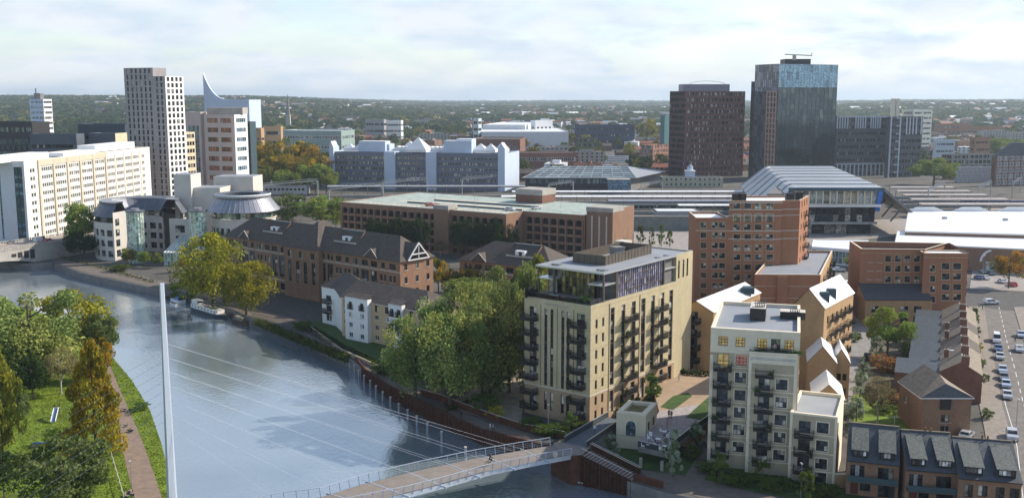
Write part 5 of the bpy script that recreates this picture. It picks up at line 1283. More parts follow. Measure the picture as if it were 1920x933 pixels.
b.face(P0,P1,0,hc,BR_O,cprow(P0,P1,23,(14,15)),.9); b.face(P1,P2,0,hc,BR_O,[((P2-P1).length*.55,hc-5-3.2*k,2.2,1.8,sDark,'opening') for k in range(4)]); b.face(P2,P3,0,hc,BR_O,cprow(P2,P3,7),.9); b.face(P3,P4,0,hc,BR_O); b.face(P4,P5,0,hc,BR_O); b.face(P5,P0,0,hc,BR_O)
flat_roof(b,[P0,P1,P2,P3,P4,P5],hc,GREEND,BR_O,.25,CONC,.4)
ang=math.atan2(d.y,d.x)
for i in range(22): band(b,P0,P1,1,.01,BR_O,.01) if 0 else None
for i in range(24):
    L=(P1-P0).length; s=1+(L-2)*i/23; c=at(P0,P1,s,.12); b.t.box((c.x,c.y,(hc-2)/2),(.7,.3,hc-2),BR_O,ang)
for i in range(8):
    L=(P3-P2).length; s=1+(L-2)*i/7; c=at(P2,P3,s,.12); b.t.box((c.x,c.y,(hc-2)/2),(.7,.3,hc-2),BR_O,ang)
def tower_at(u0,u1,base,ztop,nm,ribs=0,mt=BR_O,depth=6,cap=CONC):
    s0,_=S(*base,u0,400);s1,_=S(*base,u1,400); c=at(*base,(s0+s1)/2,-depth/2+1.3); q=M(b.o); w_=s1-s0
    q.box((c.x,c.y,ztop/2),(w_,depth,ztop),mt,ang,cap); q.box((c.x,c.y,ztop-.6),(w_+.3,depth+.3,1.6),CONC,ang)
    for i in range(ribs):
        cc=at(*base,s0+w_*(i+.8)/(ribs+.6),1.3+.1); q.box((cc.x,cc.y,ztop/2-1),(.5,.4,ztop-4),STONEP,ang)
    q.obj(nm,b.root)
tower_at(817,844,(P0,P1),hc+1.5,'stair_tower')
tower_at(1103,1152,(P2,P3),hc+3.2,'stair_tower',3,BR_O,9)
q=M(b.o); c=G(1005,362,hc+4); q.box((c.x,c.y+6,hc+2.6),(13,11,5.4),BR_D,ang,FELT); q.box((c.x,c.y+6,hc+4.3),(13.3,11.3,2.4),CONC,ang); q.obj('lift_housing',b.root)
q=M(b.o)
for a_,c_ in((P0,P1),(P1,P2),(P2,P3)):
    dd=c_-a_; n_=int(dd.length/2.5)
    q.beam((a_.x+up.x*.3,a_.y+up.y*.3,hc+1.0),(c_.x+up.x*.3,c_.y+up.y*.3,hc+1.0),.05,.05,GREYM)
    for i in range(n_+1): p=a_+dd*i/n_+up*.3; q.box((p.x,p.y,hc+.5),(.06,.06,1.0),GREYM)
q.obj('roof_railing',b.root)
q=M(b.o)
for t,s0,s1 in((14,.30,.55),(14,.58,.98),(27,.35,.95)):
    a_=P0+d*((P1-P0).length*s0)+up*t; c_=P0+d*((P1-P0).length*s1)+up*t; q.beam((a_.x,a_.y,hc),(c_.x,c_.y,hc),.25,.8,TEALD)
for t,s0,s1 in((7,.05,.97),(20,.2,.97),(33,.3,.97)):
    a_=P0+d*((P1-P0).length*s0)+up*t; c_=P0+d*((P1-P0).length*s1)+up*t; n=up*2.6
    q.face([v3(a_-n,hc-.235),v3(c_-n,hc-.235),v3(c_+n,hc-.235),v3(a_+n,hc-.235)],mat('deck_pale',(.50,.46,.38),.85,.15,.4))
q.obj('deck_marking',b.root)
b.done(); DECKZ=hc-.23
car(P0+d*((P1-P0).length*.50)+up*8,ang+.2,'red','red car parked on the car park roof nearest the parapet',z=DECKZ,kind='suv')
car(P0+d*((P1-P0).length*.93)+up*12,ang,'silver','pale pink car on the car park roof near its middle wall',z=DECKZ)
car(P0+d*((P1-P0).length*1.0)+up*22,ang+1.4,'silver','silver car on the car park roof in front of the lift housing',z=DECKZ)
for i,(fx,t) in enumerate(((.42,20),(.66,20),(.80,5),(1.08,30))):
    lamp(P0+d*((P1-P0).length*fx)+up*t,['lamp post on the car park roof behind the red car','lamp post in the middle of the car park roof','lamp post by the front parapet of the car park roof','lamp post on the car park roof by the brick lift housing'][i],1.1,z=DECKZ)
# ================================================================ grey blue glazed office across the tracks
hA=27.; YA=690.; a0=Vector((XU(619,YA,hA),YA)); a1=Vector((XU(948,YA-28,hA),YA-28)); d=(a1-a0).normalized(); up=Vector((-d.y,d.x)); L=(a1-a0).length; zA=zv(a0,284)
b=B('office_block','long pale blue clad office with ribbon windows and white pointed roof lights across the railway','office building',a0,limit=98)
PG=mat('panel_grey_blue',(.15,.165,.21),.6,.1,.2)
sR={'g':glass('glazing_ribbon',(.06,.07,.08),(.5,.48,.4),.4),'nx':8,'nz':1,'f':mat('frame_grey',(.2,.21,.23),.5,0),'t':.12,'dep':.3}
def sa(u): return S(a0,a1,u,310)[0]
segs=[(619,628,WHITEB,2.2),(628,722,PG,0),(722,742,WHITEB,2.0),(742,800,PG,-.5),(800,819,WHITEB,2.0),(819,935,PG,0),(935,948,WHITEB,2.2)]
for u0,u1,m_,o_ in segs:
    s0=max(0,sa(u0));s1=min(L,sa(u1)); p0=at(a0,a1,s0,o_);p1=at(a0,a1,s1,o_); w_=s1-s0; wl=[]
    hh=zA+ (0 if m_ is PG else (3.5 if u0 in(619,935) else .5))
    if m_ is PG:
        nb=max(1,round(w_/8.5))
        for j in range(6):
            for i in range(nb): wl.append((.4+(w_-.8)*i/nb+.15,2.0+j*(zA-3)/6,(w_-.8)/nb-.3,(zA-3)/6*.5,sR))
    b.face(p0,p1,0,hh,m_,wl)
    if o_>0: b.face(at(a0,a1,s0,-8),p0,0,hh,m_); b.face(p1,at(a0,a1,s1,-8),0,hh,m_); b.r.face([v3(p0,hh),v3(p1,hh),v3(at(a0,a1,s1,-8),hh),v3(at(a0,a1,s0,-8),hh)],WHITEB)
    if u0 in(619,935):
        q=M(b.o); q.face([v3(p0,hh),v3(p1,hh),v3((p0+p1)/2,hh+3.5)],WHITEB); bk0,bk1=at(a0,a1,s0,-6),at(a0,a1,s1,-6); q.face([v3(p1,hh),v3(bk1,hh),v3((bk0+bk1)/2,hh+3.5),v3((p0+p1)/2,hh+3.5)],ROOFW); q.face([v3(bk0,hh),v3(p0,hh),v3((p0+p1)/2,hh+3.5),v3((bk0+bk1)/2,hh+3.5)],ROOFW); q.face([v3(bk1,hh),v3(bk0,hh),v3((bk0+bk1)/2,hh+3.5)],WHITEB); q.obj('gable_cap',b.root)
a3=a0+up*40;a2=a1+up*40
b.face(a1,a2,0,zA,WHITEB); b.face(a2,a3,0,zA,WHITEB); b.face(a3,a0,0,zA,WHITEB)
flat_roof(b,[a0,a1,a2,a3],zA+.05,FELT,WHITEB,.6,WHITEB,.5)
def pyr(u,k,w_,hh,nm='roof_light'):
    c=at(a0,a1,sa(u),-k); q=M(b.o); P_=[c+d*(sx*w_/2)+up*(sy*w_/2) for sx,sy in((-1,-1),(1,-1),(1,1),(-1,1))]
    for i in range(4): q.face([v3(P_[i],zA+.3),v3(P_[(i+1)%4],zA+.3),v3(P_[(i+1)%4],zA+2),v3(P_[i],zA+2)],ROOFW)
    for i in range(4): q.face([v3(P_[i],zA+2),v3(P_[(i+1)%4],zA+2),v3(c,zA+2+hh)],ROOFW if i in(0,1) else ZINC)
    q.obj(nm,b.root)
for u,k,w_,hh in((645,12,7,3),(662,12,7,3),(780,6,15,8),(751,20,9,5),(823,20,9,5),(893,12,9,4),(912,12,8,4),(928,20,8,5)): pyr(u,k,w_,hh)
for u0,u1,k,hh in((668,718,10,7),(700,722,14,5),(830,882,8,8),(850,880,12,9)):
    s0,s1=sa(u0),sa(u1); c=at(a0,a1,(s0+s1)/2,-k); q=M(b.o); q.box((c.x,c.y,zA+hh/2),(s1-s0,10,hh),WHITEB,math.atan2(d.y,d.x),ROOFW); q.obj('plant_room',b.root)
for i in range(12): 
    c=at(a0,a1,sa(735+i*8),-12); q=M(b.o); q.tube((c.x,c.y-2,zA+1),(c.x,c.y+12,zA+1),2.4,ROOFW,10); q.obj('vault_roof',b.root)
text('APEX',b.root,at(a0,a1,0,-.5),at(a0,a1,L,-.5),sa(774),5.5,4.,LTM,b.o,.3)
b.done()
# ================================================================ white and tan riverside office, far left
hW=zv(G(55,455),302); C0=G(55,455); th=R(4.3); dr=Vector((math.sin(th),math.cos(th))); dl=Vector((-math.cos(th),math.sin(th)))
E1=C0+dr*along(C0,dr,280,hW); Lw=(E1-C0).length; Wd=C0+dl*26
b=B('office_block','long white and tan office slab with rows of small windows left of the tall tower','office building',C0,limit=98)
wl=[]; zf=hW/10.2
def sw(u): return S(C0,E1,u,400)[0]
gr=[(61,71,2),(83,103.5,5),(109,129,5),(135,153.5,5),(159,178,5),(183,201,5),(206.5,220,5),(223.5,236.5,5),(240,252,5),(254.5,266,5),(271,276,2)]
sOW={'g':G_D,'nx':1,'nz':1,'f':FRW,'t':.12,'dep':.35}
for u0,u1,k in gr:
    s0,s1=sw(u0),sw(u1)
    for j in range(9):
        for i in range(k): 
            w_=(s1-s0)/k; wl.append((s0+w_*i+.12*w_,1.6+j*zf*1.02,w_*.76,1.75,sOW))
b.face(C0,E1,0,hW,mat('render_offwhite',(.68,.66,.61),.8,.1,.15),wl,.35)
TN_=mat('render_tan_frame',(.54,.47,.36),.8,.1,.2)
for u in(78,106,132,156,180.5,203.5):
    s=sw(u); c=at(C0,E1,s,.25); b.t.box((c.x,c.y,hW/2),(1.6,.5,hW-.6),TN_,math.atan2(dr.y,dr.x))
s0,s1=sw(78),sw(204); band(b,C0,E1,hW-1.5,2.6,TN_,.4,s0,s1)
for u in(221.5,238,253,268.5): c=at(C0,E1,sw(u),.1); b.t.box((c.x,c.y,hW/2),(.9,.3,hW-3),STONE,math.atan2(dr.y,dr.x))
b.face(Wd,C0,0,hW,mat('render_blue_shaded',(.60,.62,.66),.7,.06,.2),[(26-17,1.5+j*3.4,3.2,2.0,{'g':G_B,'nx':1,'nz':1,'dep':.3}) for j in range(9)]+[(26-4.6,1.5,3.6,hW-4,{'g':G_B,'nx':2,'nz':18,'k':'strip','sp':TEALD,'dep':.4,'t':.1}),(26-11.5,1.5,.8,hW-4,{'g':G_B,'nx':1,'nz':1,'dep':.4})])  # white end wall, with its bluish shade put into the wall colour
E2=E1+dl*26; b.face(E1,E2,0,hW,STONE); b.face(E2,Wd,0,hW,STONE); flat_roof(b,[C0,E1,E2,Wd],hW,ROOFW,STONE,.8,STONE,.5)
q=M(b.o)
for u,k,l_,hh in((75,10,40,2.6),(170,8,30,1.6),(250,12,44,3.2)):
    c=at(C0,E1,sw(u),-k); q=M(b.o); q.box((c.x,c.y,hW+hh/2-.4),(l_,9,hh),WHITE,math.atan2(dr.y,dr.x)); q.obj('roof_plant',b.root)
b.done()
# ================================================================ curved stone office with glazed stair drums
def ringpt(c,r,a): return (c[0]+r*math.cos(a),c[1]+r*math.sin(a))
def arcwall(b,c,r,a0,a1,z0,z1,m,n,wins=None,dep=.3,rev=False):
    for i in range(n):
        t0=a0+(a1-a0)*i/n;t1=a0+(a1-a0)*(i+1)/n; p0=ringpt(c,r,t0);p1=ringpt(c,r,t1)
        if rev:p0,p1=p1,p0
        L=math.dist(p0,p1); b.face(p0,p1,z0,z1,m,[(L*.18,z,L*.64,hh,st) for z,hh,st in (wins or [])],dep)
b=B('curved_office','curved pale stone riverside office with dark lead roofs and two glazed stair towers','office building',G(270,500),limit=98)
sQ={'g':G_D,'nx':2,'nz':2,'f':mat('frame_teal',(.08,.13,.14),.5,0),'dep':.35}; ST=mat('stone_cladding',(.55,.52,.48),.75,.1,.25)
# left wing: part of a ring, its end facing the river
cL=Vector((XU(262,392,20),392.)); rO,rI=17.,8.5
zE=zv((0,378),405)
wv=[(1.5+3.9*k,2.4,sQ) for k in range(4)]
arcwall(b,cL,rO,PI*.98,PI*1.42,0,zE-2.4,ST,6,wv); arcwall(b,cL,rO,-.15,PI*.98,0,zE-2.4,ST,12)
arcwall(b,cL,rI,PI*1.42,-.15+2*PI-PI*2,0,zE-2.4,ST,8,wv,rev=True) if 0 else arcwall(b,cL,rI,PI*.05,PI*1.42,0,zE-2.4,ST,9,wv,rev=True)
e_i=ringpt(cL,rI,PI*1.42);e_o=ringpt(cL,rO,PI*1.42)
b.face(e_o,e_i,0,zE+1.5,ST,[(1.2,1.5+3.9*k,2.4,2.6,sQ) for k in range(4)])
def arcroof(mm,c,r0,z0,r1,z1,a0,a1,n,m):
    for i in range(n):
        t0=a0+(a1-a0)*i/n;t1=a0+(a1-a0)*(i+1)/n
        A_=ringpt(c,r0,t0);B_=ringpt(c,r0,t1);C_=ringpt(c,r1,t1);D_=ringpt(c,r1,t0)
        mm.face([(*A_,z0),(*B_,z0),(*C_,z1),(*D_,z1)],m)
q=b.r; a0_,a1_=-.15,PI*1.42
gl_=M(b.o); arcroof(gl_,cL,rO-.6,zE-2.4,rO-.6,zE-.2,a0_,a1_,22,G_D); arcroof(gl_,cL,rI+.5,zE-.2,rI+.5,zE-2.4,a0_,a1_,16,G_D); gl_.obj('ribbon_glazing',b.root)
arcroof(q,cL,rO+.5,zE-.3,rO-2.6,zE+4.4,a0_,a1_,22,ZINCD); arcroof(q,cL,rO-2.2,zE+4.3,rO-2.2,zE+5.0,a0_,a1_,22,ZINCD); arcroof(q,cL,rO-2.2,zE+5.0,rI+1.8,zE+5.1,a0_,a1_,22,ZINC); arcroof(q,cL,rI+1.8,zE+5.1,rI+2.2,zE+4.3,a0_,a1_,18,ROOFW); arcroof(q,cL,rI+2.2,zE+4.3,rI-.6,zE-.3,a0_,a1_,18,ZINCD)
# right drum
cR=Vector((XU(456,388,20),388.)); rr=13.2; zR=zv((0,378),398)
arcwall(b,cR,rr-1.2,PI*.9,PI*2.15,0,zR-2.6,ST,18,[(1.5+4.1*k,2.6,dict(sQ,nx=3)) for k in range(3)],.3)
gl_=M(b.o); arcroof(gl_,cR,rr-2.0,zR-2.6,rr-2.0,zR,PI*.8,PI*2.3,30,G_G); arcroof(gl_,cR,rr-.6,zR-2.75,rr-.6,zR-2.5,PI*.8,PI*2.3,30,STONE); gl_.obj('ribbon_glazing',b.root)
for i in range(72):
    t0=PI*.7+PI*1.7*i/72; t1=t0+PI*1.7/72
    A_=ringpt(cR,rr+.6,t0);B_=ringpt(cR,rr+.6,t1);C_=ringpt(cR,rr-3.4,t1);D_=ringpt(cR,rr-3.4,t0); q.face([(*A_,zR),(*B_,zR),(*C_,zR+5.2),(*D_,zR+5.2)],ZINC)
    if i%2==0: q.beam((*A_,zR+.06),(*D_,zR+5.26),.12,.18,LTM)
arcroof(q,cR,rr-2.6,zR+5.2,rr-2.6,zR+6.0,0,2*PI,40,ZINC); arcroof(q,cR,rr-2.6,zR+6.0,rr-6.5,zR+6.1,0,2*PI,40,ZINCD); arcroof(q,cR,rr-6.5,zR+6.1,rr-6.2,zR+4.6,0,2*PI,30,ZINCD); arcroof(q,cR,rr-6.2,zR+4.6,0.1,zR+4.6,0,2*PI,24,FELTD)
arcroof(q,cR,rr-2.55,zR+5.9,rr-2.9,zR+6.25,0,2*PI,40,ROOFW)
# stone core between the wings
def cbox(u0,u1,Y,z1,dep,nm,m=ST,wl=None,z0=0):
    q=M(b.o); x0,x1=XU(u0,Y,z1),XU(u1,Y,z1); q.prism([(x0,Y),(x1,Y),(x1+1,Y+dep),(x0+1,Y+dep)],z0,z1,m,FELT); q.obj(nm,b.root); return x0,x1
cbox(325,357,400,zv((0,400),327),10,'stone_tower'); cbox(355,412,402,zv((0,402),352),12,'stone_link'); x0,x1=cbox(400,474,416,zv((0,416),331),12,'stone_tower')
b.face((XU(318,388,10),388),(XU(360,386,10),386),0,zE-2,ST,[(2.5,1.4+4*k,4,2.8,sQ) for k in range(4)])
for u0,u1,Y in((235,266,372),(353,385,374)):
    q=M(b.o); x0,x1=XU(u0,Y,10),XU(u1,Y,10); zt=zE+2; c=((x0+x1)/2,Y+2.6); r_=(x1-x0)/2
    for i in range(10):
        t0=PI+PI*i/10;t1=t0+PI/10; A_=ringpt(c,r_,t0);B_=ringpt(c,r_,t1)
        for k in range(5): q.face([(*A_,zt*k/5),(*B_,zt*k/5),(*B_,zt*(k+1)/5),(*A_,zt*(k+1)/5)],G_GR)
    for i in range(11): t=PI+PI*i/10; p=ringpt(c,r_+.05,t); q.beam((*p,0),(*p,zt),.12,.12,LTM)
    for k in range(6):
        for i in range(10): t0=PI+PI*i/10;t1=t0+PI/10; q.beam((*ringpt(c,r_+.05,t0),zt*k/5),(*ringpt(c,r_+.05,t1),zt*k/5),.14,.16,LTM)
    for k in range(5): q.beam((c[0]-r_*.7*(-1)**k,c[1]-r_-.1,zt*k/5+.3),(c[0]+r_*.7*(-1)**k,c[1]-r_-.1,zt*(k+1)/5-.3),.2,.35,LTM)
    q.obj('stair_tower_glazing',b.root); q=M(b.o); q.tube((*c,zt),(*c,zt+.5),r_+.4,ZINCD,16); q.tube((*c,zt+.5),(*c,zt+1.3),r_*.5,ZINC,12); q.obj('stair_tower_cap',b.root)
q=M(b.o)
x0,x1=XU(318,372,3),XU(353,372,3)
for i in range(6):
    for k in range(3):
        xa=x0+(x1-x0)*i/6;xb=x0+(x1-x0)*(i+1)/6; q.face([(xa,366,k*1.6),(xb,366,k*1.6),(xb,366,k*1.6+1.6),(xa,366,k*1.6+1.6)],G_GR)
    q.face([(xa,366,4.8),(xb,366,4.8),(xb,386,8.5),(xa,386,8.5)],G_GR); q.beam((xa,366,4.85),(xa,386,8.6),.2,.2,FRW); q.beam((xa,365.9,0),(xa,365.9,4.8),.15,.15,FRW)
q.beam((x0,365.9,4.8),(x1,365.9,4.8),.25,.3,FRW); q.obj('entrance_canopy',b.root)
b.done()
# ================================================================ towers and blocks by survey table
def tower(name,label,cat,uL,uC,uR,YC,th,vtop,vref,m0,m1=None,g0=None,g1=None,roof=FELTD,par=.8,z0=0,limit=96,done=True):
    C=Vector((XU(uC,YC,30),YC)); h=zv(C,vtop); fp=boxfp(uL,uC,uR,YC,th,h*.7)
    b=B(name,label,cat,C,0,None,limit)
    P=fp; m1=m1 or m0
    for i,(m_,g_) in enumerate(((m0,g0),(m1,g1),(m1,None),(m0,None))):
        L=(P[(i+1)%4]-P[i]).length; wl=[]
        if g_:
            g_=dict(g_); st=g_.pop('style'); wl=[(*w,st) for w in grid(L,z0,h,**g_)]
        b.face(P[i],P[(i+1)%4],z0,h,m_,wl,.3)
    flat_roof(b,P,h,roof,m0,par,None,.5); b.fp=P; b.h=h
    if done: b.done()
    return b
def rbox(b,u0,u1,Y,z0,z1,dep,m,nm='plant_room',top=None):
    q=M(b.o); x0,x1=XU(u0,Y,z0),XU(u1,Y,z0); q.prism([(x0,Y),(x1,Y),(x1,Y+dep),(x0,Y+dep)],z0,z1,m,top); q.obj(nm,b.root)
sV2={'g':G_D,'nx':2,'nz':1,'f':FRM,'t':.1,'dep':.3}; sVW={'g':G_D,'nx':2,'nz':1,'f':FRW,'t':.15,'dep':.3}
# grey brick residential tower with white flank
b=tower('residential_tower','tall grey brick residential tower with a bright white right flank','tower block',236,290,315,560,24,127,0,BR_V,BR_V,dict(nc=6,nr=23,w=1.3,h=2.5,sill=.4,mx=.8,style=dict(sV2,nx=1)),None,done=False)
h1=b.h; P=b.fp
b.done()
b=tower('residential_tower','white panelled front of the grey brick tower, its bright right hand slab','tower block',290,313,347,556,24,143,0,BR_V,WHITE,dict(nc=2,nr=22,w=1.4,h=2.4,sill=.7,mx=1.2,style=sV2),dict(nc=4,nr=22,w=2.0,h=2.3,sill=.6,mx=.6,style=sV2))
tower('residential_tower','slim tan flank block just right of the white slab of the tower','tower block',346,350,367,572,24,248,0,CREAM,CREAM,None,dict(nc=3,nr=10,w=1.8,h=2.2,sill=.8,mx=.5,style=sV2),roof=ROOFW)
# dark podium offices far left
b=tower('office_block','dark glazed office with zigzag bracing at the far left edge','office building',-60,62,95,640,10,229,0,DKM,DKM,dict(nc=12,nr=6,w=4.5,h=3.2,sill=1.2,mx=1,style={'g':G_G,'nx':3,'nz':1,'f':FRM,'t':.15,'dep':.3}),None,roof=FELTD,done=False)
q=M(b.o); p0,p1=b.fp[0],b.fp[1]; L=(p1-p0).length
for j in range(4):
    for i in range(24):
        s=L*i/24; q.beam((*at(p0,p1,s,.35),4+8*j+(0 if i%2 else 7)),(*at(p0,p1,s+L/24,.35),4+8*j+(7 if i%2 else 0)),.4,.4,mat('brace_green',(.14,.17,.15),.5,0))
q.obj('bracing',b.root); b.done()
tower('office_block','dark blue flat topped office with a long roof band left of the tower','office building',148,236,262,650,6,233,0,mat('panel_navy',(.035,.05,.08),.5,.1,.2),None,dict(nc=12,nr=4,w=4,h=2.2,sill=1.5,mx=1,style=sV2),None,roof=ROOFW)
tower('office_block','low grey office block with stepped roof behind the long white office','office building',58,145,160,600,6,251,0,mat('panel_slate',(.09,.105,.13),.6,.1,.2),None,dict(nc=10,nr=4,w=3,h=2.,sill=1.5,mx=1,style=sV2),None,roof=ROOFW)
tower('office_block','low dark office with tan end wall just left of the tower foot','office building',168,218,240,610,10,250,0,mat('panel_slate',(.09,.105,.13),.6,.1,.2),CREAM,dict(nc=7,nr=4,w=3,h=2.,sill=1.5,mx=1,style=sV2),None,roof=ROOFW)
b=tower('residential_tower','small white balconied tower with a mast on the left skyline','tower block',57,83,99,1050,20,186,0,WHITEB,WHITE,dict(nc=3,nr=11,w=5,h=2.6,sill=1,mx=1,style=dict(sVW,g=G_B,nx=3)),dict(nc=3,nr=11,w=4,h=2.6,sill=1,mx=1,style=sVW),roof=ROOFW,done=False)
rbox(b,64,76,1058,b.h,b.h+6,8,CONCD); q=M(b.o); q.tube((XU(68,1062,60),1062,b.h+5),(XU(68,1062,60),1062,b.h+11),.5,DKM,6); q.obj('mast',b.root); b.done()
# brown and white hotel like office
b=tower('office_block','white framed office block with orange brown panels in front of the curved spire building','office building',384,441,465,600,22,215,0,mat('stone_pinkish',(.48,.42,.40),.7,.08,.2),WHITE,dict(nc=2,nr=9,w=7.5,h=2.7,sill=.8,mx=1.5,style={'g':glass('glazing_orange',(.16,.07,.04),(.38,.16,.07),.5),'nx':4,'nz':1,'f':FRM,'t':.15,'dep':.35}),dict(nc=1,nr=9,w=9,h=2.6,sill=.9,mx=.3,style={'g':G_B,'nx':5,'nz':1,'f':FRW,'t':.15,'dep':.35}),roof=FELT,done=False)
rbox(b,388,455,606,b.h,b.h+4,12,CONC); b.done()
b=tower('office_block','pale stone stair slab between the tan tower and the orange panelled office','office building',349,378,396,612,22,210,0,mat('stone_pinkish',(.48,.42,.40),.7,.08,.2),None,dict(nc=1,nr=1,w=8,h=38,sill=6,mx=1,style={'g':G_B,'nx':5,'nz':14,'f':CONC,'t':.15,'dep':.35}),None,roof=ROOFW)
tower('office_block','dark green glazed strip office right of the orange panelled office','office building',463,470,481,612,22,228,0,DKM,G_G and TEALD,None,dict(nc=1,nr=9,w=8,h=3,sill=.7,mx=.3,style={'g':G_G,'nx':3,'nz':1,'f':FRM,'dep':.3}),roof=SLATE)
# curved spire building
b=tower('glass_office','blue glass office with a tall curved white blade spire','office building',384,468,490,900,12,187,0,WHITEB,WHITEB,dict(nc=1,nr=3,w=38,h=7,sill=5,mx=1,style={'g':G_B,'nx':12,'nz':2,'f':GREYM,'t':.3,'dep':.5}),None,roof=WHITEB,done=False)
q=M(b.o); p0=b.fp[0]; dd=(b.fp[1]-p0).normalized(); Lb=(b.fp[1]-p0).length; N=22; hh=b.h; top=zv((0,900),137)
F_=[];
for i in range(N+1):
    t=i/N; s=t*Lb*.62; z=hh+(top-hh)*(1-t)**3.2+ .2; F_.append((s,z))
for i in range(N):
    (sa_,za),(sb,zb)=F_[i],F_[i+1]
    for off,fl in((0,0),(2.2,1)):
        A_=at(p0,p0+dd,sa_,-off);B_=at(p0,p0+dd,sb,-off); f_=[(A_.x,A_.y,hh-1),(B_.x,B_.y,hh-1),(B_.x,B_.y,zb),(A_.x,A_.y,za)]; q.face(f_[::-1] if fl else f_,WHITEB)
    A_=at(p0,p0+dd,sa_);B_=at(p0,p0+dd,sb);C_=at(p0,p0+dd,sb,-2.2);D_=at(p0,p0+dd,sa_,-2.2); q.face([(A_.x,A_.y,za),(B_.x,B_.y,zb),(C_.x,C_.y,zb),(D_.x,D_.y,za)],WHITEB)
A_=at(p0,p0+dd,0);D_=at(p0,p0+dd,0,-2.2); q.face([(D_.x,D_.y,hh-1),(A_.x,A_.y,hh-1),(A_.x,A_.y,top),(D_.x,D_.y,top)],WHITEB)
q.obj('blade_spire',b.root); b.done()
# maroon brick tower
b=tower('office_tower','maroon brick office tower with a grid of small windows left of the glass tower','office tower',1255,1285,1396,768,64,171,0,BR_M,BR_M,dict(nc=14,nr=15,w=2.2,h=2.6,sill=.9,mx=1,style=dict(sV2,g=G_D)),dict(nc=15,nr=15,w=2.3,h=2.6,sill=.9,mx=1,style=dict(sV2,g=G_L)),roof=FELTD,done=False)
rbox(b,1280,1368,800,b.h,b.h+5.5,20,mat('panel_mauve',(.24,.22,.26),.6,.1,.2))
q=M(b.o)
for i in range(14):
    t0=PI*i/14;t1=PI*(i+1)/14; x0=XU(1325,805,60); q.beam((x0+14*math.cos(t0),805,b.h+5.5+2.5*math.sin(t0)),(x0+14*math.cos(t1),805,b.h+5.5+2.5*math.sin(t1)),.4,.4,LTM)
q.obj('roof_arch',b.root); b.done()
# glass tower: blue crown over dark shaft
YG_=740.; C=Vector((XU(1458,YG_,40),YG_)); ht=zv(C,120); hm=zv(C,164); fp=boxfp(1414,1458,1568,YG_,66,55)
b=B('glass_tower','tallest dark glass tower with a light blue crown and a roof crane','office tower',C,limit=99)
def curtain(b,p0,p1,z0,z1,nx,nz,g_,nm,fm=FRM,t=.16):
    mm=M(b.o); cwall(mm,p0,p1,z0,z1,nx,nz,g_,fm,t); mm.obj(nm,b.root)
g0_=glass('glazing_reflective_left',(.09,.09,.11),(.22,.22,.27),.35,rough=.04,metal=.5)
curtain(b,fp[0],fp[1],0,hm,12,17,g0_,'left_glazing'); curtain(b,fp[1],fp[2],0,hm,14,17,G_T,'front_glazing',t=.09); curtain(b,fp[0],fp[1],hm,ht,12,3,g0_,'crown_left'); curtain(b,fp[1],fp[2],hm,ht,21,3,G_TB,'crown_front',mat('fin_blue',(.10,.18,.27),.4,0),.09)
b.face(fp[2],fp[3],0,ht,DKM); b.face(fp[3],fp[0],0,ht,DKM); b.r.face([v3(p,ht-.3) for p in fp],FELTD)
# lower left return
fl=boxfp(1408,1440,1460,YG_+12,66,55); hl_=zv((0,YG_),152)
c0=fp[0]; dd_=(fp[0]-fp[1]).normalized(); c1=c0+dd_*4.; nn_=Vector((dd_.y,-dd_.x)); 
curtain(b,c1-nn_*0,c0,0,hl_,2,16,g0_,'return_glazing'); q=M(b.o); q.prism([v3(c1,0)[:2],v3(c0,0)[:2],(c0.x+8,c0.y+14),(c1.x+8,c1.y+14)],0,hl_-.1,DKM); q.obj('return_block',b.root)
# pink panelled strip set in the left face
q=M(b.o); s0,s1=(fp[1]-fp[0]).length*.56,(fp[1]-fp[0]).length*.95
zt_=zv(C,172)
for i in range(4):
    s=s0+(s1-s0)*i/3; p=at(fp[0],fp[1],s,.3); q.box((p.x,p.y,zt_/2),(1.0,.5,zt_),ORANGE,math.atan2((fp[1]-fp[0]).y,(fp[1]-fp[0]).x))
for k in range(17):
    p=at(fp[0],fp[1],(s0+s1)/2,.28); q.box((p.x,p.y,4+(zt_-4)*k/16),(s1-s0,.4,.8),ORANGE,math.atan2((fp[1]-fp[0]).y,(fp[1]-fp[0]).x))
q.obj('pink_frame',b.root)
rbox(b,1472,1520,YG_+14,ht,ht+4,14,DKM)
q=M(b.o); xc=XU(1488,YG_+14,90); q.box((xc,YG_+12,ht+5),(2.2,2.2,4),GREYM); q.beam((xc-7,YG_+12,ht+7.2),(xc+13,YG_+12,ht+6.3),.6,.7,GREYM); q.beam((xc+12,YG_+12,ht+7),(xc+13,YG_+12,ht+8.2),.5,.5,GREYM); q.obj('roof_crane',b.root)
b.w.prism([v3(p,0)[:2] for p in [fp[0]*.999+fp[2]*.001,fp[1]*.999+fp[3]*.001,fp[2],fp[3]]],-.5,ht-.4,DKM); b.done()
# student blocks right of the glass tower
b=tower('apartment_block','dark grey brick slab with white framed top floors right of the glass tower','apartment block',1566,1569,1664,790,80,218,0,BR_G,BR_G,None,dict(nc=18,nr=9,w=1.7,h=2.2,sill=1,mx=1,base=0,style=dict(sV2,g=G_D)),roof=ROOFW,done=False)
p0,p1=b.fp[1],b.fp[2]; L=(p1-p0).length; FW=mat('frame_pale_blue',(.5,.54,.6),.6,0)
for s0,s1 in((0,L*.2),(L*.36,L*.55),(L*.66,L*.84)):
    for k in range(5): p=at(p0,p1,s0+(s1-s0)*k/4,.2); b.t.box((p.x,p.y,b.h-5),(1,.4,9),FW,math.atan2((p1-p0).y,(p1-p0).x))
band(b,p0,p1,b.h-.4,1,FW,.5); band(b,p0,p1,9.5,1,FW,.5)
for k in range(12): p=at(p0,p1,L*(k+.5)/12,.2); b.t.box((p.x,p.y,4.7),(1,.4,9.4),FW,math.atan2((p1-p0).y,(p1-p0).x))
b.done()
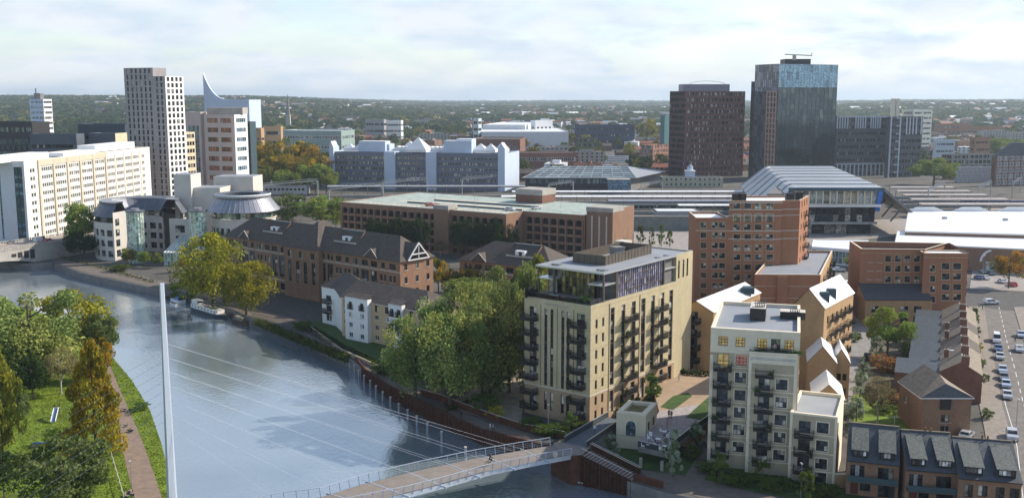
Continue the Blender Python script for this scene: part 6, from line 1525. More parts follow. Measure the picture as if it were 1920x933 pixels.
b=tower('apartment_block','dark grey corner block with a tall white framed bay, right end of the student blocks','apartment block',1663,1668,1729,775,72,219,0,BR_G,BR_G,None,dict(nc=10,nr=9,w=1.9,h=2.3,sill=1,mx=1,style=dict(sV2,g=G_D)),roof=FELTD,done=False)
p0,p1=b.fp[1],b.fp[2]; L=(p1-p0).length
for s in(L*.02,L*.30): p=at(p0,p1,s,.3); b.t.box((p.x,p.y,b.h/2),(1,.6,b.h),FW,math.atan2((p1-p0).y,(p1-p0).x))
for k in range(8): band(b,p0,p1,4+k*(b.h-5)/7,.8,FW,.45,L*.18,L*.30)
for s in(.5,.6,.7,.8,.95): p=at(p0,p1,L*s,.2); b.t.box((p.x,p.y,b.h-7),(1,.4,13),FW,math.atan2((p1-p0).y,(p1-p0).x))
b.done()
b=tower('office_block','pale banded office block with twin lift shafts beyond the student blocks','office building',1690,1712,1747,1150,62,206,0,mat('concrete_pale_green',(.45,.50,.46),.7,.1,.2),None,dict(nc=1,nr=8,w=12,h=2.5,sill=1,mx=.5,style=dict(sVW,nx=6)),dict(nc=2,nr=8,w=12,h=2.5,sill=1,mx=.5,style=dict(sVW,nx=5)),roof=ROOFW,done=False)
rbox(b,1669,1674,1160,0,zv((0,1160),185),6,STONE,'lift_shaft'); rbox(b,1676,1682,1160,0,zv((0,1160),185),6,STONE,'lift_shaft'); b.done()
# blue green slim block left of maroon tower
b=tower('office_block','slim teal clad block peeping out left of the maroon tower','office building',1238,1246,1256,980,40,216,0,TEALG,TEALG,dict(nc=1,nr=8,w=5,h=2.4,sill=1,mx=.4,style=dict(sV2,g=G_B)),None,roof=TEALD)
# ---- city centre foreground rows (individually surveyed)
def blk(label,uL,uC,uR,Y,th,vt,m0,nc,nr,w=2.4,h=2,roof=FELT,name='office_block',cat='office building',m1=None,sty=None,nc1=None,**k):
    return tower(name,label,cat,uL,uC,uR,Y,th,vt,0,m0,m1,dict(nc=nc,nr=nr,w=w,h=h,sill=1,mx=1,style=sty or sV2),dict(nc=nc1 or 4,nr=nr,w=w,h=h,sill=1,mx=1,style=sty or sV2),roof=roof,limit=60,**k)
blk('glass fronted low office with a white roof behind the autumn trees',529,640,665,1000,12,245,mat('panel_glassgreen',(.25,.33,.31),.5,.1,.3),9,3,7,3.2,ROOFW,sty={'g':G_G,'nx':4,'nz':1,'f':LTM,'t':.2,'dep':.3})
blk('small grey brick block with dark balconies left of the glass fronted office',494,527,531,930,10,237,BR_T,4,4,5,3,FELTD)
blk('tan brick corner block under the blue glass office',470,490,496,880,15,240,BR_T,2,3,2,2,SLATE)
blk('white office with dark window grid among the distant red roofs',722,752,756,1500,8,226,WHITE,6,3,4,3,ROOFW,sty=sVW)
blk('mauve brick office with a roof plant row left of the white gridded office',685,720,724,1480,8,224,BR_V,6,3,4,3,FELT)
blk('long cream office with two window rows in the middle distance',905,985,1035,1250,10,234,mat('render_pale',(.6,.6,.62),.7,.05,.2),14,2,4.5,3,ROOFW,sty=sVW)
blk('white church like tower block with stepped top beyond the roof lights',887,897,903,1150,25,222,mat('stone_bluish',(.5,.56,.6),.7,.1,.2),2,5,3,3,ROOFW,'stone_tower','tower')
blk('low white rooftop block beside the stepped white tower',900,903,1066,1150,88,247,mat('render_pale',(.6,.6,.62),.7,.05,.2),10,1,4,3,ROOFW,sty=sVW)
blk('white shed roof block right of the lift shaft on the cream office',995,1004,1036,1260,60,226,WHITE,1,3,3,2,ROOFW)
blk('long dark blue flat roofed building in the middle distance',1075,1078,1190,1200,86,234,mat('panel_darkblue',(.04,.05,.09),.6,.1,.2),12,4,3,2,ROOFW,nc1=14)
blk('red brick terrace with many pale windows behind the office roof lights',890,975,985,980,6,261,BR_D,14,2,2.4,3,TILE,'brick_terrace','terrace',sty=sVW)
blk('red brick hall with white upper arcade right of the blue clad office',966,969,1082,830,86,286,BR_D,3,2,3,3,ROOFW,'brick_hall','hall',sty=sVW,nc1=14)
blk('narrow white hotel with dormers next to the blue clad office',949,965,968,800,5,301,STONE,3,4,2,3,SLATE,'hotel','hotel')
blk('white terrace with dark mansard behind the station',1133,1136,1179,960,84,293,WHITE,2,3,3,3,ROOFW,'terrace_block','terrace',sty=sVW,nc1=7)
blk('red brick department store with tall arched windows left of the maroon tower',1202,1224,1254,870,40,272,BR_R,4,5,3,4,TILEG,'department_store','shop',nc1=5,sty=sVW)
blk('ivy green brick block among the trees behind the station',1080,1083,1120,1030,84,258,mat('brick_mossy',(.12,.12,.08),.8,.3,.4),6,4,2.4,2.4,FELTD)
blk('white office with blue windows and a curved gable at the right',1750,1754,1790,880,80,262,mat('render_pale_blue',(.45,.52,.58),.7,.06,.2),2,4,4,2.4,ROOFW,sty=dict(sVW,g=G_B))
blk('grey stone office with a flat lead roof behind the round green tree',1765,1785,1868,800,75,290,mat('stone_grey',(.25,.25,.23),.8,.15,.3),4,4,3,2.4,ZINCD,nc1=10)
blk('white framed glazed building right of the round green tree',1792,1796,1870,730,84,313,mat('frame_white_wall',(.42,.42,.46),.7,.1,.3),3,4,2.6,2.4,FELT,sty={'g':G_D,'nx':2,'nz':1,'f':FRW,'t':.3,'dep':.3},nc1=14)
b=blk('brown gabled brick hall at the right among the far roofs',1818,1828,1856,900,68,258,BR_O,1,4,2,2,TILE,nc1=6)
b=blk('brick and glass corner building with a steep slate roof at the right edge',1860,1866,1960,700,78,293,BR_D,2,5,3.6,3.4,SLATE,nc1=8,sty={'g':G_D,'nx':3,'nz':1,'f':FRW,'t':.25,'dep':.4})
q=M(b.o); P=b.fp; c=sum(P,Vector((0,0)))/4
for i in range(4): q.face([v3(P[i],b.h),v3(P[(i+1)%4],b.h),v3(P[(i+1)%4]*.35+c*.65,b.h+9),v3(P[i]*.35+c*.65,b.h+9)],SLATE)
q.face([v3(P[i]*.35+c*.65,b.h+9) for i in range(4)],FELT); q.obj('steep_roof',b.root)
blk('red brick mansion flats on the right in the far haze',1752,1756,1822,1500,84,232,BR_R,2,3,4,3,TILE,sty=sVW,nc1=9)
blk('long low red brick school in the far haze at the right',1800,1803,1880,1450,84,237,BR_R,2,2,4,3,SLATE,sty=sVW,nc1=14)
# station concourse with dark glass pitched roof
Y=660.; hs=9.; x0,x1=XU(985,Y,hs),XU(1180,Y,hs)
b=B('station_concourse','dark glazed station concourse with a broad pitched roof in front of the town','station',(x0,Y)); b.face((x0,Y),(x1,Y),0,hs,DKM,[(3+i*(x1-x0-4)/14,5.2,(x1-x0)/14-1,3.2,{'g':G_B,'nx':3,'nz':1}) for i in range(14)])
b.face((x1,Y),(x1+30,Y+70),0,hs,CONCD); b.face((x0+18,Y+70),(x0,Y),0,hs,CONCD)
zt=zv((0,Y+45),311); q=M(b.o); n_=7
for i in range(10):
    xa0,xb0=x0-2+(x1-x0+6)*i/10,x0-2+(x1-x0+6)*(i+1)/10; ya=Y-3; xa1,xb1=x0+15+(x1-x0-12)*i/10,x0+15+(x1-x0-12)*(i+1)/10
    for k in range(6):
        f0,f1=k/6,(k+1)/6; L_=lambda a_,c_,f_:a_+(c_-a_)*f_
        q.face([(L_(xa0,xa1,f0),ya+45*f0,hs+(zt-hs)*f0),(L_(xb0,xb1,f0),ya+45*f0,hs+(zt-hs)*f0),(L_(xb0,xb1,f1),ya+45*f1,hs+(zt-hs)*f1),(L_(xa0,xa1,f1),ya+45*f1,hs+(zt-hs)*f1)],glass('roof_glass_dark',(.07,.09,.10),(.2,.24,.25),.5,rough=.3,spec=.5))
for i in range(11):
    q.beam((x0-2+(x1-x0+6)*i/10,Y-3,hs+.15),(x0+15+(x1-x0-12)*i/10,Y+42,zt+.15),.5,.4,GREYM)
for k in range(7): f_=k/6; q.beam((x0-2+17*f_,Y-3+45*f_,hs+(zt-hs)*f_+.2),(x1+4-1*f_*1,Y-3+45*f_,hs+(zt-hs)*f_+.2),.4,.3,GREYM)
q.face([(x1+4,Y-3,hs),(x1+34,Y+60,hs),(x1+3,Y+42,zt)],FELT); q.face([(x0-2,Y-3,hs),(x0+15,Y+42,zt),(x0+15,Y+70,hs)],FELT); q.face([(x0+15,Y+70,hs),(x0+15,Y+42,zt),(x1+3,Y+42,zt),(x1+34,Y+60,hs)],FELT); q.obj('glass_roof',b.root)
q=M(b.o); q.prism([(XU(1140,Y-14,9),Y-14),(XU(1183,Y-14,9),Y-14),(XU(1183,Y-14,9),Y-4),(XU(1140,Y-14,9),Y-4)],0,9,G_B,CONC); q.obj('entrance_box',b.root); b.done()
# old station house with cupola
Y=690.; hs=zv((0,Y),333); x0,x1=XU(1243,Y,hs),XU(1356,Y,hs)
b=B('old_station_house','pale buff old station house with arched windows and white cupola below the maroon tower','station',(x0,Y))
st_={'g':G_D,'nx':2,'nz':2,'f':FRW,'dep':.2,'arch':mat('stone_buff',(.40,.38,.28),.8,.15,.3),'rise':.6,'sur':STONE}
b.poly([(x0,Y),(x1,Y),(x1,Y+14),(x0,Y+14)],0,hs,mat('stone_buff',(.40,.38,.28),.8,.15,.3),{0:dict(nc=12,nr=2,w=1.6,h=2.6,sill=1.2,style=st_)},roof=ZINCD,par=.6,cop=STONEP)
q=M(b.o); xc=XU(1294,Y+7,15); q.box((xc,Y+7,hs+2),(6,6,4),WHITEB); q.box((xc,Y+7,hs+4.2),(6.8,6.8,.5),WHITE); q.tube((xc,Y+7,hs+4.4),(xc,Y+7,hs+7),2,WHITEB,8); q.tube((xc,Y+7,hs+7),(xc,Y+7,hs+8.6),2.2,ZINC,8,.3); q.tube((xc,Y+7,hs+8.5),(xc,Y+7,hs+11),.15,GREYM,5); q.obj('cupola',b.root)
b.done()
# church spires
for u,vt,vb,Y,lab in((540,176,230,1700,'thin grey church spire on the wooded skyline left of centre'),):
    x=XU(u,Y,40); z0=0; t=thing('church_spire',lab,'church',(x,Y,z0)); q=M(); q.box((0,0,16),(7,7,32),CONC); q.obj('tower',t); q=M(); zt=zv((0,Y),vt); q.tube((0,0,32),(0,0,zt),3.6,CONCD,8,.15); q.obj('spire',t)
# ================================================================ station transfer hall
hS=21.; Yf=451.
b=B('station_hall','big station hall with a ribbed silver roof and a glazed front behind the brick tower','station',(XU(1560,Yf,10),Yf))
fx0,fx1=XU(1440,Yf,hS),XU(1656,Yf,hS); bx0,bx1=XU(1439,596,hS),XU(1559,596,hS)
# right front column: roof outline left-bend and right-edge lines
FLb=Vector((XU(1490,Yf,hS),Yf)); FRb=Vector((fx1,Yf)); BLb=Vector((bx0,596)); BRb=Vector((bx1,596))
FL0=Vector((XU(1432,Yf,8),Yf)); BL0=G(1387,348,8); 
SILV=mat('roof_silver',(.50,.51,.53),.4,.12,.3,metal=.25,spec=.5); n_=7; q=M(b.o)
Lp=lambda a,c,t:a+(c-a)*t
for k in range(n_):
    f0,f1=k/n_,(k+1)/n_
    for part,(sa_,sb) in enumerate(((0,.72),(.72,.86),(.86,1))):
        t0=f0+(f1-f0)*sa_; t1=f0+(f1-f0)*sb
        za=hS+ (0,.0,-1.0)[part]; zb_=hS+(0,-1.0,0)[part]; m_=(ROOFW,DKM,ZINCD)[part]
        a0=Lp(FLb,BLb,t0);a1=Lp(FLb,BLb,t1);c0=Lp(FRb,BRb,t0);c1=Lp(FRb,BRb,t1);e0=Lp(FL0,BL0,t0);e1=Lp(FL0,BL0,t1)
        q.face([v3(a0,za),v3(c0,za),v3(c1,zb_),v3(a1,zb_)],SILV if m_ is ROOFW else m_)
        mid0=Lp(a0,e0,.12); mid1=Lp(a1,e1,.12)
        q.face([v3(mid0,za-.6),v3(a0,za),v3(a1,zb_),v3(mid1,zb_-.6)],SILV if m_ is ROOFW else m_)
        q.face([v3(e0,8+za-hS),v3(mid0,za-.6),v3(mid1,zb_-.6),v3(e1,8+zb_-hS)],SILV if m_ is ROOFW else m_)
        if part==0:
            for t in(.0,.5,.98):
                tt=t0+(t1-t0)*t; p=Lp(FLb,BLb,tt);r_=Lp(FRb,BRb,tt);e_=Lp(FL0,BL0,tt); q.beam(v3(p,hS+.1),v3(r_,hS+.1),.5,.3,LTM); q.beam(v3(e_,8.1),v3(p,hS+.1),.5,.3,LTM)
q.obj('ribbed_roof',b.root)
# glazed front
x0=XU(1470,Yf,hS); zg=zv((0,Yf),383)
q=M(b.o); cwall(q,(XU(1478,Yf,17),Yf),(fx1-2,Yf),zg,hS-1.2,13,1,glass('glazing_station',(.09,.11,.11),(.28,.26,.2),.4,spec=.9),mat('fin_gold',(.7,.58,.38),.5,0),.5); q.obj('upper_glazing',b.root)
q=M(b.o); q.beam((XU(1478,Yf,17),Yf-.5,hS-.6),(fx1,Yf-.5,hS-.6),1.4,1.4,mat('paint_petrol',(.03,.07,.10),.4,.05)); q.beam((fx1-1,Yf-.6,hS),(fx1-2.5,Yf-.6,zg-3),1.0,2.0,BLUEP); q.beam((XU(1455,Yf,12),Yf-.5,10),(XU(1483,Yf,17),Yf-.5,hS-.6),1.2,1.2,mat('paint_petrol',(.03,.07,.10),.4,.05)); q.beam((XU(1460,Yf,14),Yf-1,zg-.5),(fx1-1,Yf-1,zg-.5),1.5,1.2,LTM); q.obj('portal_frame',b.root)
zl=zv((0,Yf),418); q=M(b.o); cwall(q,(XU(1440,Yf,8),Yf+1),(fx1-3,Yf+1),zl,zg-1,18,2,G_D,FRM,.2); q.beam((XU(1440,Yf,8),Yf,zl),(fx1-2,Yf,zl),1,1,CONC); cwall(q,(XU(1440,Yf,8),Yf+3),(fx1-4,Yf+3),0,zl,9,1,G_D,FRM,.3); q.obj('lower_glazing',b.root)
b.w.prism([(XU(1440,Yf,8),Yf+3.3),(fx1-4,Yf+3.3),(fx1+8,Yf+60),(XU(1440,Yf,8)+20,Yf+60)],0,hS-3,CONCD)
# raking legs on the right side
q=M(b.o)
for k in range(8):
    p=Lp(FRb,BRb,k/8); q.beam((p.x,p.y,hS-.5),(p.x+16,p.y,7.5),.9,1.2,CONCD)
    q.beam((p.x+4,p.y,6),(p.x+9,p.y,12),.6,.6,CONCD)
p,r_=FRb,BRb; q.face([(p.x+.5,p.y+2,hS-.4),(p.x+15,p.y+2,7.6),(r_.x+12,r_.y,7.6),(r_.x+.5,r_.y,hS-.4)],mat('roof_edge_grey',(.12,.125,.13),.6,.2,.3)); q.obj('raking_frame',b.root); b.done()
# ================================================================ platform canopies
def canopy(lab,u0,u1,v,wdt,m,z=7.2,grp='platform canopies'):
    Y=G(960,v,z).y; x0,x1=XU(u0,Y,z),XU(u1,Y,z); t=thing('platform_canopy',lab,'canopy',((x0+x1)/2,Y,0),0,grp); q=M(((x0+x1)/2,Y,0))
    n=max(2,int((x1-x0)/8))
    for i in range(n):
        a=x0+(x1-x0)*i/n;c=x0+(x1-x0)*(i+1)/n-.15
        q.face([(a,Y-wdt/2,z-.5),(c,Y-wdt/2,z-.5),(c,Y,z),(a,Y,z)],m); q.face([(a,Y,z),(c,Y,z),(c,Y+wdt/2,z-.5),(a,Y+wdt/2,z-.5)],m)
    q.box(((x0+x1)/2,Y-wdt/2,z-.75),(x1-x0,.25,.6),CONCD); q.obj('canopy_roof',t)
    q=M(((x0+x1)/2,Y,0))
    for i in range(n+1): a=x0+(x1-x0)*i/n; q.box((a,Y,(z-.5)/2),(.35,.35,z-.5),GREYM)
    q.obj('columns',t)
    q=M(((x0+x1)/2,Y,0)); q.box(((x0+x1)/2,Y,.5),(x1-x0,wdt*.8,1.),CONC); q.obj('platform',t)
canopy('far left platform canopy in front of the pale blue office',615,985,347,9,FELT)
canopy('white platform canopy running behind the brick car park lift housing',960,1395,357,9,ROOFW)
canopy('brightest white platform canopy, second row from the pale blue office',940,1392,366,10,ROOFW)
canopy('grey platform canopy left of the station hall, third row',1140,1400,374,9,ZINC)
canopy('pale platform canopy nearest the brick tower, fourth row',1270,1405,382,9,ROOFW)
for i,(v,a,c,lab) in enumerate(((349,1668,1785,'farthest of the beige canopies right of the station hall'),(356,1680,1815,'second farthest beige canopy right of the station hall'),(363,1692,1845,'middle beige canopy right of the station hall'),(371,1705,1885,'second nearest beige canopy right of the station hall'),(380,1722,1925,'nearest beige canopy right of the station hall'))):
    canopy(lab,a,c,v,11,mat('roof_beige_metal',(.36,.31,.28),.5,.12,.2,spec=.5))
# trains and sidings
def train(lab,u0,u1,v,m,col2):
    Y=G(960,v,0).y; x0,x1=XU(u0,Y,2),XU(u1,Y,2); t=thing('train',lab,'train',((x0+x1)/2,Y,0),0,'trains at the platforms'); n=max(1,round((x1-x0)/23)); L=(x1-x0)/n
    for i in range(n):
        cx=x0+L*(i+.5)-(x0+x1)/2; q=M(); P=[(-1.4,.9),(-1.4,3.2),(-1.0,3.8),(1.0,3.8),(1.4,3.2),(1.4,.9)]
        a,c=cx-L/2+.4,cx+L/2-.4
        for k in range(6): j=(k+1)%6; q.face([(c,P[k][0],P[k][1]),(a,P[k][0],P[k][1]),(a,P[j][0],P[j][1]),(c,P[j][0],P[j][1])][::-1],m if k!=2 else FELT)
        q.face([(a,*p) for p in P],m); q.face([(c,*p) for p in P[::-1]],m)
        car_=q.obj('carriage',t); w=M(); 
        for k in range(7): w.box((a+1.8+(c-a-3.6)*k/6,-1.42,2.5),(1.7,.06,.9),G_D)
        w.box((cx,-1.43,1.5),(c-a-.2,.05,.35),col2); w.obj('window_band',car_)
GREENT=mat('train_green',(.05,.09,.10),.4,.1)
train('long dark green train standing below the car park tower',1150,1395,396,GREENT,LTM)
train('grey train at the platforms in front of the pale blue office',640,900,353,mat('train_grey',(.3,.32,.34),.4,.1),BLUEP)
train('dark blue train under the beige canopies at the right',1800,1925,388,mat('train_blue',(.04,.06,.16),.4,.1),LTM)
# viaduct edge wall and tracks
tr=M()
for k in range(7):
    Y=520+k*14; 
    for r_ in(-.75,.75): tr.box((-120,Y+r_,.12),(600,.12,.16),mat('rail_steel',(.25,.22,.2),.4,.2,1,metal=.6))
structure(tr,'railway_track')
Yv=G(1200,432,0).y; t=thing('viaduct_wall','long grey green retaining wall of the railway behind the small trees','wall',(XU(1270,Yv,3),Yv,0)); q=M(); q.box((0,0,3.2),(XU(1440,Yv,3)-XU(1148,Yv,3),.8,6.4),mat('wall_grey_green',(.17,.19,.18),.85,.2,.3)); q.box((0,0,6.6),(XU(1440,Yv,3)-XU(1148,Yv,3),1.2,.4),CONC); q.obj('masonry',t)
b=B('platform_building','low white roofed platform building beside the grey railway wall','station building',(XU(1290,470,5),478)); x0,x1=XU(1232,474,8),XU(1310,474,8)
b.poly([(x0,474),(x1,474),(x1,486),(x0,486)],0,8,GREYM,{0:dict(nc=8,nr=1,w=3,h=2,sill=4,style=sV2)},roof=ROOFW,par=.2,cop=LTM); b.done()
b=B('railway_office','long low railway building with white roof left of the signal gantries','station building',(XU(540,640,5),640)); x0,x1=XU(478,640,5),XU(575,640,5)
b.poly([(x0,640),(x1,640),(x1,650),(x0,650)],0,6,mat('panel_pale_grey',(.42,.43,.47),.6,.1,.3),{0:dict(nc=12,nr=1,w=1.6,h=1.4,sill=2.5,style=sV2)},roof=ROOFW,par=.2); b.done()
# overhead line gantries
def gantry(lab,u,v,span,ang=1.2,h=9):
    p=G(u,v,0); t=thing('signal_gantry',lab,'gantry',(p.x,p.y,0),ang,'overhead line gantries'); q=M()
    for s in(-1,1):
        q=M(); q.box((s*span/2,0,h/2),(.5,.5,h),GREYM); q.beam((s*span/2,0,h),(s*(span/2-2.5),0,h-2.2),.2,.2,GREYM); q.obj('mast',t)
    q=M(); q.box((0,-.5,h),(span,.11,.11),GREYM);q.box((0,.5,h),(span,.11,.11),GREYM);q.box((0,0,h+1.3),(span,.11,.11),GREYM)
    n=int(span/1.6)
    for i in range(n): x=-span/2+span*i/n; q.beam((x,-.5,h),(x+span/n,0,h+1.3),.09,.09,GREYM); q.beam((x,.5,h),(x+span/n,0,h+1.3),.09,.09,GREYM)
    for i in range(5): q.box((-span/2+span*(i+.5)/5,0,h-.8),(.12,.12,1.6),GREYM)
    q.obj('lattice_beam',t)
for a in (('lattice gantry left, above the hedge by the railway',545,378,44,.95,11),('lattice gantry just left of the car park roof',670,383,44,.95,10),('lattice gantry rising behind the car park roof ramp',760,366,40,.9,9),('gantry behind the middle of the car park roof',905,362,40,.9,10),('gantry on the platforms behind the brick lift housing',1052,372,30,1.0,9),('gantry over the white canopies near the maroon tower',1222,372,30,1.0,9),('gantry over the beige canopies close to the station hall',1755,382,50,1.0,10),('gantry over the beige canopies farther right',1845,378,50,1.0,10),('gantry at the right end of the beige canopies',1905,366,40,1.0,9)): gantry(*a)
for i,(u,v) in enumerate(((566,432),(480,342),(517,352),(583,345),(597,345))):
    lamp(G(u,v),['tall pale lighting mast beside the hedge left of the car park','lamp post by the railway building, farthest left','lamp post left of the first lattice gantry','lamp post right of the railway building','lamp post before the autumn trees'][i],2.6 if i==0 else 2.0)
# ================================================================ retail sheds
def shed(lab,pts,z,wallm,fr=None,sky=()):
    P=[G(u,v,z) for u,v in pts]; b=B('retail_shed',lab,'shed',P[0],0,'white roofed retail sheds')
    for i in range(len(P)): b.face(P[i],P[(i+1)%len(P)],0,z-.3,wallm,fr(i,(P[(i+1)%len(P)]-P[i]).length) if fr else ())
    b.r.face([v3(p,z) for p in P],mat('roof_bright_white',(.80,.80,.80),.35,.03,.1,spec=.6))
    for i in range(len(P)): a,c=P[i],P[(i+1)%len(P)]; b.t.beam(v3(a,z-.15),v3(c,z-.15),.3,.5,LTM)
    for u,v in sky: p=G(u,v,z); b.t.box((p.x,p.y,z+.4),(1.6,1.6,.9),GREYM)
    return b
b=shed('larger white roofed shed with two small roof vents at the right',[(1697,433),(1990,441),(1990,396),(1703,396)],10,BR_O,None,[(1771,410),(1885,413)])
for k in range(3):
    c=G(1735+k*85,396,10); 
    b.t.face([(c.x-9,c.y,10),(c.x+9,c.y,10),(c.x+4,c.y,12),(c.x-4,c.y,12)],ROOFW)
b.done()
b=shed('nearer white roofed shed above the brick shop front and car park',[(1678,456),(1838,463),(1990,470),(1990,441.5),(1683,433)],8.5,BR_O,lambda i,L:[(2+k*6.,.3,4.2,3.2,{'g':G_G,'nx':3,'nz':1,'f':FRW,'dep':.3}) for k in range(int((L-3)/6))] if i<2 else ())
p0=G(1838,463,8.5)
q=M(b.o); 
for i in range(12):
    t0=PI*i/12;t1=PI*(i+1)/12; q.beam((p0.x+4-4*math.cos(t0),p0.y-1,3.5+4*math.sin(t0)),(p0.x+4-4*math.cos(t1),p0.y-1,3.5+4*math.sin(t1)),.5,.6,WHITE)
q.obj('entrance_arch',b.root); b.done()
b=B('shop_building','low white framed glass shop building between the brick blocks','shop',G(1522,470,6)); P=[G(u,v,6.2) for u,v in((1522,462),(1632,470),(1628,450),(1525,449))]
b.poly(P,0,6.2,WHITE,{0:dict(nc=5,nr=1,w=4.6,h=4.6,sill=.6,mx=.4,style={'g':G_G,'nx':3,'nz':2,'f':FRW,'t':.12,'dep':.3})},roof=ROOFW,par=.15,cop=WHITE); b.done()
t=thing('bus_shelter','long flat white roofed cycle shelter in the lot at the end of the lane','shelter',(*G(1585,527,2.6),0)); q=M(); q.box((0,0,2.7),(15,2.6,.15),ROOFW); 
for x in(-7,-2.3,2.3,7): q.box((x,.9,1.3),(.12,.12,2.6),GREYM)
q.obj('shelter_roof',t)
# ================================================================ road bridge at far left
p0=G(-60,470,5); 
Zb=6.; n0=G(-40,477,Zb); n1=G(115,453,Zb); n2=G(150,449,Zb); f0=G(-40,459,Zb); f1=G(130,440,Zb)
b=B('road_bridge','grey stone road bridge with a low arch over the river at the far left','bridge',n0)
d=(n1-n0).normalized(); up=Vector((-d.y,d.x)); L=(n1-n0).length; N=28
def prof(s): # underside: segmental arch up to abutment
    x=s/(L*.72); return -2.5 if x>1 else -2.2+4.6*math.sqrt(max(0,1-x*x))
q=M(b.o)
for k in range(N):
    s0,s1=L*k/N,L*(k+1)/N; a=at(n0,n1,s0);c=at(n0,n1,s1); q.face([(a.x,a.y,prof(s0)),(c.x,c.y,prof(s1)),(c.x,c.y,Zb),(a.x,a.y,Zb)],CONC)
    a2=a+up*14;c2=c+up*14; q.face([(c.x,c.y,prof(s1)),(a.x,a.y,prof(s0)),(a2.x,a2.y,prof(s0)),(c2.x,c2.y,prof(s1))],CONC)
q.obj('arch_span',b.root)
q=M(b.o)
for k in range(4):
    s=L*(.40+.075*k); a=at(n0,n1,s,.05); hh=1.2+.75*k; q.box((a.x,a.y,3.9-hh*.2),(L*.055,.1,hh),DKM,math.atan2(d.y,d.x))
q.obj('spandrel_opening',b.root)
q=M(b.o); e=n1+d*22; q.prism([v3(n1,0)[:2],v3(e,0)[:2],v3(e+up*14,0)[:2],v3(n1+up*14,0)[:2]],-3,Zb,CONC); c=at(n1,e,6,.05)
for i in range(8):
    t0=PI*i/8;t1=PI*(i+1)/8; q.face([(c.x,c.y,.5),(c.x-d.x*3*math.cos(t0),c.y-d.y*3*math.cos(t0),1.5+3*math.sin(t0)),(c.x-d.x*3*math.cos(t1),c.y-d.y*3*math.cos(t1),1.5+3*math.sin(t1))],CONCD)
q.obj('abutment',b.root)
q=M(b.o); e=n1+d*70; ex=n0-d*30; q.face([v3(ex,Zb+.02),v3(e,Zb+.02),v3(e+up*14,Zb+.02),v3(ex+up*14,Zb+.02)],mat('road_pink',(.33,.27,.24),.9,.15,.4)); q.obj('road_deck',b.root)
for k_,nm in((0,'parapet'),(13.6,'parapet')):
    q=M(b.o); a=ex+up*k_;c=e+up*k_; q.beam(v3(a,Zb+1.05),v3(c,Zb+1.05),.45,.2,CONC); q.beam(v3(a,Zb+.2),v3(c,Zb+.2),.4,.4,CONC); n_=int((c-a).length/1.1)
    for i in range(n_): p=a+(c-a)*i/n_; q.box((p.x,p.y,Zb+.6),(.35 if i%6 else 1.1,.3,.9),CONC,math.atan2(d.y,d.x))
    q.obj(nm,b.root)
b.done()
car(at(n0,n1,L*.93,-4),math.atan2(d.y,d.x),'red','red car crossing the stone road bridge',group='vehicles on the road bridge',z=Zb+.03)
car(at(n0,n1,L*.90,-7),math.atan2(d.y,d.x),'white','white van crossing the stone road bridge behind the red car','van',group='vehicles on the road bridge',z=Zb+.03)
car(G(172,446,5),.3,'black','dark car parked under the big tree beside the curved office',z=0.1)
for i,s in enumerate((.42,)):
    lamp(at(n0,n1,L*.45,-12),'twin globe lamp post on the far parapet of the stone road bridge',1.1,z=Zb)
# ================================================================ footbridge deck
Zd=2.6
far=[(520,942),(598,933),(680,907),(788,880.6),(890,859),(977,844),(1033,835)]; near=[(600,958),(700,937),(753,927),(831,907),(919,882),(1006,864.5),(1070,853)]
def zdk(i,n): return Zd+1.1*math.sin(PI*.5*(1-i/(n-1)))
A_=[G(u,v,Zd+1.0*(1-i/6)) for i,(u,v) in enumerate(far)]; B_=[G(u,v,Zd+1.0*(1-i/6)) for i,(u,v) in enumerate(near)]
ext=(A_[0]-A_[2]).normalized(); A_=[A_[0]+ext*22]+A_; B_=[B_[0]+ext*22]+B_
zs=[Zd+1.2]+[Zd+1.0*(1-i/6) for i in range(7)]
def resample(P,Z,n):
    out=[];cum=[0]
    for i in range(len(P)-1): cum.append(cum[-1]+(P[i+1]-P[i]).length)
    for k in range(n+1):
        s=cum[-1]*k/n; i=max(j for j in range(len(P)) if cum[j]<=s+1e-6); i=min(i,len(P)-2); t=(s-cum[i])/(cum[i+1]-cum[i]); out.append((P[i].lerp(P[i+1],t),Z[i]+(Z[i+1]-Z[i])*t))
    return out
N=40; FA=resample(A_,zs,N); NB=resample(B_,zs,N)
t=thing('footbridge','slender cable stayed footbridge deck with white railings crossing the river','bridge',(*G(800,895,Zd),0)); org=t.location
q=M(org)
for i in range(N):
    a,za=FA[i];c,zc=FA[i+1];e,ze_=NB[i];g_,zg_=NB[i+1]
    q.face([(e.x,e.y,ze_),(g_.x,g_.y,zg_),(c.x,c.y,zc),(a.x,a.y,za)],WOOD)
    q.face([(g_.x,g_.y,zg_-.7),(e.x,e.y,ze_-.7),(a.x,a.y,za-.7),(c.x,c.y,zc-.7)],GREYM)
    q.face([(e.x,e.y,ze_-.7),(g_.x,g_.y,zg_-.7),(g_.x,g_.y,zg_+.05),(e.x,e.y,ze_+.05)],LTM); q.face([(c.x,c.y,zc-.7),(a.x,a.y,za-.7),(a.x,a.y,za+.05),(c.x,c.y,zc+.05)],GREYM)
q.obj('deck',t)
WM=mat('steel_white',(.38,.43,.51),.4,.03,1)
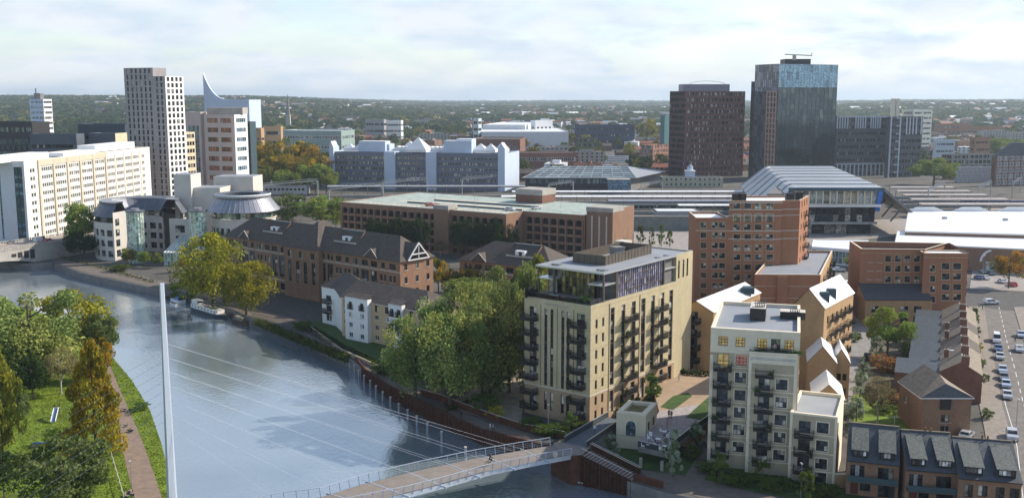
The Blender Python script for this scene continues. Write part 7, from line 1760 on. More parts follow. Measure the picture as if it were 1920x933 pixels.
for L_,sg in((FA,1),(NB,-1)):
    q=M(org); gl_=M(org)
    for i in range(N+1):
        a,za=L_[i]; dd=(L_[min(i+1,N)][0]-L_[max(i-1,0)][0]).normalized(); o=Vector((-dd.y,dd.x))*sg*.35; tp=(a.x+o.x,a.y+o.y,za+1.35)
        q.beam((a.x,a.y,za-.3),tp,.07,.12,WM)
        if i<N:
            c,zc=L_[i+1]; tc=(c.x+o.x,c.y+o.y,zc+1.35); q.beam(tp,tc,.10,.09,WM); 
            for f_ in(.3,.5,.7): q.beam((a.x+o.x*f_,a.y+o.y*f_,za+1.35*f_),(c.x+o.x*f_,c.y+o.y*f_,zc+1.35*f_),.02,.02,WM)
    q.obj('railing',t)
# pylon
pb=Vector((XU(330,131,-5),131.)); ptp=Vector((XU(303,129,37),129.)); ztop=zv(ptp,531)
pt=thing('bridge_pylon','tall tapering white steel pylon of the footbridge in the foreground','pylon',(pb.x,pb.y,-2.5)); q=M(pt.location)
def sect(f_):
    z=-2.5+(ztop+2.5)*f_; c=pb.lerp(ptp,f_); w_=1.15*(1-f_)+.42*f_; dpt=1.7*(1-f_)+.7*f_; return [(c.x-w_*.6,c.y-dpt*.2,z),(c.x-w_*.05,c.y-dpt*.6,z),(c.x+w_*.6,c.y-dpt*.1,z),(c.x+w_*.45,c.y+dpt*.6,z),(c.x-w_*.45,c.y+dpt*.6,z)]
for k in range(12):
    s0,s1=sect(k/12),sect((k+1)/12)
    for i in range(5): j=(i+1)%5; q.face([s0[i],s0[j],s1[j],s1[i]],WM)
q.face(sect(1),WM); q.obj('mast',pt)
# struts and cables
cabn=[0]
def cable(a,c,lab,grp,r=.014):
    t_=M(a); t_.tube(a,c,r,WM,5); o=t_.obj('stay_cable',None); tag(o,lab,'cable',grp); return o
def pyl(z): f_=(z+2.5)/(ztop+2.5); c=pb.lerp(ptp,f_); return Vector((c.x,c.y,z))
ks=[37,33,29,25,21,17,13]
st=M(org); 
for j,k in enumerate(ks):
    a,za=FA[min(k,N)];e,ze_=NB[min(k,N)]; dd=(a-e).normalized(); a2=a+dd*.9; e2=e-dd*1.3
    s_=M(org); s_.beam((a2.x,a2.y,za-.1),(e2.x,e2.y,ze_-.1),.16,.28,WM); s_.obj('cross_beam',t)
    zp=ztop-8-j*1.9; P_=pyl(zp)
    for w_,(x,z_) in enumerate(((a2,za),(e2,ze_))): cable(P_,Vector((x.x,x.y,z_)),'white stay cable from the pylon to the footbridge deck','deck stay cables fanning from the pylon over the river')
for j in range(8):
    zp=ztop-9-j*1.35 if j else ztop-9; P_=pyl(zp); g0=G(-120-5*j,905+26*j,0); 
    cable(P_,Vector((g0.x,g0.y,.2)),'thin steel back stay from the pylon down to the park on the left','back stay cables over the park',.016)
# cyclist
p=G(918,872,Zd+.4); d_=(NB[25][0]-NB[15][0]).normalized(); az_=math.atan2(d_.y,d_.x)
bz=Zd+.55
bk=thing('bicycle','black bicycle ridden across the footbridge','bicycle',(p.x,p.y,bz),az_+PI/2); q=M()
for y in(-.52,.52):
    for i in range(16): t0=2*PI*i/16;t1=2*PI*(i+1)/16; q.beam((0,y+.34*math.cos(t0),.35+.34*math.sin(t0)),(0,y+.34*math.cos(t1),.35+.34*math.sin(t1)),.05,.05,FRM)
q.obj('wheels',bk); q=M()
for a_,c_ in(((0,.52,.35),(0,.15,.85)),((0,.15,.85),(0,-.4,.88)),((0,.05,.3),(0,.15,.85)),((0,.05,.3),(0,-.4,.85)),((0,.52,.35),(0,.05,.3)),((0,-.52,.35),(0,-.4,1.05)),((-.25,-.42,1.05),(.25,-.42,1.05))): q.beam(a_,c_,.045,.045,FRM)
q.obj('frame',bk)
person((p.x,p.y),bz-.02,az_+PI/2,'cycle','dark','dark','cyclist in black riding across the footbridge')
def pp(u,v,z,rz,pose,top,bot,lab,grp=None): person(G(u,v,z),z,rz,pose,top,bot,lab,grp)
# bin on bridge end
t=thing('waste_bin','pale yellow bin at the town end of the footbridge','bin',(*G(1041,856,Zd),Zd-.3)); q=M(); q.tube((0,0,0),(0,0,1),.35,CREAM,12,.4); q.obj('drum',t)
# ================================================================ corten river wall, walkway
ww=px([(668,672),(686,695),(727,723),(789,755),(854,785),(905,808),(960,822),(1028,838)])
t=thing('river_wall','rust brown steel river wall with handrail curving along the town bank','river wall',(*ww[3],0)); q=M(t.location)
for i in range(len(ww)-1):
    a,c=ww[i],ww[i+1]; d_=(c-a).normalized(); n=Vector((d_.y,-d_.x)); L=(c-a).length; k=int(L/.6)
    q.face([v3(a+n*.25,-2.8),v3(c+n*.25,-2.8),v3(c+n*.25,.55),v3(a+n*.25,.55)],RUST); q.face([v3(a+n*.25,.55),v3(c+n*.25,.55),v3(c-n*.1,.55),v3(a-n*.1,.55)],RUST); q.face([v3(c-n*.1,0),v3(a-n*.1,0),v3(a-n*.1,.55),v3(c-n*.1,.55)],RUST)
    for j in range(k): p=a+d_*(L*j/k)+n*.33; q.box((p.x,p.y,-1.1),(.22,.16,3.2),RUST,math.atan2(d_.y,d_.x))
q.obj('sheet_piling',t)
inn=px([(789,741),(830,752),(880,772),(930,790),(985,808),(1060,822)])
t=thing('boundary_wall','low rust brown wall with a handrail on the land side of the riverside walk','wall',(*inn[2],0)); q=M(t.location); hr_=M(t.location)
for i in range(len(inn)-1):
    a,c=inn[i],inn[i+1]; d_=(c-a).normalized(); q.box((*((a+c)/2),.65),((c-a).length,.25,1.3),RUST,math.atan2(d_.y,d_.x)); hr_.beam(v3(a-Vector((d_.y,-d_.x))*-.3,1.5),v3(c-Vector((d_.y,-d_.x))*-.3,1.5),.07,.07,STONEP)
q.obj('steel_plates',t); hr_.obj('handrail',t)
posts=[(513,185),(540,210),(563,240),(592,268),(625,295),(656,325),(693,358),(735,387),(781,422),(829,455),(880,490),(937,525),(1015,575),(1145,660)]
proto=None
ol='first second third fourth fifth sixth seventh eighth ninth tenth eleventh twelfth thirteenth fourteenth'.split()
for i,(x,y) in enumerate(posts):
    u,v=480+x/2.9167,613+(y-4)/2.9167; p=G(u,v,-.6)
    if proto is None:
        proto=thing('mooring_post','p','mooring post',(p.x,p.y,-3.6)); q=M(); q.tube((0,0,0),(0,0,3.0),.22,GREYM,10); q.obj('pile',proto); q=M(); q.tube((0,0,3.0),(0,0,3.12),.27,STONEP,10); q.obj('cap',proto); o=proto
    else: o=copy_tree(proto,(p.x,p.y,-3.6))
    o['label']='grey mooring post in the water, %s of the row counted from the white flats'%ol[i]; o['group']='mooring posts along the rust brown wall'
for i,(x,y) in enumerate(((283,765),(452,795),(625,815),(802,832))):
    u,v=1040+x/4.056,700+y/4.056; p=G(u,v,-.6); o=copy_tree(proto,(p.x,p.y,-3.6)); o.scale=(1.5,1.5,1.15); o['label']='thick grey mooring post below the rusty stairs, %s from the footbridge'%ol[i]; o['group']='mooring posts below the rusty stairs'
# timber fender between posts
t=thing('fender_beam','pale floating fender beam between the thick posts below the rusty stairs','fender',(0,0,0)); a=G(1075,900,-2);c=G(1250,930,-2); t.location=(*((a+c)/2),-2); q=M(t.location); q.beam((a.x,a.y,-2.1),(c.x,c.y,-2.1),.4,.3,CONC); q.obj('beam',t)
# ================================================================ stairs and abutment at the town end of the bridge
zt=2.6; s0=G(1083,852,zt); s1=G(1185,905,.3)
pl=[G(u,v,zt) for u,v in((1033,834),(1070,853),(1092,852),(1106,838),(1058,826))]
t=thing('bridge_landing','rust clad landing where the footbridge meets the town bank','bridge landing',(*pl[1],0)); q=M(t.location); q.prism([tuple(p) for p in pl],-3.2,zt-.02,RUST,WOOD); q.obj('landing_deck',t)
hd=G(1190,893,.0)
e0=G(1108,842,zt); e1=G(1200,889,.1)
t=thing('river_stairs','rust brown steel staircase with pale handrails descending from the footbridge to the river path','staircase',(*s0,0)); q=M(t.location)
d_=(e1-e0).normalized(); nn=Vector((d_.y,-d_.x)); L=(e1-e0).length; wst=3.4; n_=16
for i in range(n_):
    f0,f1=i/n_,(i+1)/n_; a=e0+d_*L*f0;c=e0+d_*L*f1; z0=zt-(zt-.1)*f0; z1=zt-(zt-.1)*f1
    q.face([v3(a+nn*wst,z1),v3(c+nn*wst,z1),v3(c,z1),v3(a,z1)],mat('stair_tread',(.26,.2,.17),.85,.15,1)); q.face([v3(a,z1),v3(a,z0),v3(a+nn*wst,z0),v3(a+nn*wst,z1)],FRM)
q.obj('treads',t); q=M(t.location)
for off in(0,wst):
    a=e0+nn*off;c=e1+nn*off; lo=-3. if off else 0
    tt=.12 if off else 1.0
    q.face([v3(a,lo),v3(c,lo),v3(c,.2+tt),v3(a,zt+tt)],RUST); q.face([v3(c,lo),v3(a,lo),v3(a,zt+tt),v3(c,.2+tt)],RUST)
    k=int(L/.7)
    for j in range(k+1): p=a+(c-a)*j/k+nn*(.08 if off else -.05); zz_=zt+tt-(zt-.2)*j/k; q.box((p.x,p.y,(zz_+lo)/2),(.1,.14,zz_-lo),RUST)
q.obj('side_plates',t); q=M(t.location)
for off in(.25,wst-.25,-.3):
    a=e0+nn*off;c=e1+nn*off; q.beam(v3(a,zt+1.15),v3(c,1.35),.07,.07,STONEP)
q.obj('handrail',t)
t=thing('river_wall','short rust brown wall with posts at the foot of the river stairs','river wall',(*e1,0)); a=G(1188,900,0);c=G(1243,915,0); q=M(t.location); q.box((*((a+c)/2),-.9),((c-a).length,.3,4.2),RUST,math.atan2((c-a).y,(c-a).x)); q.obj('steel_plates',t)
# ramp up to the courtyard
r0=[G(u,v,zt) for u,v in((1058,829),(1100,838),(1170,790),(1140,781))]
t=thing('access_ramp','grey access ramp with glass parapets rising from the footbridge beside the buff block','ramp',(*r0[0],0)); q=M(t.location); q.prism([tuple(p) for p in r0],0,zt,CONCD,mat('ramp_blue_grey',(.10,.12,.14),.8,.15,.5)); q.obj('ramp_deck',t); q=M(t.location)
for a,c in((r0[0],r0[3]),(r0[1],r0[2])):
    q.beam(v3(a,zt+.5),v3(c,zt+.5),.06,.95,mat('panel_dark_glass',(.05,.06,.065),.25,.1)); q.beam(v3(a,zt+1.08),v3(c,zt+1.08),.12,.1,LTM)
q.obj('parapet',t)
# ================================================================ pump house pavilion and terrace
zp=G(1157,838,0); h=zv(zp,771)
Yp=G(1157,838,0).y; a=Vector(G(1156,771,h)); c=Vector(G(1211,776,h)); e=Vector(G(1232,754,h)); f_=a+e-c
b=B('stone_pavilion','small cream stone pavilion with an arched window and planted roof beside the cafe terrace','pavilion',a)
stA={'g':G_B,'nx':3,'nz':3,'f':FRM,'dep':.3,'arch':STONE,'rise':1.0,'sur':STONE}
L=(c-a).length; L2=(e-c).length
CR=mat('stone_cream',(.60,.54,.40),.8,.06,.4)
b.face(a,c,2.2,h,CR,[(L*.33,h*.36,L*.34,h*.42,stA)]); b.face(a,c,0,2.2,CR); b.face(c,e,0,h,CR,[(L2*.12,2.9,L2*.25,h-4.6,stA),(L2*.55,2.9,L2*.25,h-4.6,stA)]); b.face(e,f_,0,h,CR); b.face(f_,a,0,h,CR)
flat_roof(b,[a,c,e,f_],h,mat('sedum_roof',(.16,.14,.06),.95,.4,1),CR,.6,STONE,.9); band(b,a,c,h-.1,.3,STONE,.12); band(b,c,e,h-.1,.3,STONE,.12); band(b,a,c,2.3,.1,CONC,.04); b.done()
zt2=2.6
T=[G(u,v,zt2) for u,v in((1197,853),(1253,866),(1300,822),(1340,792),(1330,770),(1236,789))]
T=[G(u,v,zt2) for u,v in((1196,836),(1248,848),(1290,815),(1345,775),(1340,752),(1236,770))]
t=thing('cafe_terrace','raised paved cafe terrace on grey columns beside the cream pavilion','terrace',(*T[1],0)); q=M(t.location); q.prism([tuple(p) for p in T],zt2-.9,zt2,CONCD,mat('terrace_paving',(.33,.30,.30),.85,.3,1.2),True); q.obj('terrace_slab',t)
for u,v in((1201,876),(1241,882)):
    p=G(u,v,0); q=M(t.location); q.tube((p.x,p.y,0),(p.x,p.y,zt2-.9),.28,CONC,10); q.obj('column',t)
q=M(t.location)
for a_,c_ in((T[0],T[1]),(T[1],T[2]),(T[2],T[3])):
    q.beam(v3(a_,zt2+.5),v3(c_,zt2+.5),.05,.95,mat('panel_dark_glass',(.05,.06,.065),.25,.1)); q.beam(v3(a_,zt2+1.03),v3(c_,zt2+1.03),.08,.06,LTM)
q.obj('balustrade',t)
t=thing('retaining_wall','tan brick retaining wall under the cafe terrace and courtyard','wall',(*T[2],0)); q=M(t.location); a_,c_=T[2]+Vector((.4,1)),T[3]+Vector((.3,1)); q.prism([tuple(a_),tuple(c_),tuple(c_+Vector((-6,4))),tuple(a_+Vector((-6,4)))],0,zt2-.95,BR_T); q.obj('brickwork',t)
# courtyard deck continuing behind
fill('courtyard_deck',[G(u,v,zt2) for u,v in((1236,770),(1340,752),(1360,735),(1345,705),(1300,690),(1255,690),(1225,730))],zt2-.02,mat('paving_sand',(.34,.25,.17),.9,.15,.5),skirt=(0,range(7),BR_T))
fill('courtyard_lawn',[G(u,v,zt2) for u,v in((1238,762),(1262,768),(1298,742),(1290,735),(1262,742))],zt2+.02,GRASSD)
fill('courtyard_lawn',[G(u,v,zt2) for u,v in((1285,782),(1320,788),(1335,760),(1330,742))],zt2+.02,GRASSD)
# tables with people
TBp=None
lab=['cafe table nearest the terrace corner','cafe table in front of the pavilion doors','cafe table at the middle of the terrace','cafe table by the outer balustrade','cafe table at the back of the terrace','cafe table nearest the courtyard']
for i,(u,v) in enumerate(((1216,832),(1218,815),(1234,822),(1246,836),(1246,808),(1262,815))):
    p=G(u,v,zt2+.7)
    if TBp is None:
        TBp=thing('cafe_table','x','table'); q=M(); q.tube((0,0,.7),(0,0,.75),.48,WHITE,16); q.obj('table_top',TBp); q=M(); q.tube((0,0,0),(0,0,.7),.05,FRM,8); q.tube((0,0,0),(0,0,.03),.28,FRM,10); q.obj('pedestal',TBp); o=TBp
    else: o=copy_tree(TBp)
    o.location=(p.x,p.y,zt2); o['label']='white round '+lab[i]; o['group']='cafe tables on the raised terrace'
    for k in range(2):
        an=i*1.3+k*PI; cx,cy=p.x+math.cos(an)*.95,p.y+math.sin(an)*.95
        ch=thing('cafe_chair',('white chair left of the ' if math.cos(an)<0 else 'white chair right of the ')+lab[i],'chair',(cx,cy,zt2),an-PI/2,'cafe chairs on the raised terrace'); q=M(); q.box((0,0,.43),(.5,.5,.06),WHITE); q.obj('seat',ch); q=M(); q.box((0,.23,.68),(.5,.05,.46),WHITE); q.obj('backrest',ch); q=M()
        for sx in(-.2,.2):
            for sy in(-.2,.2): q.box((sx,sy,.2),(.05,.05,.4),LTM)
        q.obj('legs',ch)
        if (i+k)%2==0 or i in(2,3): person((cx,cy),zt2-.02,an-PI/2,'sit',('white','dark','grey','pink','blue','dark')[(i+k)%6],'dark','person in %s seated %s of the %s'%(('white','black','grey','pink','navy','black')[(i+k)%6],'left' if math.cos(an)<0 else 'right',lab[i]))
pp(1251,800,zt2,2.5,'stand','pink','grey','waiter in a pink top standing at the back of the cafe terrace')
pp(1254,783,zt2,.3,'stand','dark','dark','left person of the dark dressed couple in the courtyard'); pp(1258.5,785,zt2,-.3,'stand','dark','dark','right person of the dark dressed couple in the courtyard')
pp(1115,812,zt2,2.4,'walk','white','blue','person in white walking down the ramp beside the buff block')
pp(1273,716,zt2,0,'stand','white','white','person in white by the far hedge of the courtyard')
pp(919.5,808,0,-2.0,'walk','white','grey','person in white, left of two walking along the rust walled path'); pp(925,809,0,-2.0,'walk','pink','dark','person in pink, right of two walking along the rust walled path')
pp(865,785,0,.8,'walk','dark','dark','lone dark dressed walker on the rust walled path')
pp(684,640,0,.8,'walk','red','dark','walker in red on the riverside path below the white flats')
pp(1842,582,.14,.5,'walk','dark','dark','dark dressed pedestrian at the street corner')
pp(1836,577,.14,.5,'walk','grey','dark','grey dressed pedestrian at the street corner')
pp(1903,642,0.02,.5,'walk','dark','blue','pedestrian in the road beside the cars at the right edge')
# ================================================================ boats
def hull(name,lab,u,v,L,W_,ang,hc_,cab,roofc,extra=None,z=-2.5,hh=1.1):
    p=G(u,v,z); t=thing(name,lab,'boat',(p.x,p.y,z),ang); q=M(); n=14; T_=[];K=[]
    for i in range(n+1):
        x=-L/2+L*i/n; f=i/n; w_=W_/2*(min(1,(1-f)*5)**.5 if f>.8 else 1)*(min(1,.75+f*4) if f<.1 else 1); T_.append((x,w_)); 
    up_=lambda f:hh+.35*max(0,f-.7)*3
    for i in range(n):
        (x0,w0),(x1,w1)=T_[i],T_[i+1]; z0,z1=up_(i/n),up_((i+1)/n)
        q.face([(x0,-w0*.85,-.3),(x1,-w1*.85,-.3),(x1,-w1,z1),(x0,-w0,z0)],hc_); q.face([(x1,w1*.85,-.3),(x0,w0*.85,-.3),(x0,w0,z0),(x1,w1,z1)],hc_); q.face([(x0,-w0,z0-.05),(x1,-w1,z1-.05),(x1,w1,z1-.05),(x0,w0,z0-.05)],CONCD)
    x0,w0=T_[0]; q.face([(x0,w0*.85,-.3),(x0,-w0*.85,-.3),(x0,-w0,hh),(x0,w0,hh)],hc_); q.obj('hull',t)
    if cab:
        a,c,ht=cab; q=M(); q.prism([(a,-W_*.38),(c,-W_*.38),(c,W_*.38),(a,W_*.38)],hh-.06,hh+ht,roofc[0],roofc[1]); q.obj('cabin',t)
        m_=int((c-a)/1.8); 
        for i in range(m_):
            for s in(-1,1): q=M(); q.box((0,0,0),(.7,.04,.42),G_D); q.obj('window',t,loc=(a+(c-a)*(i+.5)/m_,s*(W_*.38+.01),hh+ht*.55))
    if extra: extra(t,hh)
    return t
def nb_extra(t,hh):
    q=M(); q.box((-7.2,0,hh+1.75),(3.4,2.0,1.1),WHITE,0,LTM); q.box((-5.4,0,hh+1.9),(.05,1.7,.5),G_D); q.obj('wheelhouse',t)
    q=M(); q.box((3,0,hh+1.27),(3,1.5,.12),mat('tarp_green',(.08,.13,.06),.9,.2)); q.box((-1,0,hh+1.25),(2.5,1.2,.1),CONCD); q.obj('roof_load',t)
ang=math.atan2((G(440,590,-2.5)-G(345,562,-2.5)).y,(G(440,590,-2.5)-G(345,562,-2.5)).x)
hull('houseboat','long dark blue houseboat with a white cabin moored by the yellow green tree',393,589,19,3.6,ang,mat('hull_navy',(.02,.04,.07),.4,.1),(-8.8,6.5,1.15),(WHITE,mat('cabin_roof',(.5,.48,.42),.7,.15)),nb_extra)
def cv(t,hh): q=M(); q.face([(-2.6,-1.1,hh),(.4,-1.1,hh),(.2,-.7,hh+1.2),(-2.4,-.7,hh+1.2)],BLUEP); q.face([(.4,1.1,hh),(-2.6,1.1,hh),(-2.4,.7,hh+1.2),(.2,.7,hh+1.2)],BLUEP); q.face([(-2.4,-.7,hh+1.2),(.2,-.7,hh+1.2),(.2,.7,hh+1.2),(-2.4,.7,hh+1.2)],BLUEP); q.face([(.4,-1.1,hh),(.4,1.1,hh),(.2,.7,hh+1.2),(.2,-.7,hh+1.2)],BLUEP); q.obj('canvas_cover',t)
hull('cabin_cruiser','small white cruiser with a bright blue canvas cover behind the houseboat',333,566,7,2.6,ang+PI,WHITE,None,None,cv)
hull('rowing_boat','little white dinghy beside the blue covered cruiser',326,571,4.2,1.5,ang+PI,WHITE,None,None,None,hh=.5)
hull('cabin_cruiser','tan covered boat moored under the tree right of the houseboat',455,606,7.5,3,ang,mat('hull_brown',(.09,.06,.045),.6,.2),(-2.8,1.8,.9),(mat('canvas_tan',(.26,.23,.18),.9,.2),mat('canvas_tan',(.26,.23,.18),.9,.2)))
hull('work_boat','dark low boat seen behind the pylon top',312,557,6,2.2,ang,DKM,None,None,None,hh=.6)
# ================================================================ quay fence
fa=px([(472,592),(551,609),(600,638),(654,662)])
t=thing('quay_fence','dark metal fence along the quay in front of the brown brick office','fence',(*fa[1],0)); q=M(t.location); r_=M(t.location)
for i in range(len(fa)-1):
    a,c=fa[i],fa[i+1]; L=(c-a).length; q.beam(v3(a,1.1),v3(c,1.1),.06,.06,FRM); n_=int(L/.3)
    for j in range(n_): p=a+(c-a)*j/n_; r_.box((p.x,p.y,.55),(.05,.05,1.1),FRM)
q.obj('rail',t); r_.obj('bars',t)
t=thing('garden_wall','long low pale wall edging the garden of the white flats along the river path','wall',(*G(650,660),0)); q=M(t.location); P_=px([(572,610),(640,660),(735,703)])
for i in range(2): a,c=P_[i],P_[i+1]; q.box((*((a+c)/2),.45),((c-a).length,.35,.9),mat('wall_buff',(.33,.28,.2),.9,.2),math.atan2((c-a).y,(c-a).x))
q.obj('masonry',t)
# ================================================================ park furniture
p=G(104,787); t=thing('playground_slide','blue and white playground slide on the lawn','slide',(p.x,p.y,0),.2); t.scale=(.7,.8,.9); q=M()
q.face([(-.6,-2.4,.3),(.6,-2.4,.3),(.6,1.4,2.2),(-.6,1.4,2.2)],mat('slide_grey_blue',(.12,.2,.33),.35,.1)); 
for s in(-.6,.6): q.beam((s,-2.4,.45),(s,1.4,2.35),.08,.35,WHITE)
q.obj('chute',t); q=M(); q.box((0,2.0,2.15),(1.3,1.2,.12),GREYM)
for x in(-.6,.6):
    for y in(1.45,2.55): q.box((x,y,1.6),(.1,.1,3.2),FRM)
for k in range(6): q.box((0,2.7+.12*(6-k),.3+.32*k),(1.1,.1,.06),GREYM)
q.obj('ladder_tower',t)
p=G(121,832); t=thing('edging_beam','low blue and timber play beam by the bush','play equipment',(p.x,p.y,0),.1); q=M(); q.box((-2,0,.3),(6.5,.4,.4),mat('paint_sky',(.12,.25,.5),.6,.1)); q.obj('blue_beam',t); q=M(); q.box((-2,-.9,.15),(6.5,1.2,.3),WOOD); q.obj('timber_edge',t)
for i,(u,v) in enumerate(((247,915),(206,758),(224,790),(152,740))): lamp(G(u,v),['lamp post beside the park path nearest the camera','lamp post where the park path leaves the golden tree','lamp post on the park path behind the golden tree','lamp post among the park trees'][i],.85,rz=[0,.5,.2,-.4][i])
a,c=G(209,856),G(232,935); t=thing('park_rail','thin pale rail along the grass by the park path','fence',(*((a+c)/2),0)); q=M(t.location); q.beam(v3(a,.9),v3(c,.9),.07,.07,STONEP)
for i in range(7): p=a+(c-a)*i/6; q.box((p.x,p.y,.45),(.08,.08,.9),STONEP)
q.obj('rail',t)
p=G(243,931); t=thing('park_bench','dark bench beside the park path at the bottom edge','bench',(p.x,p.y,0),1.2); q=M(); q.box((0,0,.45),(1.6,.5,.06),WOOD); q.obj('seat',t); q=M(); q.box((0,.25,.75),(1.6,.06,.5),WOOD); q.obj('backrest',t); q=M(); [q.box((x,0,.21),(.08,.5,.42),FRM) for x in(-.7,.7)]; q.obj('legs',t)
person((p.x,p.y),-.0,1.2,'sit','dark','blue','person in dark clothes sitting on the park bench')
gm=M(); cB=mat('feather_brown',(.06,.05,.04),.9,.2)
gm.tube((-.25,0,.28),(.25,0,.3),.14,cB,7,.09); gm.tube((.22,0,.3),(.34,0,.62),.04,cB,6); gm.tube((.32,0,.62),(.48,0,.6),.05,cB,6,.02); gm.tube((-.25,0,.28),(-.45,0,.33),.1,cB,6,.02); gm.tube((0,-.05,0),(0,-.05,.2),.02,cB,4); gm.tube((0,.05,0),(0,.05,.2),.02,cB,4)
gme=gm.mesh('goose')
for i in range(16):
    cu,cvv=((232,774) if i<9 else (240,803)); p=G(cu+rnd.uniform(-14,14),cvv+rnd.uniform(-5,6)) if i<9 else G(cu+rnd.uniform(-8,8),cvv+rnd.uniform(-6,8)); o=bpy.data.objects.new('goose',gme); COL.objects.link(o); o.location=(p.x,p.y,.03); o.rotation_euler.z=rnd.uniform(0,6.28)
    tag(o,'brown goose on the park path in the flock %s the riverside bush'%('level with' if i<9 else 'nearer the camera than'),'goose','geese in the flock %s the riverside bush'%('level with' if i<9 else 'nearer than'))
# ================================================================ cars on the street and in the lots
sd=math.atan2((rl[4]-rl[1]).y,(rl[4]-rl[1]).x)
row=[(1866,640,'white','van','white van at the far end of the parked row'),(1869,657,'blue','car','blue car just in front of the white van'),(1872,672,'silver','car','silver car, third of the parked row from the van'),(1877,697,'paleblue','car','pale blue car in the middle of the parked row'),(1879,711,'grey','car','grey car, fourth from the near end of the parked row'),(1883,724,'paleblue','car','pale blue car, second from the near end of the parked row'),(1885.5,745,'silver','car','silver car at the near end of the parked row')]
for u,v,c_,k_,l_ in row: car(G(u,v)+Vector((.3,.0)),sd,c_,l_,k_,'cars parked along the left kerb of the street')
car(G(1897,822),sd,'silver','silver car parked by the kerb behind the townhouses','suv','cars parked along the left kerb of the street')
car(G(1914,631),sd,'paleblue','pale blue car at the right edge, the farther one','car','cars on the right side of the street'); car(G(1911,658),sd,'silver','silver car at the right edge, the nearer one','car','cars on the right side of the street')
car(G(1859,570),.1,'white','white hatchback crossing the junction at the top of the street','suv','cars around the junction')
car(G(1812,820),.9,'silver','silver car tucked behind the townhouse ridge beside the end house','car','cars around the junction')
for u,v,c_,l_ in((1834,523,'blue','dark blue car in the shop car park, leftmost'),(1847,523,'white','white car in the shop car park, second from left'),(1843,512,'silver','silver car behind the others in the shop car park'),(1857,515,'grey','grey car in the shop car park beside the lamp'),(1879,530,'white','white car partly under the orange tree'),(1898,536,'red','red car at the right of the orange tree')): car(G(u,v),1.5,c_,l_,'car','cars in the shop car park')
k=0
for r_,v in enumerate((545,536,554,563,508)):
    for c_,u in enumerate((1548,1560,1572,1584,1596,1607) if r_<4 else (1572,)):
        cc=['black','white','silver','blue','grey','red','white'][(k*3+r_)%7]; k+=1
        car(G(u+rnd.uniform(-1,1),v),1.45 if r_<4 else .2,cc,('white hatchback in the lot below the glass shop' if r_==4 else '%s car in the %s row of the lane end lot, %s from the left'%(cc,['third','second','fourth','nearest'][r_],ol[c_])),'car','cars in the lot at the end of the lane')
for u,v,c_,l_ in((1553,498,'black','dark car beside the flat roofed brick block'),(1570,493,'red','dark red car by the glass shop front'),(1627,672,'black','black car half hidden by the silver shrubs on the lane')): car(G(u,v),1.2,c_,l_,'car','cars by the lane')
lamp(G(1842,526),'lamp post in the shop car park left of the orange tree',1.6); lamp(G(1905,800),'street lamp at the right kerb in front of the slate townhouses',1.0)
for i,(u,v) in enumerate(((1028,812),(1262,873),(1501,932),(943,470))):
    lamp(G(u,v),['lamp post by the planting under the buff block','lamp post beside the birch at the footpath','lamp post in the garden of the cream wing','twin street lamp behind the smaller brick office'][i],1.0 if i<3 else 1.6,rz=PI)
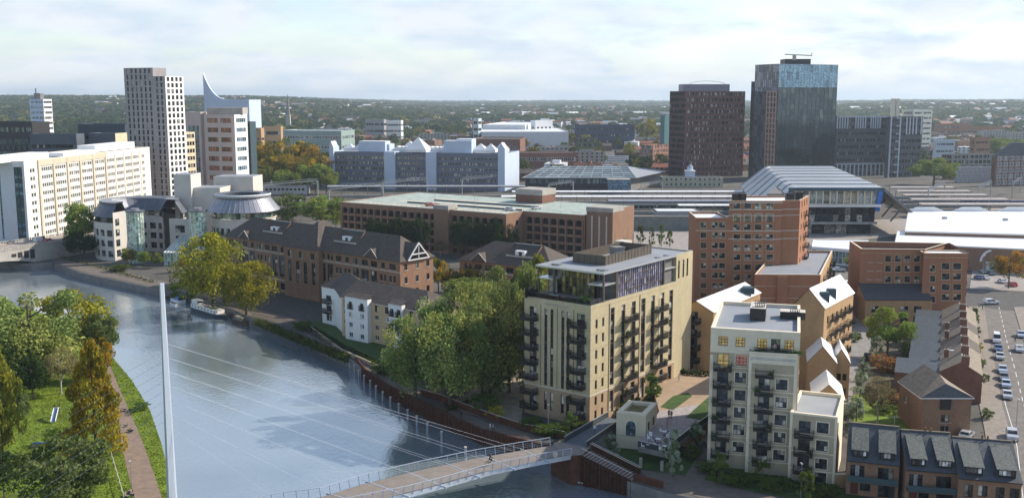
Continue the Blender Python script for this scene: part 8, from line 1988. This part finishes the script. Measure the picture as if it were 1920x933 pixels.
# ================================================================ park trees
L=[('bigwillow',60,712,537,175,'large round green tree, the biggest crown in the park'),
('bigwillow',-30,700,560,120,'green tree cut by the left frame behind the yellow poplar'),
('yellowgreen',135,672,547,120,'drooping yellow green willow right of the biggest park tree'),
('greygreen',192,682,590,62,'dark green bush by the water behind the golden trees'),
('poplar',8,878,640,85,'upright yellow poplar at the left edge'),
('poplar',-40,905,690,80,'yellow poplar half outside the left frame'),
('olive',115,738,655,66,'thin yellowing birch between the willow and the lawn'),
('dark',62,748,668,70,'dark holly bush below the biggest park tree'),
('gold',182,862,632,92,'golden conical conifer on the lawn beside the park path'),
('autumn',188,712,634,58,'golden green tree just behind the conical conifer'),
('greygreen',118,972,812,150,'large grey green bush at the bottom of the park'),
('dark',8,935,840,60,'dark bush under the yellow poplar'),
('shrub',100,832,800,34,'spiky dark shrub beside the play beam'),
('shrub',268,768,752,32,'small shrub on the bank beside the path'),
('greygreen',35,800,735,40,'slender young tree behind the yellow poplar'),
# river side left
('green',158,478,378,54,'green tree beside the curved office and the road bridge'),
('dark',152,487,432,58,'dark spreading tree at the bridge abutment'),
('yellowgreen',400,574,440,105,'yellow green tree leaning over the houseboat'),
('yellowgreen',462,590,488,84,'lower yellow green tree at the right of the houseboat'),
('shrub',352,560,520,70,'dark bank shrub left of the yellow green trees'),
('faryellow',246,497,468,22,'small yellow tree between the two glazed stair towers'),
('green',272,500,470,20,'small green tree in the curved office court'),('green',296,502,474,18,'second small green tree in the curved office court'),('green',238,496,466,18,'small green tree left of the yellow one by the stair tower'),
('shrub',225,508,494,40,'low clipped shrub before the curved office'),
('orange',345,510,478,20,'thin autumn tree near the entrance canopy'),
('greygreen',405,490,435,40,'tree between the glazed stair tower and the brick office'),
# behind offices
('green',606,438,368,70,'round green tree left of the car park corner'),
('autumn',630,432,370,34,'yellow tinged tree touching the car park corner'),
('shrub',540,415,364,90,'wide hedge bush along the railway, right half'),('shrub',492,410,366,60,'wide hedge bush along the railway, left half'),
('faryellow',484,425,390,12,'tiny yellow tree behind the smaller round tower'),('olive',826,480,452,26,'pale blossom coloured bush below the car park stair tower'),
('autumn',822,548,484,46,'yellow green tree at the right end of the brown office'),('autumn',850,556,505,40,'orange tinted tree between the two brown offices'),('autumn',882,560,503,66,'yellow orange tree in front of the smaller brown office'),('green',860,575,520,60,'green tree beneath the orange tinted ones'),
('faryellow',868,478,455,24,'small yellow bush left of the smaller brown office roof'),
('autumn',1090,470,430,24,'small autumn tree at the right of the car park stair tower'),
('young',1153,462,428,16,'young tree on the station forecourt, nearest the car park'),('young',1201,462,420,20,'young tree on the station forecourt, second from left'),('young',1221,466,424,16,'young tree on the station forecourt, middle'),('young',1240,462,420,22,'young tree on the station forecourt, fourth from left'),('young',1256,466,430,18,'young tree on the station forecourt, nearest the brick tower'),
('poplar',1165,470,446,40,'pale bush on the station forecourt'),
# big group left of the buff block
('bigwillow',778,748,588,112,'big tree of the riverside grove nearest the water'),
('bigwillow',845,760,575,128,'big tree of the riverside grove, front middle'),
('bigwillow',905,748,550,112,'tall tree of the riverside grove left of the gravel yard'),
('bigwillow',955,735,520,104,'tall tree of the riverside grove touching the buff block'),
('bigwillow',880,700,520,100,'tree in the middle rank of the riverside grove'),
('willow',815,705,560,90,'tree in the middle rank of the riverside grove behind the waterside one'),
('willow',990,700,498,80,'tree behind the buff block top left corner'),('willow',930,660,505,84,'rear tree of the riverside grove'),
('poplar',1010,640,478,70,'pale yellow green tree rising behind the penthouse'),('poplar',975,650,500,60,'pale tree in the rear of the riverside grove'),
('shrub',905,775,735,60,'rough shrub on the soil bank beside the gravel yard'),('shrubyellow',930,785,762,40,'yellow green scrub by the rust walled path'),('shrub',720,700,672,50,'low shrub at the waterside corner of the flats garden'),('shrub',570,618,600,40,'reed clump on the bank by the quay fence'),
# development gardens
('young',1068,822,772,44,'dense young tree at the foot of the buff block corner'),('silver',1145,862,812,36,'pale young tree in front of the pavilion left side'),
('young',1130,768,728,34,'young tree by the long side of the buff block, nearest'),('young',1168,752,710,40,'young tree by the long side of the buff block, second'),('young',1222,762,700,46,'tallest young tree behind the pavilion'),('young',1200,740,700,36,'young tree between the pavilion and the buff block'),('young',1247,712,675,24,'young tree near the corner of buff and tan blocks'),
('silver',1262,893,805,50,'young birch in front of the cafe terrace'),('silver',1304,840,790,44,'pale young tree below the courtyard wall'),
('young',1347,908,846,42,'slim tree before the left bay of the cream block'),('young',1427,920,862,42,'slim tree before the middle bay of the cream block'),('young',1510,940,880,46,'slim tree before the cream wing'),
('shrub',1080,800,780,40,'shrub mass under the buff block plinth'),('shrub',1095,790,772,30,'clipped shrub beside the ramp'),('shrub',1180,765,742,50,'shrub bed beside the pavilion'),('shrub',1165,775,752,46,'fern bed by the ramp top'),('shrub',1030,815,792,60,'hedge plants along the riverside front of the buff block'),('shrub',1000,805,782,50,'hedge plants at the left foot of the buff block'),
('shrub',1300,860,836,34,'shrub beside the garden footpath, left'),('shrub',1325,885,862,40,'shrub beside the garden footpath, right'),('shrub',1385,905,885,60,'clipped shrub bed at the cream block, left'),('shrub',1460,915,897,60,'clipped shrub bed at the cream block, middle'),('shrub',1550,930,905,50,'clipped shrub bed at the cream wing'),
('shrub',1290,735,722,44,'low hedge in the courtyard lawn, far'),('shrub',1300,790,776,36,'low hedge in the courtyard lawn, near'),('shrub',1330,712,700,50,'dark hedge against the tan gabled block'),
# lane side
('green',1664,668,578,72,'large full tree at the end of the lane beside the brick block'),('shrub',1705,668,640,36,'bright green garden shrub right of the large lane tree'),
('olive',1645,795,708,62,'bare brown tree above the slate townhouses'),
('silver',1604,815,742,48,'silver leaved tree tucked beside the cream wing'),('silver',1612,745,690,36,'silver leaved tree in the middle of the lane planting'),('silver',1642,680,628,34,'silver leaved tree by the black car'),('silver',1574,650,606,24,'silver leaved tree beside the paved strip'),('silver',1618,712,668,30,'silver leaved tree above the lane fence'),('shrubsilver',1598,780,748,46,'silver shrub below the lane trees'),
('young',1580,598,534,26,'young tree standing before the parked cars at the lane end'),('young',1558,612,580,26,'dark young tree beside the balcony block'),('shrub',1590,612,592,26,'round shrub at the paved strip, right side'),('shrub',1545,600,575,30,'shrub bed at the paved strip, left side'),('shrub',1603,640,622,24,'shrub beside the lane drive'),('young',1607,590,556,22,'young tree at the corner of the black lean-to roof'),
('green',1604,506,478,34,'green tree left of the broad brick block'),
('shrubrust',1662,695,664,60,'rust coloured garden bush behind the black car'),('shrubrust',1700,760,740,70,'dark red hedge in the back garden'),('shrub',1680,780,770,16,'round clipped bush on the garden lawn'),('shrub',1655,772,758,40,'garden shrub beside the bare tree'),
('orange',1891,540,470,60,'orange autumn tree beside the shop car park'),
('shrub',1828,640,610,22,'garden hedge at the street corner'),('shrubyellow',1832,660,640,20,'yellow garden bush by the terrace street doors'),('shrub',1838,690,670,20,'small garden bush in the middle of the terrace fronts'),('shrub',1846,715,700,20,'green bush by the end of the terrace'),('shrub',1850,785,765,24,'round bush in the front garden of the end house'),('young',1826,620,575,22,'tall hedge tree beside the broad brick block'),
('green',1750,348,298,70,'large round green tree beyond the beige canopies'),
('faryellow',1213,272,224,44,'tall yellow green plane tree left of the maroon tower'),('green',1860,292,258,50,'green tree right of the brown gabled hall'),('green',1900,290,262,50,'green tree at the right edge beyond the corner building'),
('faryellow',1030,282,252,30,'yellow green tree among the town roofs, left of the dark blue building'),('faryellow',1066,280,248,32,'yellow green tree left of the ivy block'),('faryellow',1098,284,254,26,'yellow green tree behind the ivy block'),('dark',1195,322,290,40,'dark tree behind the station roof right end'),
('greygreen',440,470,452,26,'small tree under the smaller round tower'),
]
for k_,u,vb,vt,wp,lab in L:
    tpx(k_,u,vb,vt,wp,lab)
# orange and yellow plane trees beside the blue clad office
spots=[(492,352,268,46,0),(520,352,266,50,1),(548,350,262,56,0),(575,350,270,54,0),(602,352,288,46,1),(505,358,292,44,1),(535,358,290,50,1),(565,360,295,54,1),(592,362,305,46,2),(612,364,316,34,2),(488,362,310,34,2),(545,364,318,50,2)]
w_=['yellow orange plane tree in the back row','yellow green plane tree in the middle row','dark green tree in the front row']
for i,(u,vb,vt,wp,kk) in enumerate(spots):
    tpx(('autumn','autumn','green')[kk],u,vb,vt,wp*1.15,w_[kk]+', '+ol[i]+' of the clump from the left','autumn trees beside the blue clad office')
# dark street trees in front of the car park
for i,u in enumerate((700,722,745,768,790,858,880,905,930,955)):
    tpx('dark',u,485,405+(i*7)%13,36,'dark street tree in front of the car park, %s from the left'%ol[i],'street trees in front of the car park')
# clipped hedges
def hedge(pts,z,w,h,lab,key='shrub'):
    P=[G(u,v,z) for u,v in pts]; a=P[0]; t=thing('hedge',lab,'hedge',(*a,z)); rs=np.random.RandomState(len(lab)); C=[]
    for i in range(len(P)-1):
        p,q_=P[i]-a,P[i+1]-a; n=int((q_-p).length*70); f=rs.rand(n); d_=(q_-p).normalized(); o=rs.uniform(-w/2,w/2,n); C.append(np.stack([p.x+(q_.x-p.x)*f-d_.y*o,p.y+(q_.y-p.y)*f+d_.x*o,rs.uniform(.05,h,n)**1.0],1))
    C=np.concatenate(C); V,Fc=leaf_quads(rs,C,.22); me=np_mesh('foliage',V,Fc,[leafmat('leaf_hedge',(.02,.04,.012),(.06,.09,.02))]); o=bpy.data.objects.new('foliage',me); COL.objects.link(o); o.parent=t
hedge([(990,800),(1040,812),(1095,795)],0,1.6,1.2,'dark hedge along the riverside foot of the buff block')
hedge([(1330,888),(1400,900),(1480,910),(1575,925)],0,1.4,1.1,'dark clipped hedge in front of the cream block')
hedge([(585,618),(640,652),(720,690)],0,1.8,.9,'low brown hedge above the riverside wall by the white flats')
hedge([(1112,790),(1180,748),(1245,705)],0,2.2,1.1,'planting strip along the long side of the buff block')
hedge([(1270,700),(1330,705)],2.6,1.2,1.0,'dark hedge at the foot of the tan gabled block')
# scrub on the town bank as ground cover
rs=np.random.RandomState(3); C=[]
for i in range(len(shoreR)-12):
    pass
for (u0,v0),(u1,v1),n in (((480,601),(654,671),5200),((100,478),(290,530),1500),((840,770),(905,745),1500),((905,745),(960,700),1500)):
    a=G(u0,v0);c=G(u1,v1); f=rs.rand(n); o=rs.normal(0,.6,n); C.append(np.stack([a.x+(c.x-a.x)*f+o*.6,a.y+(c.y-a.y)*f+o,rs.uniform(-1,.7,n)],1))
C=np.concatenate(C); V,Fc=leaf_quads(rs,C,.28); me=np_mesh('bank_scrub',V,Fc,[leafmat('leaf_scrub',(.03,.05,.015),(.10,.11,.03))]); o=bpy.data.objects.new('bank_scrub',me); COL.objects.link(o); tag(o,'rough green scrub along the town bank','ground cover',None,'stuff')
# grass tufts on the park lawn
n=26000; xy=[]
poly=[tuple(p) for p in px([(329,940),(303,832),(281,767),(247,712),(206,663),(60,690),(-60,760),(-60,940)])]
def inside(x,y):
    c=False;j=len(poly)-1
    for i in range(len(poly)):
        if (poly[i][1]>y)!=(poly[j][1]>y) and x<(poly[j][0]-poly[i][0])*(y-poly[i][1])/(poly[j][1]-poly[i][1])+poly[i][0]: c=not c
        j=i
    return c
pth=[tuple(p) for p in pathband(c3([(560,120),(585,250),(600,330),(640,450),(655,560),(668,660),(700,800),(735,930),(790,1100)]),c3([(578,130),(600,200),(640,300),(665,360),(718,480),(770,600),(815,720),(850,820),(885,930),(950,1100)]))]
x0_,x1_=min(p[0] for p in poly),max(p[0] for p in poly); y0_,y1_=min(p[1] for p in poly),max(p[1] for p in poly)
poly_l=poly
while len(xy)<n:
    x=rs.uniform(x0_,x1_);y=rs.uniform(y0_,y1_)
    poly=poly_l
    if not inside(x,y): continue
    poly=pth
    if inside(x,y): continue
    xy.append((x,y))
C=np.array([(x,y,.05) for x,y in xy]); V,Fc=leaf_quads(rs,C,.13); me=np_mesh('grass_tufts',V,Fc,[leafmat('leaf_grass',(.09,.14,.012),(.22,.27,.03),.3,.25)]); o=bpy.data.objects.new('grass_tufts',me); COL.objects.link(o); tag(o,'tufts of bright green grass on the park lawn','grass',None,'stuff')
# ================================================================ far town: houses one by one, woods as one mass
fr=random.Random(11)
FP={}
def far_house(kind,s):
    key=(kind,s)
    if key in FP: return FP[key]
    m=M(); r=random.Random(s*7+len(kind))
    if kind=='terrace':
        L,W_,h,rz=24+6*s,9,6,3; wm,rm=((BR_D,TILE),(BR_O,SLATE),(BR_R,TERR))[s%3]
    elif kind=='house': L,W_,h,rz=10,8,5.5,3; wm,rm=((STONE,TILE),(BR_R,TERR),(BR_O,TILE))[s%3]
    else: L,W_,h,rz=22+8*s,16,9+3*s,0; wm,rm=((mat('render_pale',(.6,.6,.62),.7,.05,.2),ROOFW),(BR_O,FELT),(CONC,FELTD))[s%3]
    m.wall((-L/2,-W_/2),(L/2,-W_/2),0,h,wm,[(L*(i+.3)/n_,1.2+3*j,1.6,1.5) for n_ in [max(2,int(L/4))] for i in range(n_) for j in range(int(h/3))],.2)
    m.wall((L/2,-W_/2),(L/2,W_/2),0,h,wm,[(W_*.3,1.2+3*j,1.6,1.5) for j in range(int(h/3))],.2); m.wall((-L/2,W_/2),(-L/2,-W_/2),0,h,wm,[(W_*.3,1.2+3*j,1.6,1.5) for j in range(int(h/3))],.2); m.wall((L/2,W_/2),(-L/2,W_/2),0,h,wm)
    m.box((0,0,h/2),(L-.7,W_-.7,h-.3),DKM)
    if rz:
        o=.4; m.face([(-L/2-o,-W_/2-o,h-.1),(L/2+o,-W_/2-o,h-.1),(L/2+o,0,h+rz),(-L/2-o,0,h+rz)],rm); m.face([(L/2+o,W_/2+o,h-.1),(-L/2-o,W_/2+o,h-.1),(-L/2-o,0,h+rz),(L/2+o,0,h+rz)],rm)
        m.face([(L/2,-W_/2,h),(L/2,W_/2,h),(L/2,0,h+rz-.2)],wm); m.face([(-L/2,W_/2,h),(-L/2,-W_/2,h),(-L/2,0,h+rz-.2)],wm)
        for i in range(max(1,int(L/8))): x=-L/2+L*(i+.5)/max(1,int(L/8)); m.box((x,.5,h+rz+.3),(.9,1.4,1.8),wm)
    else:
        m.face([(-L/2,-W_/2,h),(L/2,-W_/2,h),(L/2,W_/2,h),(-L/2,W_/2,h)],rm); m.box((L*.15,0,h+1),(L*.3,W_*.4,2),wm,0,rm); m.box((-L*.3,2,h+.6),(2.5,2.5,1.2),GREYM)
    FP[key]=m.mesh('house' if kind=='house' else kind); return FP[key]
occ=[(o.location.x,o.location.y,34) for o in COL.objects if o.get('category') in('office building','tower block','office tower','station','shop','hall','terrace','apartment block','tower','hotel') and o.location.y>560]
bl={'terrace':('terrace row with chimneys','terrace'),'house':('pitched roof house','house'),'block':('flat roofed town block','town block')}
zones=[(200,-.50,-.28,700,1000,'left of the tall grey tower'),]
cnt=0; placed=[]
def zone(u,y):
    side='beyond the long white office' if u<240 else 'right of the grey tower' if u<620 else 'beyond the blue clad office' if u<960 else 'left of the maroon tower' if u<1250 else 'behind the two office towers' if u<1570 else 'beyond the grey student slab'
    dist='close in' if y<1050 else 'farther out' if y<1500 else 'far in haze'
    return dist,side
tone={'terrace':['dark red brick','brown brick','red brick'],'house':['white walled','red brick','brown brick'],'block':['pale rendered','brown brick','grey concrete']}
tries=0
while cnt<560 and tries<20000:
    tries+=1
    y=690+1900*fr.random()**1.45; u=fr.uniform(-40,1960); x=XU(u,y,0)
    if y<(690 if u>1735 else 740+80*abs((u-960)/960)): continue
    near=min([math.hypot(x-a,y-b_)/c for a,b_,c in occ] or [9]); 
    if near<1: continue
    if any(math.hypot(x-a,y-b_)<(21 if y<1300 else 28) for a,b_ in placed): continue
    if u<230 and y>1300: continue
    if 620<u<960 and y<770: continue
    k=fr.choices(('terrace','house','block'),(5,2,2.2) if y<1400 else (5,4,1))[0]; s=fr.randrange(3)
    me=far_house(k,s); o=bpy.data.objects.new({'terrace':'brick_terrace','house':'house','block':'town_block'}[k],me); COL.objects.link(o); o.location=(x,y,terr(x,y)-.1); o.rotation_euler.z=fr.choice((.12,.12,-.5,1.3,.4))+fr.uniform(-.1,.1)
    dist,side=zone(u,y); lab_='%s %s %s %s'%(tone[k][s],bl[k][0],dist,side)
    tag(o,lab_,bl[k][1],'%ss %s %s'%(bl[k][0],dist,side)); placed.append((x,y)); cnt+=1
# trees between the houses: nearer ones individually
FT=TP['far']; FY=TP['faryellow']; n=0; tries=0
while n<280 and tries<6000:
    tries+=1; y=fr.uniform(690,1600); u=fr.uniform(-30,1950); x=XU(u,y,0)
    if y<(680 if u>1735 else 740+80*abs((u-960)/960)): continue
    if min([math.hypot(x-a,y-b_)/(c*.7) for a,b_,c in occ])<1 or any(math.hypot(x-a,y-b_)<15 for a,b_ in placed): continue
    yel=fr.random()<.22; cm,tm_=(FY if yel else FT)[n%3]; hh=fr.uniform(9,17); t=thing('tree','x','tree',(x,y,0),fr.random()*6,None); t.scale=(hh*.85,hh*.85,hh)
    for a,me in (('trunk',tm_),('crown',cm)): o=bpy.data.objects.new(a,me); COL.objects.link(o); o.parent=t
    dist,side=zone(u,y); c_='yellowing' if yel else 'green'; t['label']='%s tree among the roofs %s %s'%(c_,dist,side); t['group']='%s trees among the roofs %s %s'%(c_,dist,side); placed.append((x,y)); n+=1
# the farthest roofs, beyond counting
rq=np.random.RandomState(8); m=M(); k=0; MM=[BR_R,BR_O,STONE,CONC,TERR,mat('render_pale',(.6,.6,.62),.7,.05,.2)]
while k<1500:
    y=1900+3600*rq.rand()**1.3; u=rq.uniform(180,1960); x=XU(u,y,0)
    if mn.noise(Vector((x/500,y/500,7)))<-.05: continue
    L=rq.uniform(10,34); w_=rq.uniform(8,12); a=rq.choice([.1,.5,-.4])+rq.uniform(-.1,.1); z=terr(x,y)+ (3 if y>2600 else 0); h=rq.uniform(6,9)*(1+y/9000); c_,s_=math.cos(a),math.sin(a); wm=MM[rq.randint(6)]; rm=[TILE,SLATE,TERR,ROOFW,FELT][rq.randint(5)]
    P=[(x+c_*i*L/2-s_*j*w_/2,y+s_*i*L/2+c_*j*w_/2) for i,j in((-1,-1),(1,-1),(1,1),(-1,1))]; Rg=[(x-c_*L/2,y-s_*L/2,z+h+3.5),(x+c_*L/2,y+s_*L/2,z+h+3.5)]
    for i in range(4): p,q_=P[i],P[(i+1)%4]; m.face([(*p,z-2),(*q_,z-2),(*q_,z+h),(*p,z+h)],wm)
    m.face([(*P[0],z+h),(*P[1],z+h),Rg[1],Rg[0]],rm); m.face([(*P[2],z+h),(*P[3],z+h),Rg[0],Rg[1]],rm); m.face([(*P[1],z+h),(*P[2],z+h),Rg[1]],wm); m.face([(*P[3],z+h),(*P[0],z+h),Rg[0]],wm); k+=1
o=m.obj('distant_rooftops'); tag(o,'tiny distant rooftops scattered through the far woods','rooftops',None,'stuff')
# woods as one mass
rs=np.random.RandomState(21)
def wood_tmpl(seed):
    r=np.random.RandomState(seed); n=46; d=r.normal(size=(n,3)); d/=np.linalg.norm(d,axis=1)[:,None]; d[:,2]=abs(d[:,2])*.9; C=d*[.5,.5,.62]*r.uniform(.75,1,n)[:,None]+[0,0,.3]; V,Fc=leaf_quads(r,C,.2); return V,Fc
T6=[wood_tmpl(i) for i in range(6)]; VV=[];FF=[];base=0; MI=[]
N_=15000; k=0
while k<N_:
    y=1450*(7.5)**(rs.rand()**.85); u=rs.uniform(-80,2000); x=XU(u,y,0)
    az_=(u-960)/1900
    dens=mn.noise(Vector((x/420,y/420,0)))*.5+.5
    left=ss(250,-50,u-0) if 0 else (1 if u<560 else .6)
    if y<2300: 
        if rs.rand()>(.30 if u>560 else .7)*(.3+dens)*(1 if y>1800 else .6): continue
    elif rs.rand()>dens*1.5: continue
    if y<2300 and any(abs(x-a)<12 and abs(y-b_)<14 for a,b_ in placed): continue
    if min([math.hypot(x-a,y-b_)/c for a,b_,c in occ])<.8: continue
    h=rs.uniform(10,19)*(1+y/14000); V,Fc=T6[rs.randint(6)]; a=rs.uniform(0,6.28); c_,s_=math.cos(a),math.sin(a); w=h*rs.uniform(.9,1.4)*(1+y/9000)
    P=np.stack([V[:,0]*c_-V[:,1]*s_,V[:,0]*s_+V[:,1]*c_,V[:,2]],1)*[w,w,h]+[x,y,terr(x,y)-.5]
    VV.append(P);FF.append(Fc+base);base+=len(V); MI.append(np.full(len(Fc),0 if rs.rand()<.8 else 1)); k+=1
me=np_mesh('woodland',np.concatenate(VV),np.concatenate(FF),[leafmat('leaf_wood',(.02,.04,.016),(.085,.11,.03),.25,.006),leafmat('leaf_wood_warm',(.07,.075,.02),(.17,.15,.04),.25,.006)],np.concatenate(MI)); o=bpy.data.objects.new('woodland',me); COL.objects.link(o); tag(o,'dense green woods covering the land to the horizon','woodland',None,'stuff')
# pale fields and far roofs
for i,(u,v,w,hh) in enumerate(((1015,202,110,3.0),(1230,199,70,2.4),(1120,205,60,1.6),(700,210,60,2.0),(1500,200,60,1.5))):
    p=G(u,v,8); a=G(u-w/2,v,8);c=G(u+w/2,v,8); dpt=abs(G(u,v-hh,8).y-p.y); zz_=max(terr(a.x,a.y),terr(c.x,c.y),terr(p.x,p.y+dpt))+9
    fill('field',[Vector((a.x,a.y)),Vector((c.x,c.y)),Vector((c.x*1.1,c.y+dpt)),Vector((a.x*1.1,a.y+dpt))],zz_,mat('field_pale',(.28,.32,.20),.95,.2,.01))
